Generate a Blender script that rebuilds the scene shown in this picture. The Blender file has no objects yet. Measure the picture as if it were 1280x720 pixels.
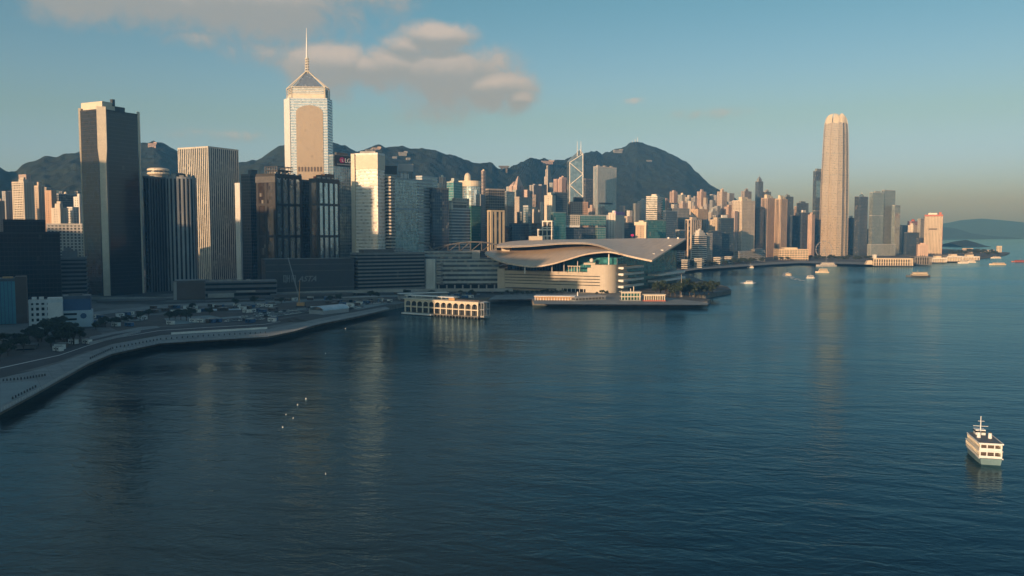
import bpy, bmesh, math, random
import numpy as np
from mathutils import Vector
R = math.radians
random.seed(7)
sc = bpy.context.scene
col = sc.collection

# ------------------------------------------------------------------ camera, sky, sun, exposure
H, F, HOR = 68.0, 1050.0, 291.0          # camera height, focal length in px of a 1280 wide frame, horizon row
PITCH = math.atan((360 - HOR) / F)
cp, sp = math.cos(PITCH), math.sin(PITCH)
cam_d = bpy.data.cameras.new('camera')
cam = bpy.data.objects.new('camera', cam_d)
col.objects.link(cam)
cam.location = (0, 0, H)
cam.rotation_euler = (R(90) - PITCH, 0, 0)
cam_d.sensor_width = 36.0
cam_d.lens = 36.0 * F / 1280
cam_d.clip_start = 1.0
cam_d.clip_end = 40000
sc.camera = cam

SUN_EL = R(9.0)
SDX, SDY = -0.53, -0.848                  # horizontal direction towards the sun (behind the camera, on its left)
sun_d = bpy.data.lights.new('sun', 'SUN')
sun_d.energy = 4.2
sun_d.angle = R(0.5)
sun_d.color = (1.0, 0.79, 0.60)
sun = bpy.data.objects.new('sun', sun_d)
col.objects.link(sun)
sv = Vector((SDX * math.cos(SUN_EL), SDY * math.cos(SUN_EL), math.sin(SUN_EL)))
sun.rotation_euler = sv.to_track_quat('Z', 'Y').to_euler()
sun.location = (-300, -400, 500)

sc.view_settings.view_transform = 'Standard'
sc.view_settings.look = 'None'
sc.view_settings.exposure = 0.35
sc.view_settings.gamma = 1.0
sc.view_settings.use_curve_mapping = False
sc.cycles.use_denoising = True
sc.cycles.max_bounces = 6
sc.cycles.volume_bounces = 0
sc.cycles.caustics_reflective = False
sc.cycles.caustics_refractive = False
sc.cycles.sample_clamp_indirect = 4.0


class NT:
    """small helper for node trees"""
    def __init__(s, tree):
        s.t = tree
        tree.nodes.clear()

    def n(s, kind, **kw):
        nd = s.t.nodes.new(kind)
        for k, v in kw.items():
            if k in ('operation', 'blend_type', 'data_type', 'noise_dimensions', 'feature', 'distance', 'sky_type', 'vector_type',
                     'rotation_type', 'axis', 'interpolation_type', 'clamp', 'use_clamp', 'invert', 'white_noise', 'normalize'):
                setattr(nd, k, v)
        return nd

    def lk(s, a, b):
        s.t.links.new(a, b)

    def put(s, sock, v):
        if isinstance(v, bpy.types.NodeSocket):
            s.lk(v, sock)
        else:
            sock.default_value = v

    def math(s, op, a, b=0.0, c=0.0, clamp=False):
        nd = s.n('ShaderNodeMath', operation=op)
        nd.use_clamp = clamp
        s.put(nd.inputs[0], a)
        s.put(nd.inputs[1], b)
        if len(nd.inputs) > 2:
            s.put(nd.inputs[2], c)
        return nd.outputs[0]

    def vmath(s, op, a, b=(0, 0, 0), scale=None):
        nd = s.n('ShaderNodeVectorMath', operation=op)
        s.put(nd.inputs[0], a)
        if op != 'NORMALIZE' and op != 'SCALE':
            s.put(nd.inputs[1], b)
        if scale is not None:
            s.put(nd.inputs[3], scale)
        return nd.outputs[0] if op not in ('DOT_PRODUCT', 'LENGTH', 'DISTANCE') else nd.outputs[1]

    def mix(s, f, a, b, mode='MIX'):
        nd = s.n('ShaderNodeMix', data_type='RGBA', blend_type=mode)
        s.put(nd.inputs[0], f)
        s.put(nd.inputs[6], a if isinstance(a, bpy.types.NodeSocket) else (*a[:3], 1))
        s.put(nd.inputs[7], b if isinstance(b, bpy.types.NodeSocket) else (*b[:3], 1))
        return nd.outputs[2]

    def noise(s, vec, scale, detail=3.0, rough=0.55, dist=0.0):
        nd = s.n('ShaderNodeTexNoise')
        s.put(nd.inputs['Vector'], vec)
        nd.inputs['Scale'].default_value = scale
        nd.inputs['Detail'].default_value = detail
        nd.inputs['Roughness'].default_value = rough
        nd.inputs['Distortion'].default_value = dist
        return nd.outputs[0]

    def ramp(s, v, lo, hi, a=0.0, b=1.0, smooth=True):
        nd = s.n('ShaderNodeMapRange')
        nd.interpolation_type = 'SMOOTHSTEP' if smooth else 'LINEAR'
        s.put(nd.inputs[0], v)
        nd.inputs[1].default_value = lo
        nd.inputs[2].default_value = hi
        nd.inputs[3].default_value = a
        nd.inputs[4].default_value = b
        return nd.outputs[0]


def build_world():
    w = bpy.data.worlds.new('World')
    sc.world = w
    w.use_nodes = True
    N = NT(w.node_tree)
    out = N.n('ShaderNodeOutputWorld')
    bg = N.n('ShaderNodeBackground')
    sky = N.n('ShaderNodeTexSky', sky_type='NISHITA')
    sky.sun_disc = False
    sky.sun_elevation = SUN_EL
    sky.sun_rotation = math.atan2(SDX, SDY)
    sky.altitude = 50
    sky.air_density = 1.2
    sky.dust_density = 1.6
    sky.ozone_density = 1.0
        # soft morning clouds over the hills and unseen ones added higher, placed by compass bearing and elevation
    tc = N.n('ShaderNodeTexCoord')
    d = tc.outputs['Generated']
    sep = N.n('ShaderNodeSeparateXYZ')
    N.lk(d, sep.inputs[0])
    az = N.math('ARCTAN2', sep.outputs[0], sep.outputs[1])
    el = N.math('ARCSINE', sep.outputs[2])
    c = N.mix(N.ramp(el, R(1), R(8), 0, 1), (0.80, 1.46, 4.8), (0.78, 1.10, 1.66))
    c = N.mix(N.ramp(el, R(8), R(17), 0, 1), c, (0.56, 0.98, 1.28))
    c = N.mix(1.0, sky.outputs[0], c, 'MULTIPLY')
    comb = N.n('ShaderNodeCombineXYZ')
    N.lk(az, comb.inputs[0])
    N.lk(el, comb.inputs[1])
    q = comb.outputs[0]
    warp = N.noise(q, 9.0, 4.0, 0.55)
    fine = N.noise(q, 34.0, 7.0, 0.68, 0.3)
    # bearing (deg), elevation (deg), half widths (deg), amount
    # bearing (deg), elevation (deg), half widths (deg), amount
    blobs = [(-11.9, 11.1, 2.6, 1.5, 1.0), (-9.6, 10.9, 2.8, 1.2, 0.8), (-4.9, 12.9, 2.4, 1.05, 1.0), (-6.8, 12.2, 2.2, 1.1, 0.75), (-7.8, 11.0, 3.2, 1.6, 0.85), (-4.6, 10.7, 4.4, 2.0, 1.0),
             (-1.6, 9.8, 2.9, 1.3, 1.0), (0.2, 9.1, 1.4, 0.8, 0.8), (-3.2, 8.8, 4.0, 1.1, 0.5), (-26.6, 14.7, 3.8, 1.7, 1.0), (-22.5, 14.4, 5.2, 1.6, 0.85), (-17.0, 14.7, 7.5, 1.8, 0.9),
             (-12.0, 15.3, 6.0, 1.0, 0.55), (-8.0, 15.9, 4.0, 0.8, 0.35), (-20.6, 12.1, 2.2, 0.7, 0.45), (-16.0, 11.6, 4.5, 1.0, 0.3), (-17.5, 6.3, 5.5, 0.5, 0.27), (-5.6, 8.0, 3.0, 0.9, 0.45),
             (8.0, 8.75, 0.9, 0.3, 0.5), (13.0, 7.8, 3.5, 0.5, 0.28), (-7.5, 26.0, 16.0, 5.5, 0.9), (-26.0, 27.0, 16.0, 7.0, 1.0), (-14.0, 40.0, 24.0, 8.0, 0.9), (22.0, 33.0, 10.0, 4.0, 0.5)]  # highest clouds lie out of view, added to grey the water's reflection
    warp = N.math('ADD', N.math('MULTIPLY', N.math('SUBTRACT', warp, 0.5), 1.0), N.math('MULTIPLY', N.math('SUBTRACT', fine, 0.5), 1.0))

    def field(el_):
        tot = None
        for (a, e, wa, we, amt) in blobs:
            da = N.math('DIVIDE', N.math('SUBTRACT', az, R(a)), R(wa))
            de = N.math('DIVIDE', N.math('SUBTRACT', el_, R(e)), R(we))
            de = N.math('MAXIMUM', N.math('MULTIPLY', de, 1.2), N.math('MULTIPLY', de, -0.75))
            r2 = N.math('ADD', N.math('MULTIPLY', da, da), N.math('MULTIPLY', de, de))
            g = N.math('MULTIPLY', N.math('EXPONENT', N.math('MULTIPLY', r2, -1.0)), amt)
            tot = g if tot is None else N.math('MAXIMUM', tot, g)
        return tot
    tot = field(el)
    up = field(N.math('ADD', el, R(0.55)))
    d0 = N.math('ADD', tot, warp)
    dens = N.math('MULTIPLY', N.ramp(d0, 0.05, 0.66), N.ramp(tot, 0.04, 0.26))
    lit = N.ramp(N.math('ADD', N.math('SUBTRACT', tot, up), N.math('MULTIPLY', warp, 0.35)), -0.10, 0.45)
    cloudc = N.mix(lit, (0.45, 0.475, 0.485), (0.80, 0.71, 0.65))
    scl = N.mix(1.0, cloudc, (7.0, 7.0, 7.0), 'MULTIPLY')
    c = N.mix(N.math('MULTIPLY', dens, 0.9), c, scl)
    N.lk(c, bg.inputs[0])
    bg.inputs[1].default_value = 0.085
    N.lk(bg.outputs[0], out.inputs[0])


build_world()

# ------------------------------------------------------------------ projection helpers: measure the photograph, place in metres


def at(px, py, Y):
    """world point seen at pixel (px, py) at distance Y along the ground"""
    dx, dy, dz = px - 640.0, F * cp + (360 - py) * sp, -F * sp + (360 - py) * cp
    s = Y / dy
    return Vector((dx * s, Y, H + dz * s))


def gnd(px, py, z=0.0):
    dx, dy, dz = px - 640.0, F * cp + (360 - py) * sp, -F * sp + (360 - py) * cp
    s = (z - H) / dz
    return Vector((dx * s, dy * s, z))


def zat(py, Y):
    return at(640, py, Y).z


def xat(px, Y, z=68.0):
    return (px - 640.0) * (Y * cp - (z - H) * sp) / F


# ------------------------------------------------------------------ materials
MATS = {}


def new_mat(name):
    m = bpy.data.materials.new(name)
    m.use_nodes = True
    N = NT(m.node_tree)
    out = N.n('ShaderNodeOutputMaterial')
    b = N.n('ShaderNodeBsdfPrincipled')
    N.lk(b.outputs[0], out.inputs[0])
    MATS[name] = m
    return m, N, b


def pos(N):
    return N.n('ShaderNodeNewGeometry').outputs['Position']


def mat_wall():
    """painted or stone-clad wall; the tint is the object's own colour, with weathering streaks"""
    m, N, b = new_mat('wall')
    oi = N.n('ShaderNodeObjectInfo')
    p = pos(N)
    st = N.noise(N.vmath('MULTIPLY', p, (0.35, 0.35, 0.03)), 1.0, 4.0)
    big = N.noise(p, 0.035, 2.0)
    f = N.math('ADD', N.ramp(st, 0.25, 0.75, 0.82, 1.06), N.ramp(big, 0.3, 0.7, -0.08, 0.06))
    k = N.n('ShaderNodeCombineXYZ')
    for i in range(3):
        N.lk(f, k.inputs[i])
    N.lk(N.mix(1.0, oi.outputs['Color'], k.outputs[0], 'MULTIPLY'), b.inputs['Base Color'])
    b.inputs['Roughness'].default_value = 0.62


def mat_simple(name, c, rough=0.7, var=0.18, scale=0.3, metal=0.0, bump=0.0):
    m, N, b = new_mat(name)
    p = pos(N)
    n1 = N.noise(p, scale, 5.0, 0.6)
    n2 = N.noise(p, scale * 6, 3.0, 0.6)
    t = N.math('ADD', N.math('MULTIPLY', n1, 0.65), N.math('MULTIPLY', n2, 0.35))
    N.lk(N.mix(N.ramp(t, 0.3, 0.7), tuple(x * (1 - var) for x in c), tuple(min(1, x * (1 + var)) for x in c)), b.inputs['Base Color'])
    b.inputs['Roughness'].default_value = rough
    b.inputs['Metallic'].default_value = metal
    if bump:
        bp = N.n('ShaderNodeBump')
        bp.inputs['Distance'].default_value = bump
        N.lk(n2, bp.inputs['Height'])
        N.lk(bp.outputs[0], b.inputs['Normal'])
    return m


def mat_glass(name, c, metal=0.45, rough=0.1, pane=(2.6, 3.7), blind=(0.22, 0.21, 0.19), amt=0.16, wob=0.02, ang=26.5, var=0.33, ior=1.6):
    """curtain-wall glass: panes differ in tint, in blinds drawn and very slightly in tilt"""
    m, N, b = new_mat(name)
    g = N.n('ShaderNodeNewGeometry')
    rot = N.n('ShaderNodeVectorRotate')
    rot.rotation_type = 'Z_AXIS'
    N.lk(g.outputs['Position'], rot.inputs['Vector'])
    rot.inputs['Angle'].default_value = R(ang)
    v = N.vmath('DIVIDE', N.vmath('ADD', rot.outputs[0], (0.31, 0.47, 0.2)), (pane[0], pane[0], pane[1]))
    fl = N.vmath('FLOOR', v)
    wn = N.n('ShaderNodeTexWhiteNoise')
    wn.noise_dimensions = '3D'
    N.lk(fl, wn.inputs['Vector'])
    r = wn.outputs['Value']
    cc = N.mix(r, tuple(x * (1 - var) for x in c), tuple(min(1, x * (1 + var)) for x in c))
    big = N.noise(g.outputs['Position'], 0.02, 2.0)
    isb = N.math('MULTIPLY', N.ramp(r, 1 - amt - 0.01, 1 - amt + 0.01), N.ramp(big, 0.35, 0.65, 0.3, 1.0))
    N.lk(N.mix(isb, cc, blind), b.inputs['Base Color'])
    N.lk(N.math('MULTIPLY', N.math('SUBTRACT', 1.0, isb), metal), b.inputs['Metallic'])
    N.lk(N.ramp(r, 0, 1, rough * 0.6, rough * 1.5, False), b.inputs['Roughness'])
    nrm = N.vmath('ADD', g.outputs['Normal'], N.vmath('SCALE', N.vmath('SUBTRACT', wn.outputs['Color'], (0.5, 0.5, 0.5)), scale=wob))
    N.lk(N.vmath('NORMALIZE', nrm), b.inputs['Normal'])
    b.inputs['IOR'].default_value = ior


mat_wall()
mat_glass('glass_dark', (0.045, 0.05, 0.055), metal=0.35)
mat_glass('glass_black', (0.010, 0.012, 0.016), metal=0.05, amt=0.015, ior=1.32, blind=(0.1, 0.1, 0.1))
mat_glass('glass_bronze', (0.11, 0.085, 0.07), metal=0.6, amt=0.03, rough=0.08)
mat_glass('glass_smoke', (0.04, 0.037, 0.037), metal=0.3, amt=0.0, rough=0.1, wob=0.006, var=0.12)
mat_glass('glass_navy', (0.04, 0.07, 0.11), metal=0.5, amt=0.07)
mat_glass('glass_curtain', (0.08, 0.34, 0.36), metal=0.5, amt=0.03, rough=0.12, pane=(4.0, 3.6))
mat_glass('glass_blue', (0.28, 0.37, 0.40), metal=0.65, amt=0.08)
mat_glass('glass_teal', (0.055, 0.23, 0.24), metal=0.55, amt=0.05)
mat_glass('glass_green', (0.03, 0.22, 0.17), metal=0.45, amt=0.05)
mat_glass('glass_silver', (0.46, 0.50, 0.52), metal=0.7, amt=0.0, rough=0.2, var=0.08, wob=0.008)
mat_glass('glass_sunlit', (0.66, 0.61, 0.53), metal=0.25, amt=0.06, rough=0.35, var=0.12)  # pale panes: the sun's glare on the glass put into the colour
mat_glass('glass_pale', (0.40, 0.50, 0.52), metal=0.7, amt=0.06, rough=0.16)
mat_glass('glass_strip', (0.52, 0.60, 0.63), metal=0.8, amt=0.04, rough=0.2, var=0.12)
mat_glass('glass_gold', (0.34, 0.265, 0.19), metal=0.1, amt=0.0, rough=0.45, wob=0.0, var=0.02)
mat_glass('glass_ifc', (0.36, 0.325, 0.28), metal=0.25, amt=0.03, rough=0.35, blind=(0.40, 0.36, 0.31), wob=0.012, var=0.06)
mat_glass('window_glass', (0.035, 0.04, 0.045), metal=0.25, amt=0.28, pane=(2.1, 3.0), blind=(0.2, 0.19, 0.17))
mat_simple('roof_deck', (0.22, 0.21, 0.20), 0.85, 0.3, 0.12)
mat_simple('concrete', (0.32, 0.31, 0.29), 0.8, 0.2, 0.1)
mat_simple('concrete_dark', (0.11, 0.105, 0.10), 0.8, 0.25, 0.1)
mat_simple('seawall', (0.16, 0.15, 0.13), 0.8, 0.4, 0.25)
mat_simple('white_paint', (0.72, 0.70, 0.66), 0.5, 0.08, 0.2)
mat_simple('cream_paint', (0.66, 0.57, 0.44), 0.55, 0.1, 0.2)
mat_simple('orange_paint', (0.50, 0.27, 0.10), 0.55, 0.2, 0.3)
mat_simple('grey_paint', (0.33, 0.34, 0.35), 0.5, 0.1, 0.2)
mat_simple('faded_paint', (0.20, 0.215, 0.22), 0.6, 0.2, 0.3)
mat_simple('dark_paint', (0.035, 0.038, 0.042), 0.5, 0.2, 0.3)
mat_simple('steel', (0.45, 0.45, 0.44), 0.4, 0.12, 0.5, metal=0.6)
mat_simple('dark_steel', (0.12, 0.12, 0.12), 0.45, 0.15, 0.5, metal=0.5)
mat_simple('hull_teal', (0.14, 0.22, 0.23), 0.4, 0.12, 0.5)
mat_simple('hull_dark', (0.06, 0.07, 0.08), 0.4, 0.12, 0.5)
mat_simple('hull_red', (0.32, 0.10, 0.07), 0.45, 0.12, 0.5)
mat_simple('deck_grey', (0.11, 0.115, 0.12), 0.6, 0.15, 0.8)
mat_simple('magenta_paint', (0.45, 0.015, 0.13), 0.5, 0.05, 0.5)
mat_simple('purple_paint', (0.35, 0.16, 0.42), 0.5, 0.05, 0.5)
mat_simple('blue_paint', (0.025, 0.09, 0.20), 0.5, 0.15, 0.2)
mat_simple('pale_blue_paint', (0.42, 0.52, 0.58), 0.5, 0.1, 0.2)
mat_simple('teal_paint', (0.05, 0.25, 0.32), 0.4, 0.12, 0.1)
mat_simple('red_paint', (0.42, 0.10, 0.06), 0.5, 0.1, 0.3)
mat_simple('stone_cream', (0.49, 0.42, 0.335), 0.6, 0.09, 0.06)
mat_simple('brown_stone', (0.10, 0.07, 0.055), 0.7, 0.15, 0.06)
mat_simple('tyre_black', (0.02, 0.02, 0.02), 0.8, 0.1, 1.0)
mat_simple('bark', (0.07, 0.055, 0.04), 0.9, 0.3, 2.0)
mat_simple('soil', (0.085, 0.07, 0.06), 0.95, 0.35, 0.06, bump=0.3)
mat_simple('asphalt', (0.05, 0.05, 0.052), 0.85, 0.25, 0.08)


def mat_paving():
    m, N, b = new_mat('paving')
    p = pos(N)
    rot = N.n('ShaderNodeVectorRotate')
    rot.rotation_type = 'Z_AXIS'
    N.lk(p, rot.inputs['Vector'])
    rot.inputs['Angle'].default_value = R(-33)
    sx = N.n('ShaderNodeSeparateXYZ')
    N.lk(rot.outputs[0], sx.inputs[0])
    j1 = N.ramp(N.math('FRACT', N.math('DIVIDE', sx.outputs[0], 6.0)), 0.0, 0.07, 1.0, 0.0)
    j2 = N.ramp(N.math('FRACT', N.math('DIVIDE', sx.outputs[1], 3.0)), 0.0, 0.09, 1.0, 0.0)
    n = N.noise(p, 0.11, 5.0)
    st = N.noise(p, 0.6, 4.0)
    c = N.mix(N.ramp(n, 0.3, 0.7), (0.165, 0.18, 0.178), (0.245, 0.258, 0.25))
    c = N.mix(N.ramp(st, 0.58, 0.78, 0, 0.6), c, (0.10, 0.105, 0.10))
    N.lk(N.mix(N.math('MULTIPLY', N.math('MAXIMUM', j1, j2), 0.5), c, (0.07, 0.07, 0.07)), b.inputs['Base Color'])
    b.inputs['Roughness'].default_value = 0.8


mat_paving()
mat_simple('pale_paving', (0.21, 0.25, 0.25), 0.8, 0.12, 0.12)
mat_simple('road_paint', (0.75, 0.74, 0.70), 0.6, 0.05, 1.0)
mat_simple('foam', (0.80, 0.82, 0.82), 0.7, 0.06, 1.0)


def mat_leaf(name, a, b_):
    m, N, b = new_mat(name)
    oi = N.n('ShaderNodeObjectInfo')
    g = N.n('ShaderNodeNewGeometry')
    n = N.noise(g.outputs['Position'], 0.5, 3.0)
    r = N.math('ADD', N.math('MULTIPLY', g.outputs['Random Per Island'], 0.6), N.math('MULTIPLY', n, 0.5))
    c = N.mix(N.ramp(r, 0.2, 0.9), a, b_)
    N.lk(N.mix(N.math('MULTIPLY', oi.outputs['Random'], 0.3), c, (0.04, 0.045, 0.02)), b.inputs['Base Color'])
    b.inputs['Roughness'].default_value = 0.6


mat_leaf('leaf', (0.010, 0.022, 0.011), (0.040, 0.062, 0.026))


def mat_forest():
    m, N, b = new_mat('forest')
    p = pos(N)
    n1 = N.noise(p, 0.012, 4.0)
    n2 = N.noise(p, 0.055, 4.0, 0.75)
    c = N.mix(N.ramp(n1, 0.3, 0.7), (0.007, 0.015, 0.011), (0.018, 0.03, 0.019))
    c = N.mix(N.ramp(n2, 0.48, 0.7, 0, 0.8), c, (0.028, 0.036, 0.024))
    N.lk(c, b.inputs['Base Color'])
    b.inputs['Roughness'].default_value = 0.85
    bp = N.n('ShaderNodeBump')
    bp.inputs['Distance'].default_value = 5.0
    bp.inputs['Strength'].default_value = 0.8
    N.lk(n2, bp.inputs['Height'])
    N.lk(bp.outputs[0], b.inputs['Normal'])


mat_forest()


def mat_ground():
    m, N, b = new_mat('city_ground')
    p = pos(N)
    n1 = N.noise(p, 0.02, 4.0)
    n2 = N.noise(p, 0.12, 4.0)
    c = N.mix(N.ramp(n1, 0.44, 0.58), (0.05, 0.052, 0.05), (0.15, 0.15, 0.14))
    c = N.mix(N.ramp(n2, 0.5, 0.75, 0, 0.7), c, (0.075, 0.07, 0.06))
    N.lk(c, b.inputs['Base Color'])
    b.inputs['Roughness'].default_value = 0.9


mat_ground()


def mat_water():
    """harbour water: dark teal body, blue-tinted rippled surface reflection"""
    m = bpy.data.materials.new('sea_water')
    m.use_nodes = True
    N = NT(m.node_tree)
    out = N.n('ShaderNodeOutputMaterial')
    MATS['sea_water'] = m
    p = pos(N)
    patch = N.noise(N.vmath('MULTIPLY', p, (0.0045, 0.011, 0)), 1.0, 3.0, 0.5, 0.6)
    rot = N.n('ShaderNodeVectorRotate')
    rot.rotation_type = 'Z_AXIS'
    N.lk(p, rot.inputs['Vector'])
    rot.inputs['Angle'].default_value = R(12)
    q = rot.outputs[0]
    w0 = N.noise(N.vmath('MULTIPLY', q, (0.022, 0.055, 0)), 1.0, 2.0, 0.5, 0.4)
    w1 = N.noise(N.vmath('MULTIPLY', q, (0.085, 0.17, 0)), 1.0, 3.0, 0.55, 0.8)
    w2 = N.noise(N.vmath('MULTIPLY', p, (0.4, 0.62, 0)), 1.0, 3.0, 0.6, 0.4)
    amp = N.ramp(patch, 0.3, 0.7, 0.55, 1.3)
    h = N.math('ADD', N.math('MULTIPLY', w0, 1.4), N.math('ADD', N.math('MULTIPLY', w1, 0.85), N.math('MULTIPLY', w2, 0.26)))
    bp = N.n('ShaderNodeBump')
    N.lk(N.math('MULTIPLY', amp, 0.46), bp.inputs['Strength'])
    bp.inputs['Distance'].default_value = 1.0
    N.lk(h, bp.inputs['Height'])
    fr = N.n('ShaderNodeFresnel')
    fr.inputs['IOR'].default_value = 1.30
    N.lk(bp.outputs[0], fr.inputs['Normal'])
    gl = N.n('ShaderNodeBsdfAnisotropic')
    gl.inputs['Color'].default_value = (0.45, 0.70, 0.85, 1)
    N.lk(N.ramp(patch, 0.3, 0.7, 0.11, 0.2), gl.inputs['Roughness'])
    N.lk(bp.outputs[0], gl.inputs['Normal'])
    df = N.n('ShaderNodeBsdfDiffuse')
    N.lk(N.mix(N.ramp(patch, 0.3, 0.7), (0.002, 0.010, 0.014), (0.004, 0.017, 0.023)), df.inputs['Color'])
    ms = N.n('ShaderNodeMixShader')
    N.lk(fr.outputs[0], ms.inputs[0])
    N.lk(df.outputs[0], ms.inputs[1])
    N.lk(gl.outputs[0], ms.inputs[2])
    N.lk(ms.outputs[0], out.inputs['Surface'])


mat_water()


def mat_roofpanel():
    """standing-seam aluminium roof sheets"""
    m, N, b = new_mat('roof_aluminium')
    p = pos(N)
    rot = N.n('ShaderNodeVectorRotate')
    rot.rotation_type = 'Z_AXIS'
    N.lk(p, rot.inputs['Vector'])
    rot.inputs['Angle'].default_value = R(26.5)
    sx = N.n('ShaderNodeSeparateXYZ')
    N.lk(rot.outputs[0], sx.inputs[0])
    seam = N.math('FRACT', N.math('DIVIDE', sx.outputs[0], 6.4))
    s = N.ramp(seam, 0.0, 0.16, 1.0, 0.0)
    wn = N.n('ShaderNodeTexWhiteNoise')
    wn.noise_dimensions = '2D'
    c2 = N.n('ShaderNodeCombineXYZ')
    N.lk(N.math('FLOOR', N.math('DIVIDE', sx.outputs[0], 3.2)), c2.inputs[0])
    N.lk(N.math('FLOOR', N.math('DIVIDE', sx.outputs[1], 12.0)), c2.inputs[1])
    N.lk(c2.outputs[0], wn.inputs['Vector'])
    base = N.mix(wn.outputs['Value'], (0.50, 0.385, 0.285), (0.57, 0.44, 0.33))  # warm sunlight on grey aluminium put into the sheet colour as tan
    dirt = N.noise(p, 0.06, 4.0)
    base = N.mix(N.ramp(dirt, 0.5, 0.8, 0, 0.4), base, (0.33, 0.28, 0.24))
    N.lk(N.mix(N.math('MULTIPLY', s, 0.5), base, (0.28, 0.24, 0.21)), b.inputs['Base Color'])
    b.inputs['Roughness'].default_value = 0.45
    b.inputs['Metallic'].default_value = 0.0


mat_roofpanel()

# ------------------------------------------------------------------ mesh helpers


def area2(p):
    return sum(p[i][0] * p[(i + 1) % len(p)][1] - p[(i + 1) % len(p)][0] * p[i][1] for i in range(len(p)))


def offset(poly, d):
    """offset a counter-clockwise plan outwards by d metres"""
    n = len(poly)
    out = []
    for i in range(n):
        p0, p1, p2 = poly[i - 1], poly[i], poly[(i + 1) % n]
        e1 = (p1[0] - p0[0], p1[1] - p0[1])
        e2 = (p2[0] - p1[0], p2[1] - p1[1])
        l1 = math.hypot(*e1) or 1e-6
        l2 = math.hypot(*e2) or 1e-6
        n1 = (e1[1] / l1, -e1[0] / l1)
        n2 = (e2[1] / l2, -e2[0] / l2)
        k = 1 + n1[0] * n2[0] + n1[1] * n2[1]
        k = max(k, 0.35)
        out.append((p1[0] + d * (n1[0] + n2[0]) / k, p1[1] + d * (n1[1] + n2[1]) / k))
    return out


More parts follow.
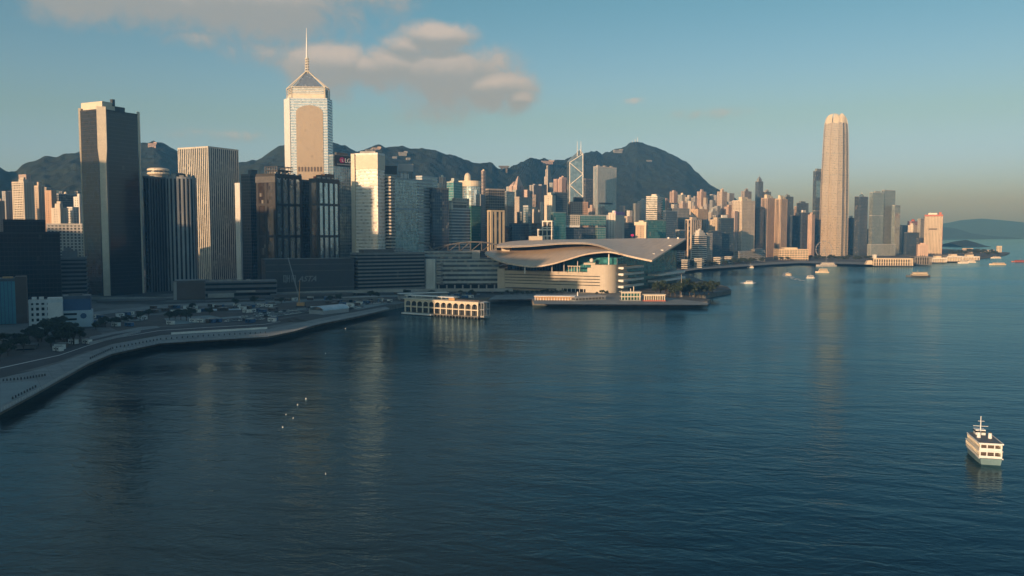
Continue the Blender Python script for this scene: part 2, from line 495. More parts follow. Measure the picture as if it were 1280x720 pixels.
class MB:
    def __init__(s):
        s.v, s.f, s.m = [], [], []

    def prism(s, poly, z0, z1, m=0, cap=None, top=None, bottom=True):
        """plan polygon -> solid; top: another polygon of equal length for a taper"""
        if area2(poly) < 0:
            poly = poly[::-1]
            top = top[::-1] if top else None
        n, b = len(poly), len(s.v)
        t = top or poly
        zt = z1 if isinstance(z1, (list, tuple)) else [z1] * n
        s.v += [(p[0], p[1], z0) for p in poly] + [(p[0], p[1], zt[i]) for i, p in enumerate(t)]
        for i in range(n):
            j = (i + 1) % n
            s.f.append((b + i, b + j, b + n + j, b + n + i))
            s.m.append(m)
        s.f.append(tuple(range(b + n, b + 2 * n)))
        s.m.append(m if cap is None else cap)
        if bottom:
            s.f.append(tuple(range(b + n - 1, b - 1, -1)))
            s.m.append(m)
        return s

    def box(s, x0, x1, y0, y1, z0, z1, m=0):
        return s.prism([(x0, y0), (x1, y0), (x1, y1), (x0, y1)], z0, z1, m)

    def obox(s, c, ux, lx, ly, z0, z1, m=0):
        """box centred on c, its length lx along the unit vector ux"""
        vx, vy = -ux[1], ux[0]
        hx, hy = lx / 2, ly / 2
        pts = [(c[0] + a * hx * ux[0] + b * hy * vx, c[1] + a * hx * ux[1] + b * hy * vy) for a, b in ((-1, -1), (1, -1), (1, 1), (-1, 1))]
        return s.prism(pts, z0, z1, m)

    def tube(s, pts, r, n=6, m=0, caps=True):
        pts = [Vector(p) for p in pts]
        rs = r if isinstance(r, (list, tuple)) else [r] * len(pts)
        b0 = len(s.v)
        for i, p in enumerate(pts):
            d = (pts[min(i + 1, len(pts) - 1)] - pts[max(i - 1, 0)]).normalized()
            a = d.cross(Vector((0, 0, 1)))
            if a.length < 1e-3:
                a = d.cross(Vector((1, 0, 0)))
            a.normalize()
            c = d.cross(a)
            for k in range(n):
                t = 2 * math.pi * k / n
                q = p + (a * math.cos(t) + c * math.sin(t)) * rs[i]
                s.v.append(tuple(q))
        for i in range(len(pts) - 1):
            for k in range(n):
                k2 = (k + 1) % n
                s.f.append((b0 + i * n + k, b0 + i * n + k2, b0 + (i + 1) * n + k2, b0 + (i + 1) * n + k))
                s.m.append(m)
        if caps:
            s.f.append(tuple(b0 + k for k in range(n - 1, -1, -1)))
            s.m.append(m)
            e = b0 + (len(pts) - 1) * n
            s.f.append(tuple(e + k for k in range(n)))
            s.m.append(m)
        return s

    def lathe(s, c, prof, n=16, m=0):
        b0 = len(s.v)
        for (r, z) in prof:
            for k in range(n):
                t = 2 * math.pi * k / n
                s.v.append((c[0] + r * math.cos(t), c[1] + r * math.sin(t), z))
        for i in range(len(prof) - 1):
            for k in range(n):
                k2 = (k + 1) % n
                s.f.append((b0 + i * n + k, b0 + i * n + k2, b0 + (i + 1) * n + k2, b0 + (i + 1) * n + k))
                s.m.append(m)
        s.f.append(tuple(b0 + (len(prof) - 1) * n + k for k in range(n)))
        s.m.append(m)
        s.f.append(tuple(b0 + k for k in range(n - 1, -1, -1)))
        s.m.append(m)
        return s

    def quad(s, a, b, c, d, m=0):
        i = len(s.v)
        s.v += [tuple(a), tuple(b), tuple(c), tuple(d)]
        s.f.append((i, i + 1, i + 2, i + 3))
        s.m.append(m)
        return s

    def sheet(s, rows, thick, m=0, msoff=None):
        """a curved shell given as rows of points, with thickness downwards"""
        nr, nc = len(rows), len(rows[0])
        b = len(s.v)
        for r in rows:
            s.v += [tuple(p) for p in r]
        for r in rows:
            s.v += [(p[0], p[1], p[2] - thick) for p in r]
        o = nr * nc
        I = lambda i, j: b + i * nc + j
        for i in range(nr - 1):
            for j in range(nc - 1):
                s.f.append((I(i, j), I(i, j + 1), I(i + 1, j + 1), I(i + 1, j)))
                s.m.append(m)
                s.f.append((I(i + 1, j) + o, I(i + 1, j + 1) + o, I(i, j + 1) + o, I(i, j) + o))
                s.m.append(m if msoff is None else msoff)
        for j in range(nc - 1):
            for i, fl in ((0, 1), (nr - 1, 0)):
                q = (I(i, j), I(i, j) + o, I(i, j + 1) + o, I(i, j + 1))
                s.f.append(q if fl else q[::-1])
                s.m.append(m)
        for i in range(nr - 1):
            for j, fl in ((0, 0), (nc - 1, 1)):
                q = (I(i, j), I(i, j) + o, I(i + 1, j) + o, I(i + 1, j))
                s.f.append(q if fl else q[::-1])
                s.m.append(m)
        return s

    def build(s, name, mats, parent=None, loc=None, color=None, smooth=False):
        if isinstance(mats, str):
            mats = [mats]
        o_par = Vector((0, 0, 0))
        if parent is not None:
            o_par = world_loc(parent)
            org = Vector(loc) if loc is not None else o_par
        else:
            org = Vector(loc) if loc is not None else Vector((0, 0, 0))
        me = bpy.data.meshes.new(name)
        me.from_pydata([(x - org.x, y - org.y, z - org.z) for x, y, z in s.v], [], s.f)
        for q in mats:
            me.materials.append(MATS[q])
        me.polygons.foreach_set('material_index', s.m)
        if smooth:
            me.polygons.foreach_set('use_smooth', [True] * len(me.polygons))
        me.update()
        o = bpy.data.objects.new(name, me)
        col.objects.link(o)
        if parent is not None:
            o.parent = parent
        o.location = org - o_par
        if color:
            o.color = (*color, 1)
        elif parent is not None:
            o.color = parent.color
        return o


def world_loc(o):
    p = Vector(o.location)
    while o.parent is not None:
        o = o.parent
        p = p + Vector(o.location)
    return p


def tag(o, label, cat, group=None):
    o['label'] = label
    o['category'] = cat
    if group:
        o['group'] = group
    return o


def empty(name, loc, label, cat, group=None, color=None):
    o = bpy.data.objects.new(name, None)
    col.objects.link(o)
    o.location = loc
    o.empty_display_size = 2
    if color:
        o.color = (*color, 1)
    return tag(o, label, cat, group)


def structure(o, kind='structure'):
    o['kind'] = kind
    return o


def copy_tree(o, parent=None):
    c = o.copy()
    col.objects.link(c)
    if parent is not None:
        c.parent = parent
    for ch in list(o.children):
        copy_tree(ch, c)
    return c


# ------------------------------------------------------------------ terrain
def lattice(ix, iy, seed):
    h = (ix.astype(np.int64) * 374761393 + iy.astype(np.int64) * 668265263 + seed * 1442695041) & 0x7fffffff
    h = ((h ^ (h >> 13)) * 1274126177) & 0x7fffffff
    h = h ^ (h >> 16)
    return (h & 0xffff) / 65535.0


def vnoise(x, y, cell, seed):
    x, y = x / cell, y / cell
    ix, iy = np.floor(x), np.floor(y)
    fx, fy = x - ix, y - iy
    fx, fy = fx * fx * (3 - 2 * fx), fy * fy * (3 - 2 * fy)
    a = lattice(ix, iy, seed)
    b = lattice(ix + 1, iy, seed)
    c = lattice(ix, iy + 1, seed)
    d = lattice(ix + 1, iy + 1, seed)
    return a * (1 - fx) * (1 - fy) + b * fx * (1 - fy) + c * (1 - fx) * fy + d * fx * fy


RIDGE = [(-300, 232), (-120, 224), (0, 215), (14, 222), (24, 219), (40, 208), (52, 203), (58, 200), (75, 198), (97, 193), (130, 187), (165, 185), (182, 184),
         (195, 181), (205, 184), (222, 192), (245, 203), (280, 208), (300, 206), (320, 202), (345, 192), (358, 188), (385, 183), (415, 181), (425, 182),
         (440, 189), (455, 190), (470, 187), (490, 188), (510, 190), (525, 191), (545, 192), (560, 197), (575, 201), (590, 206), (604, 208),
         (615, 209), (622, 214), (635, 214), (645, 210), (652, 205), (665, 202), (680, 203), (700, 204), (712, 199), (722, 196), (735, 194),
         (745, 191), (752, 193), (760, 191), (775, 187), (787, 182.5), (795, 179.5), (804, 182.5), (818, 186), (830, 192), (845, 199), (857, 207),
         (865, 215), (875, 223), (885, 231), (895, 238), (905, 244), (925, 256), (960, 270), (1000, 283), (1060, 289), (1130, 291)]
DEPTH = [(-300, 1900), (100, 2300), (250, 2500), (420, 2750), (560, 2950), (640, 3150), (700, 3600), (790, 4000), (900, 3900), (1130, 3800)]


def build_hills():
    px = np.arange(-300, 1121, 2.2)
    py = np.interp(px, [a for a, b in RIDGE], [b for a, b in RIDGE])
    D = np.interp(px, [a for a, b in DEPTH], [b for a, b in DEPTH])
    # soften the depth so the ridge line runs as one
    k = np.ones(41) / 41
    D = np.convolve(np.pad(D, 20, 'edge'), k, 'valid')
    zr = np.array([at(640, float(q), float(d)).z for q, d in zip(py, D)])
    nr = 150
    s = np.linspace(0.0, 1.30, nr)
    Yb = D * 0.60
    Y = Yb[None, :] + (D - Yb)[None, :] * s[:, None]
    X = (px - 640)[None, :] / F * (D * cp)[None, :] * (Y / D[None, :])
    up = np.clip(s, 0, 1)[:, None]
    prof = up ** 1.25
    down = 1 - np.clip((s - 1.0) / 0.3, 0, 1)[:, None] ** 1.4 * 0.45
    Z = np.maximum(zr - 6, 6)[None, :] * prof * down
    spur = vnoise(X, Y, 420, 1) * 0.6 + vnoise(X, Y, 190, 2) * 0.4
    env = (np.sin(np.pi * np.clip(s, 0, 1)) ** 1.2)[:, None]
    Z = Z * (1 - env * 0.42 * spur)
    lump = vnoise(X, Y, 34, 3) * 0.55 + vnoise(X, Y, 17, 4) * 0.5 + vnoise(X, Y, 70, 6) * 0.7 + vnoise(X, Y, 120, 8) * 0.5
    Z = Z + (lump - .35) * 18 * np.clip(Z / 60, 0, 1)
    Z = Z + 2.0
    nc = len(px)
    v = np.stack([X, Y, Z], -1).reshape(-1, 3)
    idx = np.arange(nr * nc).reshape(nr, nc)
    f = np.stack([idx[:-1, :-1], idx[:-1, 1:], idx[1:, 1:], idx[1:, :-1]], -1).reshape(-1, 4)
    me = bpy.data.meshes.new('hills')
    me.from_pydata(v.tolist(), [], f.tolist())
    me.materials.append(MATS['forest'])
    me.update()
    o = bpy.data.objects.new('hills', me)
    col.objects.link(o)
    structure(o)

    def hz(x, y):
        u = x / y * F / cp + 640
        j = int(np.clip(round((u + 300) / 2.2), 0, nc - 1))
        t = (y - Yb[j]) / (D[j] - Yb[j])
        i = int(round(t / 1.30 * (nr - 1)))
        if i < 0 or i >= nr:
            return 0.0
        return float(Z[i, j])
    return hz


hz = build_hills()


def far_mountain(name, pts, Y, thick, seed):
    """low mountain across the water, modelled as a rounded ridge"""
    mb = MB()
    px = np.arange(pts[0][0], pts[-1][0] + 1, 4.0)
    py = np.interp(px, [a for a, b in pts], [b for a, b in pts])
    rows = []
    for k in range(-8, 9):
        u = k / 8
        prof = math.cos(u * math.pi / 2) ** 0.9
        row = []
        for a, b in zip(px, py):
            z = max(at(640, b, Y).z, 0.5)
            x = (a - 640) / F * Y
            nz = float(vnoise(np.array([x]), np.array([Y + u * thick]), thick * 0.35, seed)[0])
            zz = z * prof * (1 - 0.35 * nz * abs(u)) - 1
            row.append((x, Y + u * thick, zz))
        rows.append(row)
    b0 = 0
    nc = len(px)
    for r in rows:
        mb.v += r
    for i in range(len(rows) - 1):
        for j in range(nc - 1):
            mb.f.append((i * nc + j, i * nc + j + 1, (i + 1) * nc + j + 1, (i + 1) * nc + j))
            mb.m.append(0)
    o = mb.build(name, 'forest')
    structure(o)


far_mountain('mountains', [(1050, 292), (1120, 288), (1170, 281), (1200, 275), (1225, 273), (1250, 275), (1290, 279), (1350, 276), (1450, 284), (1560, 290)], 12600, 900, 5)
far_mountain('mountains', [(1120, 292), (1165, 283), (1185, 284), (1200, 290), (1228, 294), (1250, 296)], 9500, 600, 9)
far_mountain('hill', [(1186, 304), (1196, 301), (1206, 299.5), (1214, 302), (1224, 306.5)], 4150, 130, 11)

# water: one sheet to the horizon
wm = MB().quad((-9000, -1500, 0), (9000, -1500, 0), (9000, 14000, 0), (-9000, 14000, 0))
structure(wm.build('water', 'sea_water'))

COAST = [(0, 519), (40, 497), (80, 474.5), (110, 457.5), (140, 444.5), (200, 431.5), (260, 427.5), (335, 423), (368, 416), (400, 407), (450, 397), (490, 387), (520, 381),
         (600, 377), (664, 376), (666, 381.5), (740, 382), (764, 382.5), (884, 382.5), (888, 379), (846, 374), (882, 373), (914, 367), (910, 362.5), (880, 355), (845, 341),
         (872, 337.5), (905, 335.5), (960, 331.5), (1000, 329.5), (1060, 331), (1100, 332), (1141, 332), (1147, 330), (1166, 328), (1200, 327.5), (1225, 323.5), (1244, 321.5),
         (1256, 319.5), (1262, 317)]


def build_land():
    pts = [(-3000, -1200), (-250, -1200), (-240, 60), (-228, 160), (-214, 240)]
    for a, b in COAST:
        p = gnd(a, b)
        pts.append((p.x, p.y))
    pts += [(1700, 3200), (1900, 5200), (-3000, 5200)]
    mb = MB()
    mb.prism(pts, -0.9, 4.0, 1, cap=0)
    structure(mb.build('ground', ['city_ground', 'seawall']))


build_land()


def patch(name, pts, mat, z, kerb=0.0):
    """flat surface traced on the ground; kerb: a real step"""
    ps = [gnd(a, b, 4.0) for a, b in pts]
    mb = MB()
    P = [(p.x, p.y) for p in ps]
    if kerb:
        mb.prism(P, 4.0, 4.0 + kerb, 0, bottom=False)
    else:
        if area2(P) < 0:
            P = P[::-1]
        mb.v += [(x, y, z) for x, y in P]
        mb.f.append(tuple(range(len(P))))
        mb.m.append(0)
    return structure(mb.build(name, mat))


# ------------------------------------------------------------------ towers
STY = {  # floor height, band height, bay, pier width, relief
    'band': (3.9, 1.8, 0, 0, 0.5), 'grid': (3.5, 1.6, 4.0, 1.7, 0.45), 'fin': (0, 0, 3.6, 1.45, 0.22), 'curtain': (3.9, 0.5, 3.0, 0.22, 0.18),
    'apt': (3.1, 1.4, 4.4, 2.3, 0.4), 'slab': (3.4, 2.1, 5.0, 3.2, 0.35), 'widefin': (0, 0, 7.5, 3.0, 0.7), 'plain': (0, 0, 0, 0, 0)}


def facade(mb, poly, z0, z1, sty, belts=(), cap=1.5, belt_h=2.6):
    fh, bh, bay, pw, pd = STY[sty]
    if area2(poly) < 0:
        poly = poly[::-1]
    mb.prism(poly, z0, z1 + cap * 0.5, 1, bottom=False)
    ring = offset(poly, pd)
    if fh:
        n = max(1, int((z1 - z0 - 1) / fh))
        for i in range(n):
            z = z1 - (i + 1) * fh
            mb.prism(ring, z, z + bh, 0)
    for z in belts:
        mb.prism(offset(poly, pd + 0.15), z, z + belt_h, 0)
    mb.prism(offset(poly, pd + 0.1), z1 - 0.6, z1 + cap, 0, cap=2)
    if bay:
        n = len(poly)
        for i in range(n):
            p, q = poly[i], poly[(i + 1) % n]
            L = math.hypot(q[0] - p[0], q[1] - p[1])
            if L < bay * 0.8:
                continue
            ux = ((q[0] - p[0]) / L, (q[1] - p[1]) / L)
            nx = (ux[1], -ux[0])
            k = max(1, int(round(L / bay)))
            for j in range(k + 1):
                d = L * j / k
                d = min(max(d, pw / 2 - pd), L - pw / 2 + pd)
                c = (p[0] + ux[0] * d + nx[0] * (pd * 0.4 - 0.05), p[1] + ux[1] * d + nx[1] * (pd * 0.4 - 0.05))
                mb.obox(c, ux, pw, pd * 0.9 + 0.1, z0, z1 - 0.5, 0)


def basis(L, C, Rr, top, D, t, wl=None, wr=None):
    z = zat(top, D)
    q = (z * 0.6 - H * 0.6) * sp
    c = ((C - 640) / F * (D * cp - (z * 0.5 - H) * sp), D)
    dL = (-math.cos(R(t)), math.sin(R(t)))
    dR = (math.sin(R(t)), math.cos(R(t)))

    def solve(px, d):
        k = (px - 640) / F
        qq = (z * 0.5 - H) * sp
        den = d[0] - k * cp * d[1]
        return (k * (cp * c[1] - qq) - c[0]) / den if abs(den) > 1e-3 else 30.0
    a = wl if wl is not None else solve(L, dL)
    b = wr if wr is not None else solve(Rr, dR)
    a = min(max(a, 8.0), 400)
    b = min(max(b, 8.0), 400)
    return c, dL, dR, a, b, z


def plan(c, dL, dR, a, b, kind='box', k=2.2):
    P = lambda u, v: (c[0] + u * dL[0] + v * dR[0], c[1] + u * dL[1] + v * dR[1])
    if kind == 'chamfer':
        e = min(a, b) * 0.16
        pts = [(e, 0), (0, e), (0, b - e), (e, b), (a - e, b), (a, b - e), (a, e), (a - e, 0)]
    elif kind == 'notch':
        # re-entrant light wells in the middle of each face
        g = min(a, b) * 0.12
        dd = min(a, b) * 0.16
        pts = [(0, 0), (0, b / 2 - g), (dd, b / 2 - g), (dd, b / 2 + g), (0, b / 2 + g), (0, b), (a / 2 - g, b), (a / 2 - g, b - dd), (a / 2 + g, b - dd), (a / 2 + g, b),
               (a, b), (a, b / 2 + g), (a - dd, b / 2 + g), (a - dd, b / 2 - g), (a, b / 2 - g), (a, 0), (a / 2 + g, 0), (a / 2 + g, dd), (a / 2 - g, dd), (a / 2 - g, 0)]
    elif kind == 'round':
        pts = [(a / 2 - a / 2 * math.cos(2 * math.pi * i / 24), b / 2 - b / 2 * math.sin(2 * math.pi * i / 24)) for i in range(24)]
    else:
        pts = [(0, 0), (0, b), (a, b), (a, 0)]
    out = [P(u, v) for u, v in pts]
    return out if area2(out) > 0 else out[::-1]


def rect(c, dL, dR, a0, a1, b0, b1):
    P = lambda u, v: (c[0] + u * dL[0] + v * dR[0], c[1] + u * dL[1] + v * dR[1])
    return [P(a0, b0), P(a0, b1), P(a1, b1), P(a1, b0)]


def tower(name, label, L, C, Rr, top, D, sty='grid', wall=(0.4, 0.37, 0.33), glass='window_glass', t=None, cat='tower', shape='box', roof='plant',
          base=None, belts=(), wl=None, wr=None, tiers=None, group=None, cap=1.5):
    if t is None:
        t = 26.5 if C < 700 else 45
    lum = sum(wall) / 3
    wall = tuple(v * .78 + lum * .22 for v in wall)
    c, dL, dR, a, b, z = basis(L, C, Rr, top, D, t, wl, wr)
    if base is None:
        mx, my = c[0] + dL[0] * a / 2 + dR[0] * b / 2, c[1] + dL[1] * a / 2 + dR[1] * b / 2
        base = max(3.9, hz(mx, my) - 12)
        base = min(base, z - 30)
    poly = plan(c, dL, dR, a, b, shape)
    mb = MB()
    zb = [zat(y, D) for y in belts]
    if tiers:
        # (fraction of inset, row where this tier ends), from the ground up
        z0 = base
        for ins, yy in tiers:
            z1 = zat(yy, D)
            pp = plan((c[0] + (dL[0] * a + dR[0] * b) * ins / 2, c[1] + (dL[1] * a + dR[1] * b) * ins / 2), dL, dR, a * (1 - ins), b * (1 - ins), shape)
            facade(mb, pp, z0, z1, sty, cap=1.0)
            z0 = z1
    else:
        facade(mb, poly, base, z, sty, zb, cap=cap)
    o = mb.build(name, ['wall', glass, 'roof_deck'], loc=(c[0], c[1], base), color=wall)
    tag(o, label, cat, group)
    rnd = random.Random(hash((L, C, top)) & 0xffff)
    zt = z + cap
    if roof == 'plant' and a > 9 and b > 9:
        s = rnd.uniform(0.2, 0.3)
        h = rnd.uniform(3, 6.5)
        r = MB()
        r.prism(rect(c, dL, dR, a * s, a * (1 - rnd.uniform(0.2, 0.4)), b * s, b * (1 - rnd.uniform(0.2, 0.4))), zt - 0.3, zt + h, 0, cap=1)
        rb = r.build('plant_room', ['wall', 'roof_deck'], parent=o)
        if rnd.random() < 0.5:
            r = MB()
            u = rnd.uniform(0.35, 0.6)
            p = (c[0] + dL[0] * a * u + dR[0] * b * u, c[1] + dL[1] * a * u + dR[1] * b * u)
            r.prism([(p[0] - 2.5, p[1] - 2.5), (p[0] + 2.5, p[1] - 2.5), (p[0] + 2.5, p[1] + 2.5), (p[0] - 2.5, p[1] + 2.5)], zt + h - 0.2, zt + h + 3, 0)
            r.build('water_tank', ['wall'], parent=o)
    return o, (c, dL, dR, a, b, z, base)


WHITE, CREAM, PINK, TAN, GREY, DGREY, DARK, PALE = (0.68, 0.65, 0.60), (0.62, 0.53, 0.42), (0.52, 0.37, 0.30), (0.55, 0.42, 0.30), (0.36, 0.36, 0.36), (0.17, 0.18, 0.19), (0.05, 0.052, 0.055), (0.5, 0.52, 0.52)

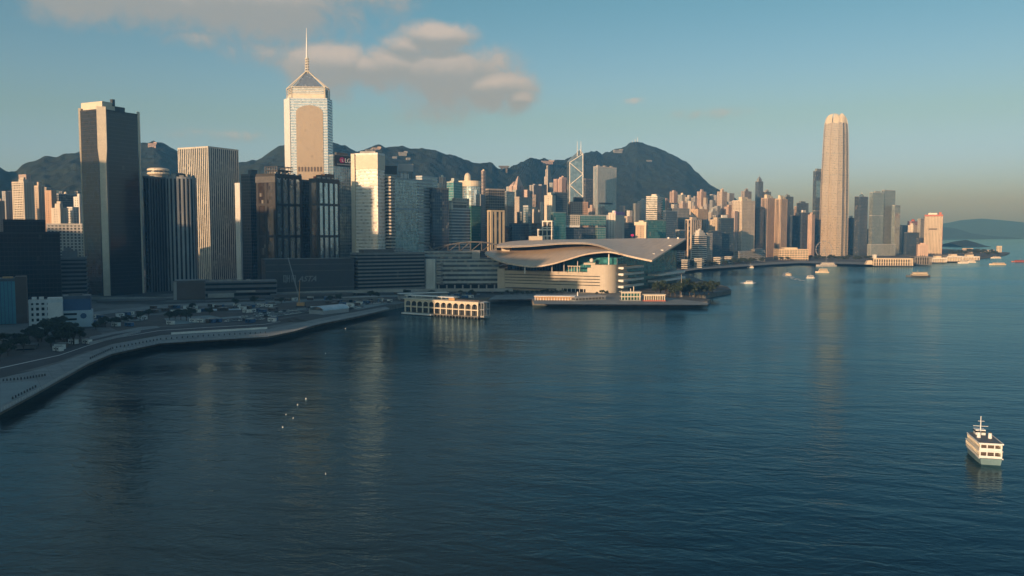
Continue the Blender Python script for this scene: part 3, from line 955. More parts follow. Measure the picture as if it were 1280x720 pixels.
#  ---- generic towers: name, label, left, corner, right, top (px), distance, style, wall, glass, extras
ROWS = [
    # ---- far left, behind the black block
    ('apartment_tower', 'plain grey apartment tower at far left, beside the cream tower with dark windows', 6, 9, 18, 240, 1320, 'apt', GREY, 'window_glass', {}),
    ('apartment_tower', 'cream apartment tower with a grid of dark windows above the black block', 17.5, 32, 44, 228, 1250, 'grid', CREAM, 'window_glass', {}),
    ('apartment_tower', 'slim brown tower peeking up behind the cream tower with dark windows', 26, 35, 40, 219, 1500, 'apt', PINK, 'window_glass', {}),
    ('apartment_tower', 'beige stepped tower right of the cream tower with dark windows', 44, 50, 57, 233, 1350, 'apt', TAN, 'window_glass', {}),
    ('apartment_tower', 'dull beige tower between the stepped beige tower and the orange brick one', 55, 60, 65, 235, 1450, 'apt', (0.42, 0.36, 0.3), 'window_glass', {}),
    ('apartment_tower', 'orange brick coloured tower at the foot of the left hill', 58, 66, 71, 239, 1330, 'slab', (0.55, 0.33, 0.2), 'window_glass', {}),
    ('office_tower', 'grey glass block capped by a pale dome, left of the tall dark tower', 72, 75, 96, 243, 1400, 'curtain', GREY, 'glass_dark', {'roof': 'dome'}),
    ('apartment_building', 'low cream sunlit block standing behind the pale hotel with punched windows', 66, 77, 86, 261, 1150, 'slab', (0.66, 0.57, 0.46), 'window_glass', {}),
    ('apartment_building', 'narrow white sunlit slab right of the low cream block', 86, 93, 97, 260, 1180, 'grid', WHITE, 'window_glass', {}),
    ('apartment_building', 'white topped narrow block squeezed against the left side of the tall dark tower', 94, 101, 108, 247, 1220, 'slab', WHITE, 'window_glass', {}),
    ('apartment_tower', 'dim brown tower low at the left frame edge, below the hill', -12, -2, 7, 252, 1280, 'apt', (0.3, 0.25, 0.2), 'window_glass', {}),
    ('hotel', 'pale hotel block with rows of small punched windows, its top edge in the sun', 58, 60, 107, 281, 960, 'grid', (0.5, 0.49, 0.47), 'glass_dark', {'t': 72, 'roof': None, 'wl': 26}),
    ('office_building', 'grey low annex in front of the pale hotel, beside the black block', 66, 69, 108, 324, 800, 'band', DGREY, 'glass_black', {'t': 65, 'wl': 30}),
    # ---- between the dark tower and the bronze twins
    ('office_tower', 'dark ribbed tower wedged right beside the tall dark tower', 181, 188, 212, 222, 905, 'fin', (0.12, 0.125, 0.13), 'glass_black', {}),
    ('office_tower', 'thin sunlit white edged tower in the gap right of the striped tower', 297, 301, 306, 230, 1080, 'slab', WHITE, 'window_glass', {}),
    ('office_tower', 'plain dark tower left of the bronze twin tower with sunlit top', 303, 314, 330, 219, 1010, 'curtain', DARK, 'glass_black', {}),
    ('office_tower', 'dark slab standing in the gap between the two bronze twin towers', 374, 379, 396, 226, 960, 'curtain', DARK, 'glass_black', {}),
    # ---- Wan Chai front
    ('office_tower', 'bluish glass tower with sunlit banded top left of the wide blue glass tower', 470, 489, 493, 222, 985, 'band', (0.52, 0.46, 0.38), 'glass_dark', {}),
    ('office_tower', 'pale banded slab rising behind the right shoulder of the wide blue glass tower', 521, 528, 547, 221, 1120, 'band', PALE, 'glass_blue', {}),
    ('office_tower', 'dark navy glass tower right of the pale banded slab', 538, 541, 561, 236, 1060, 'curtain', (0.09, 0.1, 0.12), 'glass_navy', {'t': 50}),
    ('apartment_tower', 'slim pink tower top with white cap peeking over the dark navy tower', 550, 554, 557, 222, 1500, 'apt', PINK, 'window_glass', {'roof': 'dome'}),
    ('apartment_building', 'small cream block beside the slim pink tower top with white cap', 545, 549, 552, 230, 1480, 'slab', CREAM, 'window_glass', {}),
    ('office_tower', 'green glass tower with a pale sunlit left face left of the round topped tower', 559, 567, 578, 228, 1270, 'curtain', (0.4, 0.45, 0.42), 'glass_teal', {}),
    ('office_tower', 'emerald glass tower right of the grey banded stepped tower', 586, 589, 601, 258, 1200, 'curtain', (0.1, 0.25, 0.2), 'glass_green', {}),
    ('apartment_tower', 'dim blue grey tower between the round topped tower and the bronze slab', 597, 601, 610, 244, 1330, 'apt', (0.25, 0.28, 0.3), 'window_glass', {}),
    ('office_tower', 'tall brown glass slab with a bright white left edge', 607, 611, 631, 237, 1200, 'curtain', (0.34, 0.30, 0.26), 'glass_smoke', {'t': 55}),
    ('office_tower', 'brown tower with golden vertical strips and a sunlit cap in front of the brown slab', 611, 614, 630, 264, 1120, 'widefin', (0.55, 0.43, 0.26), 'glass_dark', {'t': 55, 'roof': None}),
    ('office_tower', 'bluish grey tower right behind the brown slab with the bright left edge', 629, 633, 643, 240, 1450, 'curtain', (0.3, 0.33, 0.36), 'glass_blue', {}),
    ('apartment_tower', 'small brown tower low between the golden striped tower and the navy block', 631, 634, 642, 258, 1300, 'apt', (0.33, 0.26, 0.22), 'window_glass', {}),
    ('office_tower', 'grey block tower with a bright cream left edge and flat roof', 643.5, 649, 665, 247, 1380, 'slab', (0.47, 0.4, 0.34), 'window_glass', {'roof': None}),
    ('office_tower', 'slim steel grey tower standing in front of the grey block with cream edge', 650, 652, 657, 266, 1330, 'curtain', GREY, 'glass_blue', {}),
    ('office_building', 'squat navy glass block behind the left of the winged roof', 637, 640, 661, 280, 1250, 'curtain', (0.08, 0.1, 0.13), 'glass_navy', {'t': 60, 'roof': None}),
    ('office_building', 'dark slab building between golden striped tower and squat navy block', 628, 630, 640, 284, 1230, 'curtain', DARK, 'glass_navy', {}),
    ('office_tower', 'thin pale blue pillar like tower beside the squat navy block', 658, 660, 664, 258, 1310, 'curtain', PALE, 'glass_blue', {}),
    ('apartment_tower', 'grey apartment tower on the slope left of the stepped spire tower', 662, 667, 677, 232, 2000, 'apt', (0.33, 0.32, 0.33), 'window_glass', {'shape': 'notch'}),
    ('apartment_building', 'tiny pink block low beside the grey apartment tower on the slope', 657, 659, 662, 238, 1980, 'slab', PINK, 'window_glass', {}),
    ('apartment_building', 'jumbled cream low block left of the white framed headquarters', 661, 667, 675, 266, 1500, 'slab', CREAM, 'window_glass', {}),
    ('apartment_building', 'second cream block stepping down left of the jumbled cream block', 664, 669, 672, 260, 1560, 'slab', (0.6, 0.48, 0.36), 'window_glass', {}),
    ('office_building', 'dark brown low building below the jumbled cream blocks', 661, 664, 676, 280, 1330, 'band', (0.16, 0.12, 0.09), 'glass_dark', {'roof': None}),
    ('apartment_tower', 'pink apartment slab on the slope right of the stepped spire tower', 692, 702, 714, 224, 2050, 'apt', (0.5, 0.34, 0.3), 'window_glass', {'shape': 'notch'}),
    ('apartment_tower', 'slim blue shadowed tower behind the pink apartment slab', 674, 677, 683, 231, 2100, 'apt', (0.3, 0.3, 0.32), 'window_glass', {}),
    ('office_tower', 'cream tower with sunlit top above the white framed headquarters', 680.5, 690, 694, 245, 1480, 'slab', (0.66, 0.57, 0.45), 'window_glass', {}),
    ('office_tower', 'deep blue glass tower right of the cream tower above the white frames', 690, 693, 709, 241, 1500, 'curtain', (0.1, 0.15, 0.19), 'glass_navy', {'t': 50}),
    ('office_building', 'blue teal glass block in front of the deep blue tower', 690, 692, 707, 266, 1320, 'curtain', (0.1, 0.2, 0.24), 'glass_teal', {'t': 60, 'roof': None}),
    ('office_tower', 'slender pale green glass tower between deep blue tower and brown hotel', 704, 707, 713, 254, 1560, 'curtain', (0.3, 0.4, 0.4), 'glass_blue', {}),
    ('hotel_tower', 'brown square hotel tower with a dark roof box below the X braced tower', 712, 714, 734.5, 253, 1560, 'grid', (0.58, 0.36, 0.25), 'window_glass', {'t': 62, 'roof': 'darkbox'}),
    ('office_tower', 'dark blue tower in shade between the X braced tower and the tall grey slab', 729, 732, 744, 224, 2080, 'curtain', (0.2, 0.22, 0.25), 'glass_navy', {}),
    ('apartment_building', 'little pink block tucked at the foot of the tall grey slab', 735, 740, 744, 261, 1650, 'slab', PINK, 'window_glass', {}),
    ('apartment_building', 'small cream and pink stepped block right of the white tower with purple cap', 780, 784, 790, 271, 1720, 'slab', (0.58, 0.45, 0.36), 'window_glass', {}),
    ('apartment_building', 'tiny white topped block above the small cream and pink stepped block', 784, 787, 790, 264, 1850, 'slab', WHITE, 'window_glass', {}),
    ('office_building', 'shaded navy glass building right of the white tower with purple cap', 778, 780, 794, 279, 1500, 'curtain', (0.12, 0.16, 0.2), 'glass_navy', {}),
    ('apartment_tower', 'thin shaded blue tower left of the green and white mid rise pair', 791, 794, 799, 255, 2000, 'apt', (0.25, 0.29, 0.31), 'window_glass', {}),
    ('apartment_tower', 'pale stepped tower left of the white banded tower', 797, 802, 808, 252, 2080, 'apt', (0.52, 0.5, 0.46), 'window_glass', {}),
    ('apartment_tower', 'pale narrow tower rising just behind the left of the white banded tower', 803, 806, 811, 249, 2200, 'apt', (0.46, 0.42, 0.4), 'window_glass', {}),
    ('office_tower', 'white banded tower catching full sun behind the winged roof', 807.5, 821, 830, 246, 1750, 'band', (0.66, 0.63, 0.55), 'glass_dark', {'t': 20}),
    ('office_tower', 'teal glass tower attached right of the white banded tower', 820, 823, 831, 249, 1800, 'curtain', (0.25, 0.35, 0.37), 'glass_teal', {}),
    ('office_building', 'dark teal glass podium tower in front of the white banded tower', 806, 809, 832, 276, 1480, 'curtain', (0.1, 0.18, 0.2), 'glass_teal', {'t': 60, 'roof': None}),
    ('office_building', 'blue glass office block with bright blue top right of the dark teal podium', 830, 832, 846, 264, 1750, 'curtain', (0.15, 0.25, 0.35), 'glass_navy', {'t': 55}),
    ('office_building', 'wide grey blue office block behind the right tip of the winged roof', 838, 841, 861, 261, 1820, 'grid', (0.28, 0.3, 0.31), 'glass_dark', {'t': 55}),
    ('apartment_tower', 'slim orange apartment tower above the blue glass office block', 828, 832, 836, 250, 2250, 'apt', (0.58, 0.36, 0.26), 'window_glass', {}),
    ('apartment_tower', 'tall pink pencil tower against the mountain, left of the domed greenish tower', 837, 842, 846, 240, 2400, 'apt', (0.52, 0.38, 0.33), 'window_glass', {'shape': 'notch'}),
    ('apartment_tower', 'greenish grey tower with rounded crown against the mountain', 847, 852, 857, 244, 2380, 'apt', (0.35, 0.38, 0.37), 'window_glass', {'roof': 'dome'}),
    ('apartment_tower', 'pale tower right of the greenish grey tower with rounded crown', 856, 861, 866, 247, 2380, 'apt', (0.47, 0.44, 0.41), 'window_glass', {}),
    ('apartment_building', 'pink wide apartment block in the middle of the hillside cluster', 847, 853, 860, 254, 2250, 'apt', (0.5, 0.4, 0.36), 'window_glass', {'shape': 'notch'}),
    ('apartment_tower', 'white sunlit thin tower right of the pink wide apartment block', 860, 863, 866, 252, 2200, 'apt', (0.64, 0.56, 0.48), 'window_glass', {}),
    ('apartment_tower', 'dim grey tower between the thin white tower and the double peaked pink tower', 864, 868, 873, 248, 2300, 'apt', (0.33, 0.33, 0.34), 'window_glass', {}),
    ('apartment_tower', 'double peaked pink tower tallest in the hillside cluster', 871, 876, 882, 240, 2300, 'apt', (0.55, 0.4, 0.34), 'window_glass', {'shape': 'notch'}),
    ('apartment_tower', 'grey apartment tower, left one of the grey trio beneath the mountain foot', 882, 885, 888, 245, 2350, 'apt', (0.36, 0.36, 0.38), 'window_glass', {}),
    ('apartment_tower', 'grey apartment tower, middle one of the grey trio beneath the mountain foot', 887.5, 890, 893, 243.5, 2380, 'apt', (0.4, 0.4, 0.41), 'window_glass', {}),
    ('apartment_tower', 'grey apartment tower, right one of the grey trio beneath the mountain foot', 892.5, 895, 898, 244.5, 2360, 'apt', (0.32, 0.33, 0.36), 'window_glass', {}),
    ('apartment_tower', 'tall beige tower right of the grey trio beneath the mountain foot', 896, 902, 908, 240, 2320, 'apt', (0.52, 0.43, 0.37), 'window_glass', {'shape': 'notch'}),
    ('apartment_tower', 'bluish tower left of the tall white office tower with flat roof', 908, 911, 917, 242, 2450, 'apt', (0.33, 0.35, 0.38), 'window_glass', {}),
    ('apartment_building', 'pink low block under the bluish tower beside the white office tower', 905, 910, 917, 259, 2200, 'slab', PINK, 'window_glass', {}),
    ('apartment_tower', 'pale blue grey stepped block below the grey trio', 886, 890, 897, 264, 2100, 'apt', (0.42, 0.45, 0.46), 'window_glass', {}),
    ('office_building', 'orange brown square block high above the striped sunlit building', 863.5, 872, 884, 262, 1950, 'slab', (0.62, 0.43, 0.27), 'window_glass', {'roof': None}),
    ('office_building', 'vertically striped sunlit building below the orange brown square block', 855.5, 864, 876, 275, 1800, 'widefin', (0.62, 0.52, 0.42), 'glass_dark', {}),
    ('office_building', 'white tower with tiered rounded cap above the shore trees', 865, 873, 883, 295, 1620, 'band', (0.66, 0.62, 0.56), 'window_glass', {'roof': 'tiers'}),
    ('office_building', 'pale grey block beside the white tower with tiered rounded cap', 881, 884, 890, 292, 1650, 'grid', (0.45, 0.44, 0.42), 'window_glass', {}),
    ('office_building', 'beige flat building right of the orange brown square block', 887, 896, 905, 275, 1900, 'slab', (0.56, 0.46, 0.33), 'window_glass', {}),
    ('office_building', 'dark blue glass building before the beige flat building', 886, 889, 902, 289, 1780, 'curtain', (0.08, 0.12, 0.16), 'glass_navy', {'t': 55, 'roof': None}),
    ('office_building', 'dark teal glass building with small white roof house', 898, 901, 917, 273, 1830, 'curtain', (0.1, 0.16, 0.19), 'glass_navy', {'t': 58, 'roof': 'whitebox'}),
    ('apartment_tower', 'blue grey building with rounded left side behind winged roof tip', 846, 849, 856, 288, 1600, 'band', (0.36, 0.38, 0.4), 'glass_dark', {}),
    # ---- Central
    ('office_tower', 'tall white sunlit office tower with a flat roof standing at the water edge', 915.5, 927, 943, 251, 2080, 'grid', (0.72, 0.62, 0.5), 'window_glass', {'shape': 'box', 'roof': 'cluster'}),
    ('office_tower', 'brown grey tower behind the tall white sunlit office tower', 926, 930, 938.5, 239.5, 2500, 'apt', (0.3, 0.28, 0.28), 'window_glass', {'shape': 'notch'}),
    ('office_tower', 'tallest bluish tower with a pointed cap behind the pink twin towers', 943, 947, 953.5, 227, 2600, 'curtain', (0.25, 0.29, 0.33), 'glass_navy', {'shape': 'chamfer', 'roof': 'spire'}),
    ('office_tower', 'grey shoulder tower right of the tallest bluish tower', 953, 957, 963, 240, 2620, 'curtain', (0.3, 0.33, 0.35), 'glass_navy', {}),
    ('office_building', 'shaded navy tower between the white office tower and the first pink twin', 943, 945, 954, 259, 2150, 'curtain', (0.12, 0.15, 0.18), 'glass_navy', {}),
    ('office_tower', 'first pink twin tower with rounded corners and a white crown', 950, 958, 968.5, 248, 2200, 'fin', (0.55, 0.42, 0.34), 'glass_bronze', {'shape': 'chamfer', 'roof': 'cluster'}),
    ('office_tower', 'second pink twin tower, the brighter one with a golden edge', 967.5, 975, 984, 249, 2180, 'fin', (0.62, 0.45, 0.32), 'glass_bronze', {'shape': 'chamfer', 'roof': 'cluster'}),
    ('office_tower', 'shaded blue tower close behind the second pink twin tower', 976, 982, 991, 246, 2450, 'curtain', (0.2, 0.25, 0.28), 'glass_navy', {}),
    ('office_tower', 'dark blue tower with rounded top left of the windowed dark tower', 993, 998, 1012, 254, 2500, 'curtain', (0.15, 0.2, 0.24), 'glass_navy', {'shape': 'round'}),
    ('office_building', 'navy block in the shade right of the second pink twin tower', 989, 991, 1002, 270, 2350, 'curtain', (0.12, 0.16, 0.2), 'glass_navy', {}),
    ('office_building', 'stepped navy block with pale pink roof before the dark rounded tower', 999, 1002, 1012, 266, 2330, 'curtain', (0.2, 0.22, 0.26), 'glass_navy', {'roof': 'whitebox'}),
    ('office_tower', 'thin pink lit tower beside the windowed dark tower', 1009.5, 1014.5, 1018, 269, 2260, 'slab', (0.55, 0.38, 0.3), 'window_glass', {}),
    ('office_building', 'low dark tower immediately right of the giant curved tower', 1059, 1062, 1069, 273, 2450, 'curtain', (0.16, 0.2, 0.25), 'glass_navy', {'roof': 'whitebox'}),
    ('office_tower', 'dark blue tower with a pointed glass dome right of the giant curved tower', 1067, 1074, 1084.5, 246, 2350, 'curtain', (0.14, 0.18, 0.22), 'glass_navy', {'shape': 'chamfer', 'roof': 'glassdome'}),
    ('hotel_tower', 'wide silver blue hotel tower with a tall recessed central groove', 1086, 1090, 1104, 241, 2400, 'curtain', (0.36, 0.42, 0.43), 'glass_blue', {'t': 55, 'belts': (270,)}),
    ('hotel_tower', 'taller blue grey hotel tower with rounded flank behind the silver blue hotel', 1101, 1104, 1118.5, 238, 2440, 'curtain', (0.34, 0.38, 0.4), 'glass_blue', {'shape': 'chamfer', 't': 55}),
    ('hotel_tower', 'lower stepped wing at the right side of the blue grey hotel tower', 1116, 1118, 1124.5, 257, 2430, 'curtain', (0.34, 0.38, 0.4), 'glass_blue', {}),
    ('office_building', 'low grey glass podium with vertical strips below the silver blue hotel', 1084, 1088, 1119, 306, 2320, 'fin', (0.4, 0.45, 0.46), 'glass_blue', {'t': 65, 'roof': None}),
    ('office_building', 'long dim navy podium right of the foot of the giant curved tower', 1062, 1065, 1098, 311, 2400, 'band', (0.14, 0.18, 0.21), 'glass_navy', {'t': 65, 'roof': None}),
    ('office_tower', 'dark tower left of the reddish domed tower', 1124, 1127, 1134, 282, 2650, 'apt', (0.18, 0.2, 0.23), 'window_glass', {}),
    ('office_tower', 'tower with a reddish rounded crown left of the red framed cream block', 1134, 1139, 1147, 277, 2750, 'apt', (0.42, 0.2, 0.2), 'window_glass', {'roof': 'reddome'}),
    ('apartment_building', 'white sunlit block before the tower with reddish rounded crown', 1134.5, 1141, 1146, 282, 2600, 'slab', WHITE, 'window_glass', {}),
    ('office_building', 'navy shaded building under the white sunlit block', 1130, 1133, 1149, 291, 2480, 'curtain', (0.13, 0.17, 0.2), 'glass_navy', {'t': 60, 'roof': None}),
    ('office_tower', 'slim grey tower just left of the red framed cream block', 1146.5, 1150, 1155, 274, 2600, 'apt', (0.36, 0.38, 0.38), 'window_glass', {}),
    ('office_building', 'dark low block behind the ferry piers left of the red framed cream block', 1144, 1147, 1158, 298, 2500, 'curtain', (0.1, 0.14, 0.17), 'glass_navy', {'roof': None}),
    ('office_building', 'small pinkish cube building at the foot of the red framed cream block', 1147, 1160, 1169, 306, 2300, 'slab', (0.6, 0.43, 0.35), 'window_glass', {'t': 20, 'wr': 35}),
    ('office_building', 'beige stepped block on the far right pier shore', 1203, 1216, 1221, 311, 2600, 'band', (0.6, 0.5, 0.37), 'window_glass', {'t': 20}),
    ('office_building', 'slim cream block marking the end of the far right shore', 1246, 1252, 1254.5, 308, 2750, 'grid', (0.62, 0.58, 0.44), 'window_glass', {'t': 20}),
    ('office_building', 'long low pale building between beige stepped block and slim cream block', 1224, 1243, 1246, 313, 2700, 'band', (0.52, 0.46, 0.38), 'window_glass', {'t': 15, 'roof': None}),
    # ---- extra rows of the hillside behind
    ('apartment_tower', 'dim slender tower between the round topped tower and the hill, with lit pink crown', 601.8, 604.5, 608.4, 214, 1900, 'apt', (0.56, 0.42, 0.36), 'window_glass', {'shape': 'round', 'roof': 'dome'}),
    ('apartment_tower', 'pale grey slope tower left of the pink pointed tower', 633, 637, 643, 234, 2100, 'apt', (0.38, 0.4, 0.4), 'window_glass', {}),
    ('apartment_tower', 'low greenish slope tower beneath the pink pointed tower', 641, 645, 651, 238, 2000, 'apt', (0.36, 0.39, 0.37), 'window_glass', {}),
    ('apartment_tower', 'dull slope tower between the grey slope tower and the stepped spire tower', 675.5, 678.5, 682, 236, 2050, 'apt', (0.32, 0.34, 0.36), 'window_glass', {}),
    ('apartment_tower', 'faint bluish slope tower right of the stepped spire tower', 688, 690.5, 693.5, 229, 2150, 'apt', (0.34, 0.36, 0.37), 'window_glass', {}),
    ('apartment_tower', 'short brown slope tower left of the double peaked pink tower', 866.5, 868.5, 871.5, 258, 2150, 'apt', (0.4, 0.32, 0.28), 'window_glass', {}),
    ('apartment_tower', 'short white slope tower below the tall pink pencil tower', 839, 842, 846, 256, 2150, 'apt', (0.6, 0.57, 0.53), 'window_glass', {}),
    ('apartment_tower', 'hazy tower with flat top behind the orange brown square block', 880, 883, 888, 256, 2250, 'apt', (0.4, 0.38, 0.38), 'window_glass', {}),
    ('apartment_tower', 'shaded tower behind the pink low block beside the white office tower', 899, 902, 906, 256, 2200, 'apt', (0.36, 0.35, 0.36), 'window_glass', {}),
    ('apartment_tower', 'hazy distant tower seen between second pink twin and dark rounded tower', 986, 989, 994, 262, 2650, 'apt', (0.34, 0.38, 0.4), 'window_glass', {}),
]


def roof_extra(o, info, kind):
    c, dL, dR, a, b, z, base = info
    zt = z + 1.5
    ctr = (c[0] + dL[0] * a / 2 + dR[0] * b / 2, c[1] + dL[1] * a / 2 + dR[1] * b / 2)
    r = min(a, b) / 2
    mb = MB()
    if kind == 'dome':
        mb.lathe(ctr, [(r * 0.62, zt - 0.5), (r * 0.62, zt + r * 0.25), (r * 0.52, zt + r * 0.6), (r * 0.3, zt + r * 0.85), (r * 0.05, zt + r * 0.95)], 14)
        mb.build('roof_dome', 'cream_paint', parent=o, smooth=False)
    elif kind == 'reddome':
        mb.lathe(ctr, [(r * 0.95, zt - 0.5), (r * 0.95, zt + r * 0.3), (r * 0.8, zt + r * 0.7), (r * 0.45, zt + r * 1.0), (r * 0.05, zt + r * 1.1)], 14)
        mb.build('roof_dome', 'red_paint', parent=o)
    elif kind == 'glassdome':
        mb.lathe(ctr, [(r * 0.92, zt - 0.5), (r * 0.85, zt + r * 0.3), (r * 0.62, zt + r * 0.62), (r * 0.3, zt + r * 0.85), (r * 0.04, zt + r * 0.98)], 8)
        mb.build('roof_dome', 'glass_blue', parent=o)
        MB().tube([(ctr[0], ctr[1], zt + r * 0.8), (ctr[0], ctr[1], zt + r * 1.35)], 0.6, 6).build('mast', 'steel', parent=o)
    elif kind == 'spire':
        p = plan((c[0] + (dL[0] * a + dR[0] * b) * 0.2, c[1] + (dL[1] * a + dR[1] * b) * 0.2), dL, dR, a * 0.6, b * 0.6)
        mb.prism(p, zt - 0.4, zt + 6, 0)
        q = [(ctr[0] + (x - ctr[0]) * 0.25, ctr[1] + (y - ctr[1]) * 0.25) for x, y in p]
        mb.prism(p, zt + 6, zt + 14, 0, top=q)
        mb.build('roof_crown', ['wall'], parent=o)
        MB().tube([(ctr[0], ctr[1], zt + 13), (ctr[0], ctr[1], zt + 21)], 0.5, 5).build('mast', 'steel', parent=o)
    elif kind == 'darkbox':
        mb.prism(rect(c, dL, dR, a * 0.2, a * 0.8, b * 0.22, b * 0.75), zt - 0.3, zt + 8.5, 0)
        mb.build('plant_room', 'dark_paint', parent=o)
    elif kind == 'whitebox':
        mb.prism(rect(c, dL, dR, a * 0.1, a * 0.55, b * 0.1, b * 0.5), zt - 0.3, zt + 6, 0)
        mb.build('plant_room', 'white_paint', parent=o)
    elif kind == 'cluster':
        for u0, u1, v0, v1, h in ((0.15, 0.4, 0.1, 0.4, 6), (0.45, 0.8, 0.3, 0.75, 9), (0.2, 0.5, 0.55, 0.85, 5)):
            mb = MB()
            mb.prism(rect(c, dL, dR, a * u0, a * u1, b * v0, b * v1), zt - 0.3, zt + h, 0)
            mb.build('plant_room', 'cream_paint', parent=o)
    elif kind == 'tiers':
        mb.prism(plan((c[0] + (dL[0] * a + dR[0] * b) * 0.08, c[1] + (dL[1] * a + dR[1] * b) * 0.08), dL, dR, a * 0.84, b * 0.84, 'chamfer'), zt - 0.3, zt + 5, 0)
        mb.prism(plan((c[0] + (dL[0] * a + dR[0] * b) * 0.2, c[1] + (dL[1] * a + dR[1] * b) * 0.2), dL, dR, a * 0.6, b * 0.6, 'chamfer'), zt + 5, zt + 9.5, 0)
        mb.lathe(ctr, [(r * 0.45, zt + 9.2), (r * 0.45, zt + 11), (r * 0.2, zt + 13)], 12)
        mb.build('roof_crown', ['wall'], parent=o)


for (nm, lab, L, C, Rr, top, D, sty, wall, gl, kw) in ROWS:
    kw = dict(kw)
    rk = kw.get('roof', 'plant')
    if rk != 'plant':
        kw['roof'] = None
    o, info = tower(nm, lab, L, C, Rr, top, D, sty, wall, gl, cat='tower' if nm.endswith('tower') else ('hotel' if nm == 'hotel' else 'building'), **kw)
    if rk not in ('plant', None):
        roof_extra(o, info, rk)


# dense rows of slim apartment towers up the slope
rf = random.Random(21)
SPANS = [(600, 640, 242, 262, 1650), (640, 712, 240, 264, 1900), (775, 812, 256, 276, 2050), (812, 920, 247, 266, 2250), (820, 920, 262, 282, 2000), (945, 1012, 256, 276, 2550), (0, 100, 238, 258, 1520), (1124, 1150, 282, 296, 2700)]
KINDS = [('pink', (0.50, 0.38, 0.33)), ('grey', (0.36, 0.37, 0.385)), ('cream', (0.56, 0.49, 0.41)), ('dull blue', (0.27, 0.30, 0.33))]
for (x0, x1, t0, t1, D0) in SPANS:
    x = x0
    while x < x1:
        w_ = rf.uniform(3.2, 6.5)
        k_, col_ = rf.choice(KINDS)
        f_ = rf.uniform(.82, 1.12)
        tower('apartment_tower', k_ + ' slim apartment tower half hidden in the dense rows below the hills', x, x + w_ * rf.uniform(.35, .65), x + w_, rf.uniform(t0, t1), D0 * rf.uniform(.95, 1.06), 'apt', tuple(v * f_ for v in col_),
              'window_glass', shape='notch' if rf.random() < .3 else 'box', group='slim apartment towers below the hills')
        x += w_ * rf.uniform(.9, 1.7)
# ------------------------------------------------------------------ landmark towers


def onface(c, d, px, py):
    """point of the upright plane through c along d that is seen at (px, py)"""
    dx, dy, dz = px - 640.0, F * cp + (360 - py) * sp, -F * sp + (360 - py) * cp
    # solve c + w d = s (dx, dy)
    det = d[0] * (-dy) - d[1] * (-dx)
    w = (c[0] * dy - c[1] * dx) / det
    x, y = c[0] + w * d[0], c[1] + w * d[1]
    s = y / dy
    return Vector((x, y, H + dz * s)), w


def panel(name, c, d, px0, px1, py0, py1, out, mat, parent, thick=0.4, arch=False):
    """flat panel on a face; its outer side is `out` metres proud of the face"""
    n = (d[1], -d[0])
    p0, w0 = onface(c, d, px0, (py0 + py1) / 2)
    p1, w1 = onface(c, d, px1, (py0 + py1) / 2)
    zt, zb = onface(c, d, (px0 + px1) / 2, py0)[0].z, onface(c, d, (px0 + px1) / 2, py1)[0].z
    W = w1 - w0
    prof = [(0, zb), (W, zb)]
    if arch:
        r = W / 2
        k = min(0.55, (zt - zb) * 0.5 / r)
        prof += [(W / 2 + r * math.cos(t * math.pi / 12), zt - r * k + r * k * math.sin(t * math.pi / 12)) for t in range(13)]
    else:
        prof += [(W, zt), (0, zt)]
    mb = MB()
    k = len(prof)
    for dd in (out, out - thick):
        for (u, z) in prof:
            mb.v.append((c[0] + d[0] * (w0 + u) + n[0] * dd, c[1] + d[1] * (w0 + u) + n[1] * dd, z))
    mb.f.append(tuple(range(k)))
    mb.f.append(tuple(range(2 * k - 1, k - 1, -1)))
    mb.m += [0, 0]
    for i in range(k):
        j = (i + 1) % k
        mb.f.append((i, i + k, j + k, j))
        mb.m.append(0)
    return mb.build(name, mat, parent=parent)


def lettering(txt, c, d, px, py_base, height, out, mat, parent, shear=0.0, name='lettering'):
    cu = bpy.data.curves.new(name, 'FONT')
    cu.body = txt
    cu.size = height / 0.7
    cu.extrude = 0.15
    cu.offset = height * 0.02
    cu.shear = shear
    cu.materials.append(MATS[mat])
    tmp = bpy.data.objects.new(name, cu)
    col.objects.link(tmp)
    dg = bpy.context.evaluated_depsgraph_get()
    me = bpy.data.meshes.new_from_object(tmp.evaluated_get(dg))
    bpy.data.objects.remove(tmp)
    bpy.data.curves.remove(cu)
    me.name = name
    o = bpy.data.objects.new(name, me)
    col.objects.link(o)
    n = Vector((d[1], -d[0], 0))
    p, w = onface(c, d, px, py_base)
    p = p + n * (out + 0.2)
    o.parent = parent
    from mathutils import Matrix
    rot = Matrix(((d[0], 0, n.x), (d[1], 0, n.y), (0, 1, 0)))
    o.rotation_euler = rot.to_euler()
    o.location = p - world_loc(parent)
    return o


# black block at the far left
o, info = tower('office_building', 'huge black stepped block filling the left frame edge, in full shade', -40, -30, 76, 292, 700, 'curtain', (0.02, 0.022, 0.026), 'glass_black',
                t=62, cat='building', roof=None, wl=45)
c, dL, dR, a, b, z, base = info
mb = MB()
facade(mb, rect(c, dL, dR, 6, a - 5, b * 0.33, b * 0.82), z + 1.0, zat(276, 700), 'curtain')
mb.build('upper_storey', ['wall', 'glass_black', 'roof_deck'], parent=o)

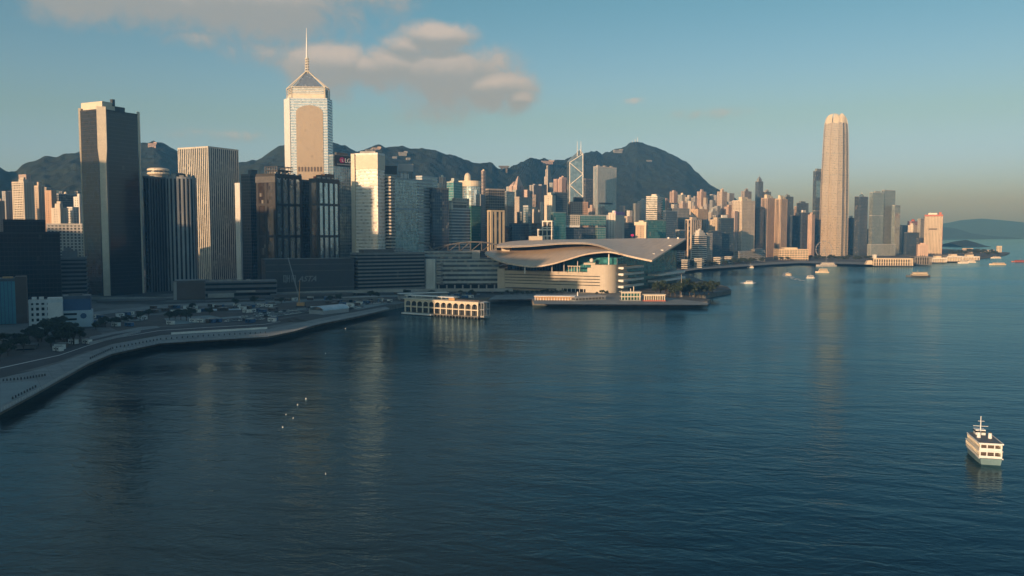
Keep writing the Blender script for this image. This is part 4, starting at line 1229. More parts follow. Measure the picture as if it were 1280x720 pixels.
# tall dark tower with pale corner columns
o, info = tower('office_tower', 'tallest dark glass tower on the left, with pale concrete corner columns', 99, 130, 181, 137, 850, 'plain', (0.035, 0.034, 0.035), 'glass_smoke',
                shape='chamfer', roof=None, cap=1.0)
c, dL, dR, a, b, z, base = info
P = lambda u, v: (c[0] + u * dL[0] + v * dR[0], c[1] + u * dL[1] + v * dR[1])
e = min(a, b) * 0.16
for (q0, q1) in (((e, 0), (0, e)), ((a, e), (a - e, 0)), ((0, b - e), (e, b)), ((a - e, b), (a, b - e))):
    p0, p1 = P(*q0), P(*q1)
    ctr = (c[0] + dL[0] * a / 2 + dR[0] * b / 2, c[1] + dL[1] * a / 2 + dR[1] * b / 2)
    ox, oy = (p0[0] + p1[0]) / 2 - ctr[0], (p0[1] + p1[1]) / 2 - ctr[1]
    l = math.hypot(ox, oy)
    ox, oy = ox / l * 1.6, oy / l * 1.6
    wide = [(p0[0] - ox * .4, p0[1] - oy * .4), (p1[0] - ox * .4, p1[1] - oy * .4), (p1[0] + ox, p1[1] + oy), (p0[0] + ox, p0[1] + oy)]
    m0, m1 = ((p0[0] * .86 + p1[0] * .14), (p0[1] * .86 + p1[1] * .14)), ((p1[0] * .86 + p0[0] * .14), (p1[1] * .86 + p0[1] * .14))
    thin = [(m0[0] - ox * .4, m0[1] - oy * .4), (m1[0] - ox * .4, m1[1] - oy * .4), (m1[0] + ox * .8, m1[1] + oy * .8), (m0[0] + ox * .8, m0[1] + oy * .8)]
    zk = zat(185, 850)
    mb = MB()
    mb.prism(thin, base, zk - 14, 0)
    mb.prism(thin, zk - 14, zk, 0, top=wide)
    mb.prism(wide, zk, z + 3.5, 0)
    mb.build('corner_column', 'cream_paint', parent=o)
mb = MB()
for i in range(int((z - base) / 3.9)):
    zz = base + 8 + i * 3.9
    if zz < z - 1:
        mb.prism(offset(plan(c, dL, dR, a, b, 'chamfer'), 0.1), zz, zz + 0.25, 0)
mb.build('floor_edges', 'dark_paint', parent=o)
mb = MB()
mb.prism(rect(c, dL, dR, 2, a - 4, 3, b * 0.36), z + 0.6, z + 9, 0)
mb.build('roof_screen', 'cream_paint', parent=o)
mb = MB()
mb.prism(rect(c, dL, dR, 3, a - 3, b * 0.37, b * 0.62), z + 0.6, z + 6, 0)
mb.build('plant_room', 'dark_paint', parent=o)
mb = MB()
mb.prism(rect(c, dL, dR, 1.5, 5, b * 0.30, b * 0.36), z + 5.6, z + 12.5, 0)
mb.build('water_tank', 'dark_paint', parent=o)

# round ribbed tower
ctr = at(226, 300, 940)
r = 17.5
circ = [(ctr.x + r * math.cos(t * math.pi / 12), ctr.y + r * math.sin(t * math.pi / 12)) for t in range(24)]
mb = MB()
z = zat(223, 930)
facade(mb, circ, 4, z, 'fin')
o = tag(mb.build('office_tower', ['wall', 'glass_black', 'roof_deck'], loc=(ctr.x, ctr.y, 4), color=(0.36, 0.375, 0.38)), 'round ribbed grey tower in front of the striped sunlit tower', 'tower')
mb = MB()
for t in range(12):
    x, y = ctr.x + (r - 2.5) * math.cos(t * math.pi / 6), ctr.y + (r - 2.5) * math.sin(t * math.pi / 6)
    mb.obox((x, y), (math.cos(t * math.pi / 6), math.sin(t * math.pi / 6)), 3, 4.5, z + 0.5, z + (4.5 if t % 2 else 3.2))
mb.build('roof_parapet', 'concrete', parent=o)
MB().lathe((ctr.x, ctr.y), [(7, z + 0.5), (7, z + 5.5), (3, z + 6.5)], 16).build('plant_room', 'concrete_dark', parent=o)

# tower with the round restaurant on top
ctr = at(198, 220, 1260)
z1, z2 = zat(219.5, 1260), zat(210, 1260)
mb = MB()
circ = [(ctr.x + 11 * math.cos(t * math.pi / 12), ctr.y + 11 * math.sin(t * math.pi / 12)) for t in range(24)]
facade(mb, circ, 4, z1, 'band', cap=0.5)
o = tag(mb.build('hotel_tower', ['wall', 'window_glass', 'roof_deck'], loc=(ctr.x, ctr.y, 4), color=(0.5, 0.45, 0.38)), 'tower topped by a round revolving restaurant drum behind the ribbed towers', 'tower')
R_ = 15.5
MB().lathe((ctr.x, ctr.y), [(R_ * .8, z1), (R_, z1 + 2), (R_, z1 + 4.2), (R_ * .96, z1 + 4.3)], 24).build('restaurant_floor', 'cream_paint', parent=o)
MB().lathe((ctr.x, ctr.y), [(R_ * .94, z1 + 4.2), (R_ * .94, z1 + 7)], 24).build('restaurant_window', 'glass_dark', parent=o)
MB().lathe((ctr.x, ctr.y), [(R_, z1 + 6.9), (R_, z1 + 9.4), (R_ * .8, z2 - .4), (R_ * .5, z2)], 24).build('restaurant_roof', 'cream_paint', parent=o)

# striped tower
o, info = tower('office_tower', 'square tower with closely spaced pale vertical fins, left face in the sun', 224.5, 262, 299.5, 184, 1150, 'fin', (0.64, 0.57, 0.46), 'glass_dark', roof=None)
c, dL, dR, a, b, z, base = info
MB().prism(rect(c, dL, dR, a * .2, a * .8, b * .2, b * .8), z + 1, z + 2.6, 0).build('plant_room', 'concrete', parent=o)

# the bronze twins on their podium
tw = []
for (L, C, Rr, top, lab, D) in ((322, 345, 377.5, 219, 'bronze twin tower with sunlit upper left face and dark roof frame', 905), (388, 398.5, 424.5, 225, 'bronze twin tower in front of the pyramid topped tower, reddish plant on its roof', 915)):
    bw_ = basis(L, C, Rr, top, D, 26.5)[4]
    STY['twin'] = (0, 0, bw_ / 4, bw_ / 4 * .3, 0.45)
    o, info = tower('office_tower', lab, L, C, Rr, top, D, 'twin', (0.035, 0.032, 0.03), 'glass_strip', roof=None, belts=(222 if C < 350 else 228, 257, 297), cap=2.0)
    c, dL, dR, a, b, z, base = info
    MB().prism(rect(c, dL, dR, .4, a - .4, -.12, .3), base, z - 1, 0).build('side_glazing', 'glass_bronze', parent=o)
    mb = MB()
    for i in range(5):
        u = i / 4
        p = (c[0] + dR[0] * (2 + (b - 4) * u), c[1] + dR[1] * (2 + (b - 4) * u))
        mb.obox(p, dR, 3.4, 1.6, z + 1.8, z + 3.6)
    mb.build('parapet', 'concrete', parent=o)
    if C < 350:
        mb = MB()
        for z0 in (z + 2, z + 6, z + 10):
            q = rect(c, dL, dR, a * .1, a * .75, b * .15, b * .75)
            for i in range(4):
                p, n2 = q[i], q[(i + 1) % 4]
                mb.tube([(p[0], p[1], z0), (n2[0], n2[1], z0)], 0.45, 5)
        for (u, v) in [(x / 5, y / 4) for x in range(6) for y in range(5) if x in (0, 5) or y in (0, 4)]:
            p = (c[0] + dL[0] * a * (.1 + .65 * u) + dR[0] * b * (.15 + .6 * v), c[1] + dL[1] * a * (.1 + .65 * u) + dR[1] * b * (.15 + .6 * v))
            mb.tube([(p[0], p[1], z + 1.8), (p[0], p[1], z + 10)], 0.3, 5)
        mb.build('roof_frame', 'dark_steel', parent=o)
        MB().prism(rect(c, dL, dR, a * .2, a * .65, b * .25, b * .65), z + 1.6, z + 7, 0).build('plant_room', 'concrete_dark', parent=o)
        MB().prism(rect(c, dL, dR, -0.9, a + 0.9, -0.9, 1.0), z - 7.5, z - 1.0, 0).build('parapet_band', 'concrete_dark', parent=o)
    else:
        for (u0, u1, v0, v1, h, m) in ((.15, .5, .1, .5, 6, 'brown_stone'), (.3, .8, .45, .9, 8, 'brown_stone'), (.55, .8, .1, .3, 4.5, 'red_paint')):
            MB().prism(rect(c, dL, dR, a * u0, a * u1, b * v0, b * v1), z + 1.8, z + h, 0).build('plant_room', m, parent=o)
o, info = tower('office_building', 'dark windowless podium under the bronze twins with a painted advertising sign', 326, 332, 443, 326, 868, 'plain', (0.055, 0.05, 0.05), 'dark_paint', t=66, cat='building', roof=None, wl=30)
c, dL, dR, a, b, z, base = info
mb = MB()
for y in (331, 339, 360):
    zz = onface(c, dR, 380, y)[0].z
    mb.prism(rect(c, dL, dR, -0.3, a, -0.4, b + 0.3), zz, zz + 0.7, 0)
mb.build('ledge', 'concrete_dark', parent=o)
sg = panel('signboard', c, dR, 351, 394, 340.5, 357.5, 0.9, 'dark_paint', o)
sg.data.materials[0] = MATS['blue_paint'] if False else MATS['dark_paint']
mb = MB()


def stroke(x0, x1, y0, y1):
    p0, w0 = onface(c, dR, x0, (y0 + y1) / 2)
    p1, w1 = onface(c, dR, x1, (y0 + y1) / 2)
    zt, zb = onface(c, dR, x0, y0)[0].z, onface(c, dR, x0, y1)[0].z
    n = (dR[1], -dR[0])
    q = [(c[0] + dR[0] * w + n[0] * k, c[1] + dR[1] * w + n[1] * k) for w, k in ((w0, .85), (w1, .85), (w1, 1.25), (w0, 1.25))]
    mb.prism(q, min(zt, zb), max(zt, zb), 0)


for s_ in ((354, 355.2, 344, 353), (355.2, 356.8, 344, 345), (356.8, 357.8, 344, 354), (358.6, 359.5, 344, 352.5), (359.5, 361, 347.6, 348.5), (361, 362, 344, 353), (354, 358, 351.2, 352.2),
           (364.2, 365.2, 344, 352.5), (365.2, 369.5, 344, 345), (366.5, 367.4, 345, 351.8), (368.6, 369.6, 345, 352.5), (365.2, 369.6, 348, 348.8)):
    stroke(*s_)
mb.build('lettering', 'faded_paint', parent=sg)
lettering('ASTA', c, dR, 372, 351.8, 5.6, 0.95, 'faded_paint', sg, shear=0.45)

# pyramid-topped tower with the mast
D = 1231
zt = zat(123, D)
f0, f1 = (xat(365, D), D), (xat(410.5, D), D + 4)
dF = ((f1[0] - f0[0]), (f1[1] - f0[1]))
l = math.hypot(*dF)
dF = (dF[0] / l, dF[1] / l)
poly = [f0, f1, (xat(417.5, D + 26), D + 26), (xat(397, D + 58), D + 58), (xat(377, D + 56), D + 56), (xat(358.3, D + 20), D + 20)]
mb = MB()
facade(mb, poly, 4, zt, 'plain', cap=1.0)
for i in range(66):
    zz = zt - 4 - i * 3.9
    mb.prism(offset(poly, 0.35), zz, zz + 1.5, 0)
cpz = mb.build('office_tower', ['wall', 'glass_silver', 'roof_deck'], loc=(f0[0], f0[1], 4), color=(0.60, 0.64, 0.65))
tag(cpz, 'tall silver and gold glass tower with pyramid roof and white mast', 'tower')
MB().prism(offset([poly[5], poly[0], (poly[0][0] + 4, poly[0][1] + 8), (poly[5][0] + 5, poly[5][1] + 4)], 0.6), 4, zt + 1.5, 0).build('corner_column', 'white_paint', parent=cpz)
panel('gold_panel', f0, dF, 371, 404.5, 131.5, 262, 0.9, 'glass_gold', cpz, arch=True)
for i in range(8):
    x = 373.0 + i * 3.9
    panel('arch_opening', f0, dF, x, x + 2.3, 208.5, 214.5, 1.15, 'brown_stone', cpz, thick=0.35, arch=True)
cx, cy = sum(p[0] for p in poly) / 6, sum(p[1] for p in poly) / 6 - 3
sc_ = lambda k: [(cx + (p[0] - cx) * k, cy + (p[1] - cy) * k) for p in poly]
za, zb, zc, zd = zat(117, D), zat(109, D), zat(105, D), zat(86, D)
mb = MB()
mb.prism(sc_(.86), zt, za, 0).prism(sc_(.84), za + .05, zb, 1)
for k in range(4):
    mb.prism(sc_(.87), za + (zb - za) * k / 4 + .2, za + (zb - za) * k / 4 + 1.2, 0)
mb.build('crown_base', ['cream_paint', 'glass_silver'], parent=cpz)
mb = MB()
mb.prism(sc_(.84), zb, zb + .6, 0)
mb.prism(sc_(.72), zb + .5, zd, 1, top=sc_(.05))
mb.build('pyramid_roof', ['cream_paint', 'glass_silver'], parent=cpz)
mb = MB()
for k in range(6):
    a1, b1 = sc_(.90)[k], sc_(.05)[k]
    a2 = sc_(.90)[(k + 1) % 6]
    mb.tube([(a1[0], a1[1], zt), (a1[0], a1[1], zb + 1), (b1[0], b1[1], zd + 1)], 0.75, 6)
    mb.tube([(a1[0], a1[1], zb + 1), (a2[0], a2[1], zb + 1)], 0.6, 6)
mb.build('crown_frame', 'cream_paint', parent=cpz)
zm, zl = zat(30, D), zat(68, D)
mb = MB()
for k in range(4):
    x, y = cx + 3.0 * math.cos(k * math.pi / 2 + .5), cy + 3.0 * math.sin(k * math.pi / 2 + .5)
    x2, y2 = cx + 2.2 * math.cos(k * math.pi / 2 + .5), cy + 2.2 * math.sin(k * math.pi / 2 + .5)
    mb.tube([(x, y, zd - 3), (x2, y2, zl)], 0.45, 5)
for k in range(6):
    zz = zd + (zl - zd) * k / 5.5
    mb.lathe((cx, cy), [(3.1, zz), (3.1, zz + 1.2)], 10)
mb.build('mast_base', 'cream_paint', parent=cpz)
MB().tube([(cx, cy, zl - 2), (cx, cy, (zl + zm) / 2), (cx, cy, zm)], [1.5, 1.0, 0.35], 8).build('mast', 'white_paint', parent=cpz)

# tower with the illuminated name band
o, info = tower('office_tower', 'grey glass tower with a dark roof band carrying a pink emblem and white letters', 414, 417.5, 446, 194.5, 1010, 'curtain', (0.33, 0.36, 0.37), 'glass_blue', t=40, roof=None, belts=(257, 306))
c, dL, dR, a, b, z, base = info
sg = panel('signboard', c, dR, 417.7, 445.5, 194.7, 208.5, 0.9, 'dark_paint', o)
n = (dR[1], -dR[0])
p, w = onface(c, dR, 427, 200.3)
mb = MB()
mb.v += [(p.x + dR[0] * 3.5 * math.cos(t * math.pi / 10) + n[0] * 1.25, p.y + dR[1] * 3.5 * math.cos(t * math.pi / 10) + n[1] * 1.25, p.z + 3.5 * math.sin(t * math.pi / 10)) for t in range(20)]
mb.v += [(x - n[0] * .4, y - n[1] * .4, zz) for x, y, zz in mb.v[:20]]
mb.f = [tuple(range(20))] + [(i, i + 20, (i + 1) % 20 + 20, (i + 1) % 20) for i in range(20)]
mb.m = [0] * 21
em = mb.build('emblem', 'magenta_paint', parent=sg)
mb = MB()
for (x0, x1, z0, z1) in ((-1.9, -1.3, 0.6, 1.2), (-0.3, 0.3, -1.9, 1.6), (0.3, 1.8, -1.9, -1.3)):
    q = [(p.x + dR[0] * u + n[0] * k, p.y + dR[1] * u + n[1] * k) for u, k in ((x0, 1.2), (x1, 1.2), (x1, 1.45), (x0, 1.45))]
    mb.prism(q, p.z + z0, p.z + z1, 0)
mb.build('emblem_mark', 'white_paint', parent=em)
lettering('LG', c, dR, 430.3, 203.3, 5.2, 0.95, 'white_paint', sg)
panel('sign_strip', c, dR, 421, 445, 205.4, 206.6, 1.2, 'grey_paint', sg)
MB().prism(rect(c, dL, dR, a * .3, a * .7, b * .2, b * .7), z + 1, z + 4.5, 0).build('plant_room', 'concrete_dark', parent=o)

# bright banded tower
o, info = tower('office_tower', 'cream banded tower with brightly sunlit left face, right of the emblem tower', 445, 472.5, 481, 192.5, 970, 'band', (0.88, 0.83, 0.75), 'glass_sunlit', t=18, roof=None)
c, dL, dR, a, b, z, base = info
q = (c[0] + dL[0] * (a + 2), c[1] + dL[1] * (a + 2))
mb = MB()
mb.obox(q, dL, 4.6, 5, base, z + 1.0)
mb.build('corner_column', 'cream_paint', parent=o)
MB().prism(rect(c, dL, dR, a * .15, a * .85, b * .2, b * .8), z + 1.2, z + 4, 0).build('plant_room', 'concrete', parent=o)
mb = MB()
mb.prism(rect(c, dL, dR, -0.7, a + .7, -0.7, b + .7), zat(211, 970), z - 1, 0)
mb.build('top_band', 'cream_paint', parent=o)


def billboard(label, px0, px1, py0, py1, foot, D, mat):
    c = (xat(px0, D), D)
    d = (0.93, 0.3675)
    w = onface(c, d, px1, py0)[1]
    root = empty('billboard', (c[0], c[1], zat(foot, D)), label, 'billboard')
    zt, zb = zat(py0, D), zat(py1, D)
    n = (d[1], -d[0])
    MB().obox((c[0] + d[0] * w / 2, c[1] + d[1] * w / 2), d, w, 1.0, zb, zt).build('board', mat, parent=root)
    for k in range(4):
        u = w * (k + .5) / 4
        p = (c[0] + d[0] * u - n[0] * .8, c[1] + d[1] * u - n[1] * .8)
        MB().tube([(p[0], p[1], zat(foot, D)), (p[0], p[1], zt - .5)], 0.3, 6).build('post', 'dark_steel', parent=root)
    return root


billboard('dark rooftop billboard just right of the bright cream banded tower', 480.5, 496, 207, 217.5, 223, 1000, 'dark_paint')
billboard('grey rooftop billboard above a small white box on the wide blue glass tower', 498.5, 516.5, 204.5, 214, 223.5, 1020, 'grey_paint')

# wide blue glass tower and its low podium
o, info = tower('office_tower', 'wide blue glass tower with fine floor lines, left of the pale banded slab', 487, 490.5, 541, 223, 1000, 'curtain', (0.36, 0.42, 0.44), 'glass_blue', t=30, belts=(262,), roof=None)
c, dL, dR, a, b, z, base = info
MB().prism(rect(c, dL, dR, 4, a - 2, b * .28, b * .46), z + 1, z + 7.5, 0).build('plant_room', 'white_paint', parent=o)
mb = MB()
for i in range(int((z - base) / 3.9)):
    zz = z - (i + 1) * 3.9
    mb.prism(rect(c, dL, dR, -0.8, 1, b * .62, b + .4), zz, zz + 1.9, 0)
mb.build('spandrel_wall', 'grey_paint', parent=o)
o, info = tower('office_building', 'low dark grey banded podium at the foot of the cream banded tower', 444, 448, 531, 318, 905, 'band', (0.20, 0.20, 0.195), 'glass_black', t=62, cat='building', roof=None, wl=26)
c, dL, dR, a, b, z, base = info
MB().prism(rect(c, dL, dR, 4, a - 4, b * .1, b * .55), z + 1, z + 5, 0).build('plant_room', 'concrete_dark', parent=o)

# round-topped tower
D = 1400
ctr = at(589.5, 260, D)
r = 14.5
circ = [(ctr.x + r * math.cos(t * math.pi / 12), ctr.y + r * math.sin(t * math.pi / 12)) for t in range(24)]
mb = MB()
z = zat(233, D)
facade(mb, circ, 4, z, 'curtain', cap=.5)
o = tag(mb.build('office_tower', ['wall', 'glass_pale', 'roof_deck'], loc=(ctr.x, ctr.y, 4), color=(0.5, 0.5, 0.46)), 'pale rounded tower with a broad sunlit cap and small dome', 'tower')
mb = MB()
mb.prism(offset(circ, 1.2), z, zat(226.5, D), 0)
mb.prism([(xat(562.5, D), D + 3), (xat(582, D), D - 4), (xat(582, D), D + 12), (xat(562.5, D), D + 12)], zat(230, D), zat(226, D), 0)
mb.build('roof_cap', 'cream_paint', parent=o)
dc = at(584.5, 224, D)
r = 5.6
MB().lathe((dc.x, dc.y), [(r, zat(226.6, D)), (r, zat(223, D)), (r * .9, zat(219.5, D)), (r * .6, zat(217, D)), (r * .1, zat(216, D))], 14).build('roof_dome', 'cream_paint', parent=o)
panel('glass_strip', (ctr.x - 6.5, ctr.y - 13.2), (1, 0), 588, 596, 237, 254, 0.6, 'glass_silver', o)

# grey stepped tower with a sunlit edge
o, info = tower('office_tower', 'grey banded stepped tower with an orange sunlit left edge', 560, 564.5, 588, 261, 1090, 'band', (0.42, 0.44, 0.43), 'glass_navy', t=38, roof=None)
c, dL, dR, a, b, z, base = info
mb = MB()
facade(mb, rect(c, dL, dR, 0, a, 1.0, b * .8), z + 1.2, zat(252, 1090), 'band')
facade(mb, rect(c, dL, dR, 2, a, b * .3, b * .98), z + 1.2, zat(248, 1090), 'grid', cap=1)
mb.build('upper_storey', ['wall', 'window_glass', 'roof_deck'], parent=o, color=(0.5, 0.45, 0.38))
MB().prism(rect(c, dL, dR, -0.7, a + .7, -0.7, 2.0), z - 1, zat(253, 1090), 0).build('corner_column', 'cream_paint', parent=o)

# pink pointed apartment tower
o, info = tower('apartment_tower', 'pink apartment tower with twin pointed gables against the dark hill', 636.5, 646, 655, 233, 2050, 'apt', (0.54, 0.38, 0.32), 'window_glass', shape='notch', roof=None)
c, dL, dR, a, b, z, base = info
for u0, u1, top in ((.05, .5, 219.5), (.55, .98, 226)):
    q = rect(c, dL, dR, a * u0 if u0 > .5 else a * .05, a * u1 if u0 > .5 else a * .5, b * .1, b * .9)
    m_ = (sum(p[0] for p in q) / 4, sum(p[1] for p in q) / 4)
    mb = MB()
    mb.prism(q, z + 1, z + 4, 0).prism(q, z + 4, zat(top, 2050), 0, top=[(m_[0] + (p[0] - m_[0]) * .15, m_[1] + (p[1] - m_[1]) * .15) for p in q])
    mb.build('roof_gable', ['wall'], parent=o)
# stepped spire tower
o, info = tower('apartment_tower', 'slim stepped grey tower tapering to a narrow top, left of the X braced tower', 679.5, 684.5, 690, 207, 2150, 'apt', (0.47, 0.41, 0.37), 'window_glass', roof=None,
                tiers=[(0, 236), (.18, 221), (.45, 212), (.7, 207)])

# X-braced tower with twin masts
D = 1780
c = (xat(712.2, D), D)
d = (0.985, 0.174)
n = (d[1], -d[0])
_, w = onface(c, d, 728.6, 220)
mb = MB()
zl_, zr_ = zat(203, D), zat(192.5, D)
back = lambda u, k: (c[0] + d[0] * u - n[0] * k, c[1] + d[1] * u - n[1] * k)
pl = [back(0, 0), back(w, 0), back(w, w), back(0, w)]
mb.prism(pl, 4, [zl_, zr_, zr_ + 12, zl_ + 4], 0)
o = tag(mb.build('office_tower', ['glass_blue'], loc=(c[0], c[1], 4)), 'faceted glass tower with white X bracing and twin masts before the hill', 'tower')
fp = lambda px, py, k=0.5: (lambda q: (q.x + n[0] * k, q.y + n[1] * k, q.z))(onface(c, d, px, py)[0])
mb = MB()
for x0, y0, x1, y1 in ((712.2, 203, 712.2, 262), (728.6, 192.5, 728.6, 262), (712.2, 203, 728.6, 192.5), (712.2, 203.5, 728.6, 217.5), (728.6, 217.5, 712.2, 231.5), (712.2, 231.5, 728.6, 246), (728.6, 246, 712.2, 260)):
    mb.tube([fp(x0, y0), fp(x1, y1)], .9, 6)
q0, q1 = onface(c, d, 728.6, 200)[0], onface(c, d, 712.2, 204)[0]
for (u, za_, zb_) in ((w, 0, 0),):
    for (k0, z0, k1, z1) in ((0, zr_, w, zr_ + 12), (0, zat(218, D), w, zat(235, D)), (w, zat(200, D), 0, zat(218, D)), (0, zat(246, D), w, zat(235, D))):
        p0, p1 = back(u, k0), back(u, k1)
        mb.tube([(p0[0] + d[0] * .5, p0[1] + d[1] * .5, z0), (p1[0] + d[0] * .5, p1[1] + d[1] * .5, z1)], 1.0, 6)
mb.build('bracing', 'white_paint', parent=o)
for x in (722.8, 727.3):
    q = onface(c, d, x, 196)[0]
    MB().tube([(q.x - n[0] * 8, q.y - n[1] * 8, zr_ - 6), (q.x - n[0] * 8, q.y - n[1] * 8, zat(176, D))], [1.0, 0.35], 6).build('mast', 'white_paint', parent=o)

# tall grey slab with pale vertical strips
o, info = tower('office_tower', 'tall grey slab tower with pale vertical strips in front of the mountain', 741.5, 746.5, 770, 208.5, 1950, 'fin', (0.50, 0.48, 0.44), 'glass_blue', t=48, roof=None)
c, dL, dR, a, b, z, base = info
for u in (.1, .45, .8):
    MB().prism(rect(c, dL, dR, a * .2, a * .7, b * u - 2, b * u + 4), z + 1, z + 4.5, 0).build('plant_room', 'concrete', parent=o)
MB().prism(rect(c, dL, dR, -1.2, 1, b * .1, b * .8), zat(255, 1950), zat(253, 1950), 0).build('ledge', 'dark_paint', parent=o)
MB().prism(rect(c, dL, dR, -1.1, .4, b * .02, b * .97), 60, zat(255.2, 1950), 0).build('lower_glazing', 'glass_blue', parent=o)

# white-framed headquarters
STY['frame'] = (9.5, 1.6, 7.0, 1.3, 0.9)
o, info = tower('office_building', 'headquarters block with open white square frames above the winged roof', 672.5, 689.5, 691.5, 287.5, 1240, 'frame', (0.76, 0.72, 0.64), 'glass_dark', t=16, cat='building', roof=None)
c, dL, dR, a, b, z, base = info
mb = MB()
facade(mb, rect(c, dL, dR, 0, a * .66, .5, b), z + 1.2, zat(277, 1240), 'frame')
mb.build('upper_storey', ['wall', 'glass_dark', 'roof_deck'], parent=o)

# wide dark glass building shaped like a gate
D = 1340
c = (xat(705.5, D), D)
d = (math.sin(R(70)), math.cos(R(70)))
n = (d[1], -d[0])
_, w = onface(c, d, 757.5, 285)
back = lambda u, k: (c[0] + d[0] * u - n[0] * k, c[1] + d[1] * u - n[1] * k)
RB = lambda u0, u1, k0, k1: [back(u0, k0), back(u1, k0), back(u1, k1), back(u0, k1)]
zt, zm = zat(269.5, D), zat(281.5, D)
root = empty('office_building', (c[0], c[1], 4), 'wide dark glass gate shaped building behind the winged roof', 'building', color=(0.30, 0.34, 0.35))
mb = MB()
facade(mb, RB(0, w * .36, 0, 30), zm, zt, 'grid')
mb.build('upper_block', ['wall', 'glass_dark', 'roof_deck'], parent=root, color=(0.45, 0.43, 0.38))
mb = MB()
facade(mb, RB(w * .365, w, 0.5, 30), zm, zt, 'curtain')
mb.build('upper_block', ['wall', 'glass_teal', 'roof_deck'], parent=root)
MB().prism(RB(0, w * .36, -1, 3), zm - 3.2, zm - .05, 0).build('fascia', 'white_paint', parent=root)
for u0, u1 in ((0, w * .045), (w * .8, w)):
    mb = MB()
    facade(mb, RB(u0, u1, 1, 29), 4, zm - 3.3, 'curtain', cap=.2)
    mb.build('leg', ['wall', 'glass_teal', 'roof_deck'], parent=root)
mb = MB()
facade(mb, RB(w * .05, w * .79, 8, 24), 4, zm - 3.4, 'curtain', cap=.2)
mb.build('recessed_hall', ['wall', 'glass_navy', 'roof_deck'], parent=root, color=(0.1, 0.13, 0.16))

# white tower with purple cap, and the tan capped block
o, info = tower('office_tower', 'white tower with a bright left strip and a purple roof trim', 760.5, 769, 780, 267, 1420, 'slab', (0.70, 0.62, 0.53), 'window_glass', t=30, roof=None)
c, dL, dR, a, b, z, base = info
MB().prism(rect(c, dL, dR, -0.8, 2.0, 0, b + .8), z - 2.0, z + 3.5, 0).build('roof_trim', 'purple_paint', parent=o)
MB().prism(rect(c, dL, dR, 1, a * .5, 1, 6), z + 1, z + 5, 0).build('plant_room', 'white_paint', parent=o)
MB().prism(rect(c, dL, dR, a, a + 4.5, 1, b * .7), base, z - 2, 0).build('side_wing', 'grey_paint', parent=o)
o, info = tower('office_building', 'tan block with an overhanging cream cap and thin golden right edge', 794.5, 806.5, 809, 282, 1380, 'slab', (0.58, 0.41, 0.27), 'window_glass', t=16, cat='building', roof=None)
c, dL, dR, a, b, z, base = info
MB().prism(rect(c, dL, dR, -1.5, a + 2.5, -1.5, b + 1.5), z + .5, zat(277.5, 1380), 0).build('roof_cap', 'cream_paint', parent=o)
MB().prism(rect(c, dL, dR, a * .25, a * .75, b * .2, b * .8), zat(277.6, 1380), zat(275.6, 1380), 0).build('plant_room', 'cream_paint', parent=o)
MB().prism(rect(c, dL, dR, -1.2, 1.6, -1.2, 2), base, z + .45, 0).build('corner_column', 'cream_paint', parent=o)
q = at(790.5, 294, 1370)
o = empty('roof_accent', (q.x, q.y, q.z - 8), 'small magenta sign disc beside the tan block with the overhanging cap', 'sign')
mb = MB()
mb.v += [(q.x + 2.8 * math.cos(t * math.pi / 8), q.y, q.z + 1.9 * math.sin(t * math.pi / 8)) for t in range(16)] + [(q.x + 2.8 * math.cos(t * math.pi / 8), q.y + .6, q.z + 1.9 * math.sin(t * math.pi / 8)) for t in range(16)]
mb.f = [tuple(range(15, -1, -1)), tuple(range(16, 32))] + [(i, (i + 1) % 16, (i + 1) % 16 + 16, i + 16) for i in range(16)]
mb.m = [0] * 18
mb.build('disc', 'magenta_paint', parent=o)
MB().tube([(q.x, q.y + .8, q.z - 8), (q.x, q.y + .8, q.z)], .4, 6).build('post', 'dark_steel', parent=o)

# the giant curved tower
D = 2300
cx, cy = xat(1047.5, D), D + 32
fr = (0.0, 0)
ang = math.atan2(-cy, -cx) - R(24)


def ifc_plan(h, notch=1.0):
    """square plan with cut corners; h = half width; axis turned to the harbour"""
    pts = []
    k = 0.30
    for q in range(4):
        a0 = ang + q * math.pi / 2
        ux, uy = math.cos(a0), math.sin(a0)
        vx, vy = -uy, ux
        for (s, t) in ((1, -(1 - k)), (1, -0.12), (1 - .07 * notch, -0.10), (1 - .07 * notch, .10), (1, .12), (1, 1 - k)):
            pts.append((cx + ux * h * s + vx * h * t, cy + uy * h * s + vy * h * t))
    return pts


hw = lambda py: float(np.interp(py, [140, 143, 148, 155, 165, 180, 205, 240, 290, 325], [18.2, 21.0, 23, 24.4, 25.6, 26.6, 27.9, 29.3, 30.1, 30.4]))
mb = MB()
lv = [325, 305, 290, 270, 250, 232, 215, 200, 186, 174, 165, 158, 152]
for i in range(len(lv) - 1):
    h0, h1 = hw(lv[i]), hw(lv[i + 1])
    z0, z1 = max(4, zat(lv[i], D)), zat(lv[i + 1], D)
    mb.prism(ifc_plan(h0), z0, z1, 1, top=ifc_plan(h1))
    k = max(1, int((z1 - z0) / 4.2))
    for j in range(k):
        hj = h0 + (h1 - h0) * (j + .5) / k
        zz = z0 + (z1 - z0) * (j + .35) / k
        mb.prism(ifc_plan(hj + .55), zz, zz + 1.5, 0)
for i in range(24):
    z0 = 4.0
    for a0, b0 in zip(lv[:-1], lv[1:]):
        p, q = ifc_plan(hw(a0) + .9)[i], ifc_plan(hw(b0) + .9)[i]
        mb.tube([(p[0], p[1], max(4, zat(a0, D))), (q[0], q[1], zat(b0, D))], .55, 4)
ifc = mb.build('office_tower', ['wall', 'glass_ifc', 'roof_deck'], loc=(cx, cy, 4), color=(0.50, 0.435, 0.36))
tag(ifc, 'giant curved cream skyscraper by the harbour, tallest on the right', 'tower')
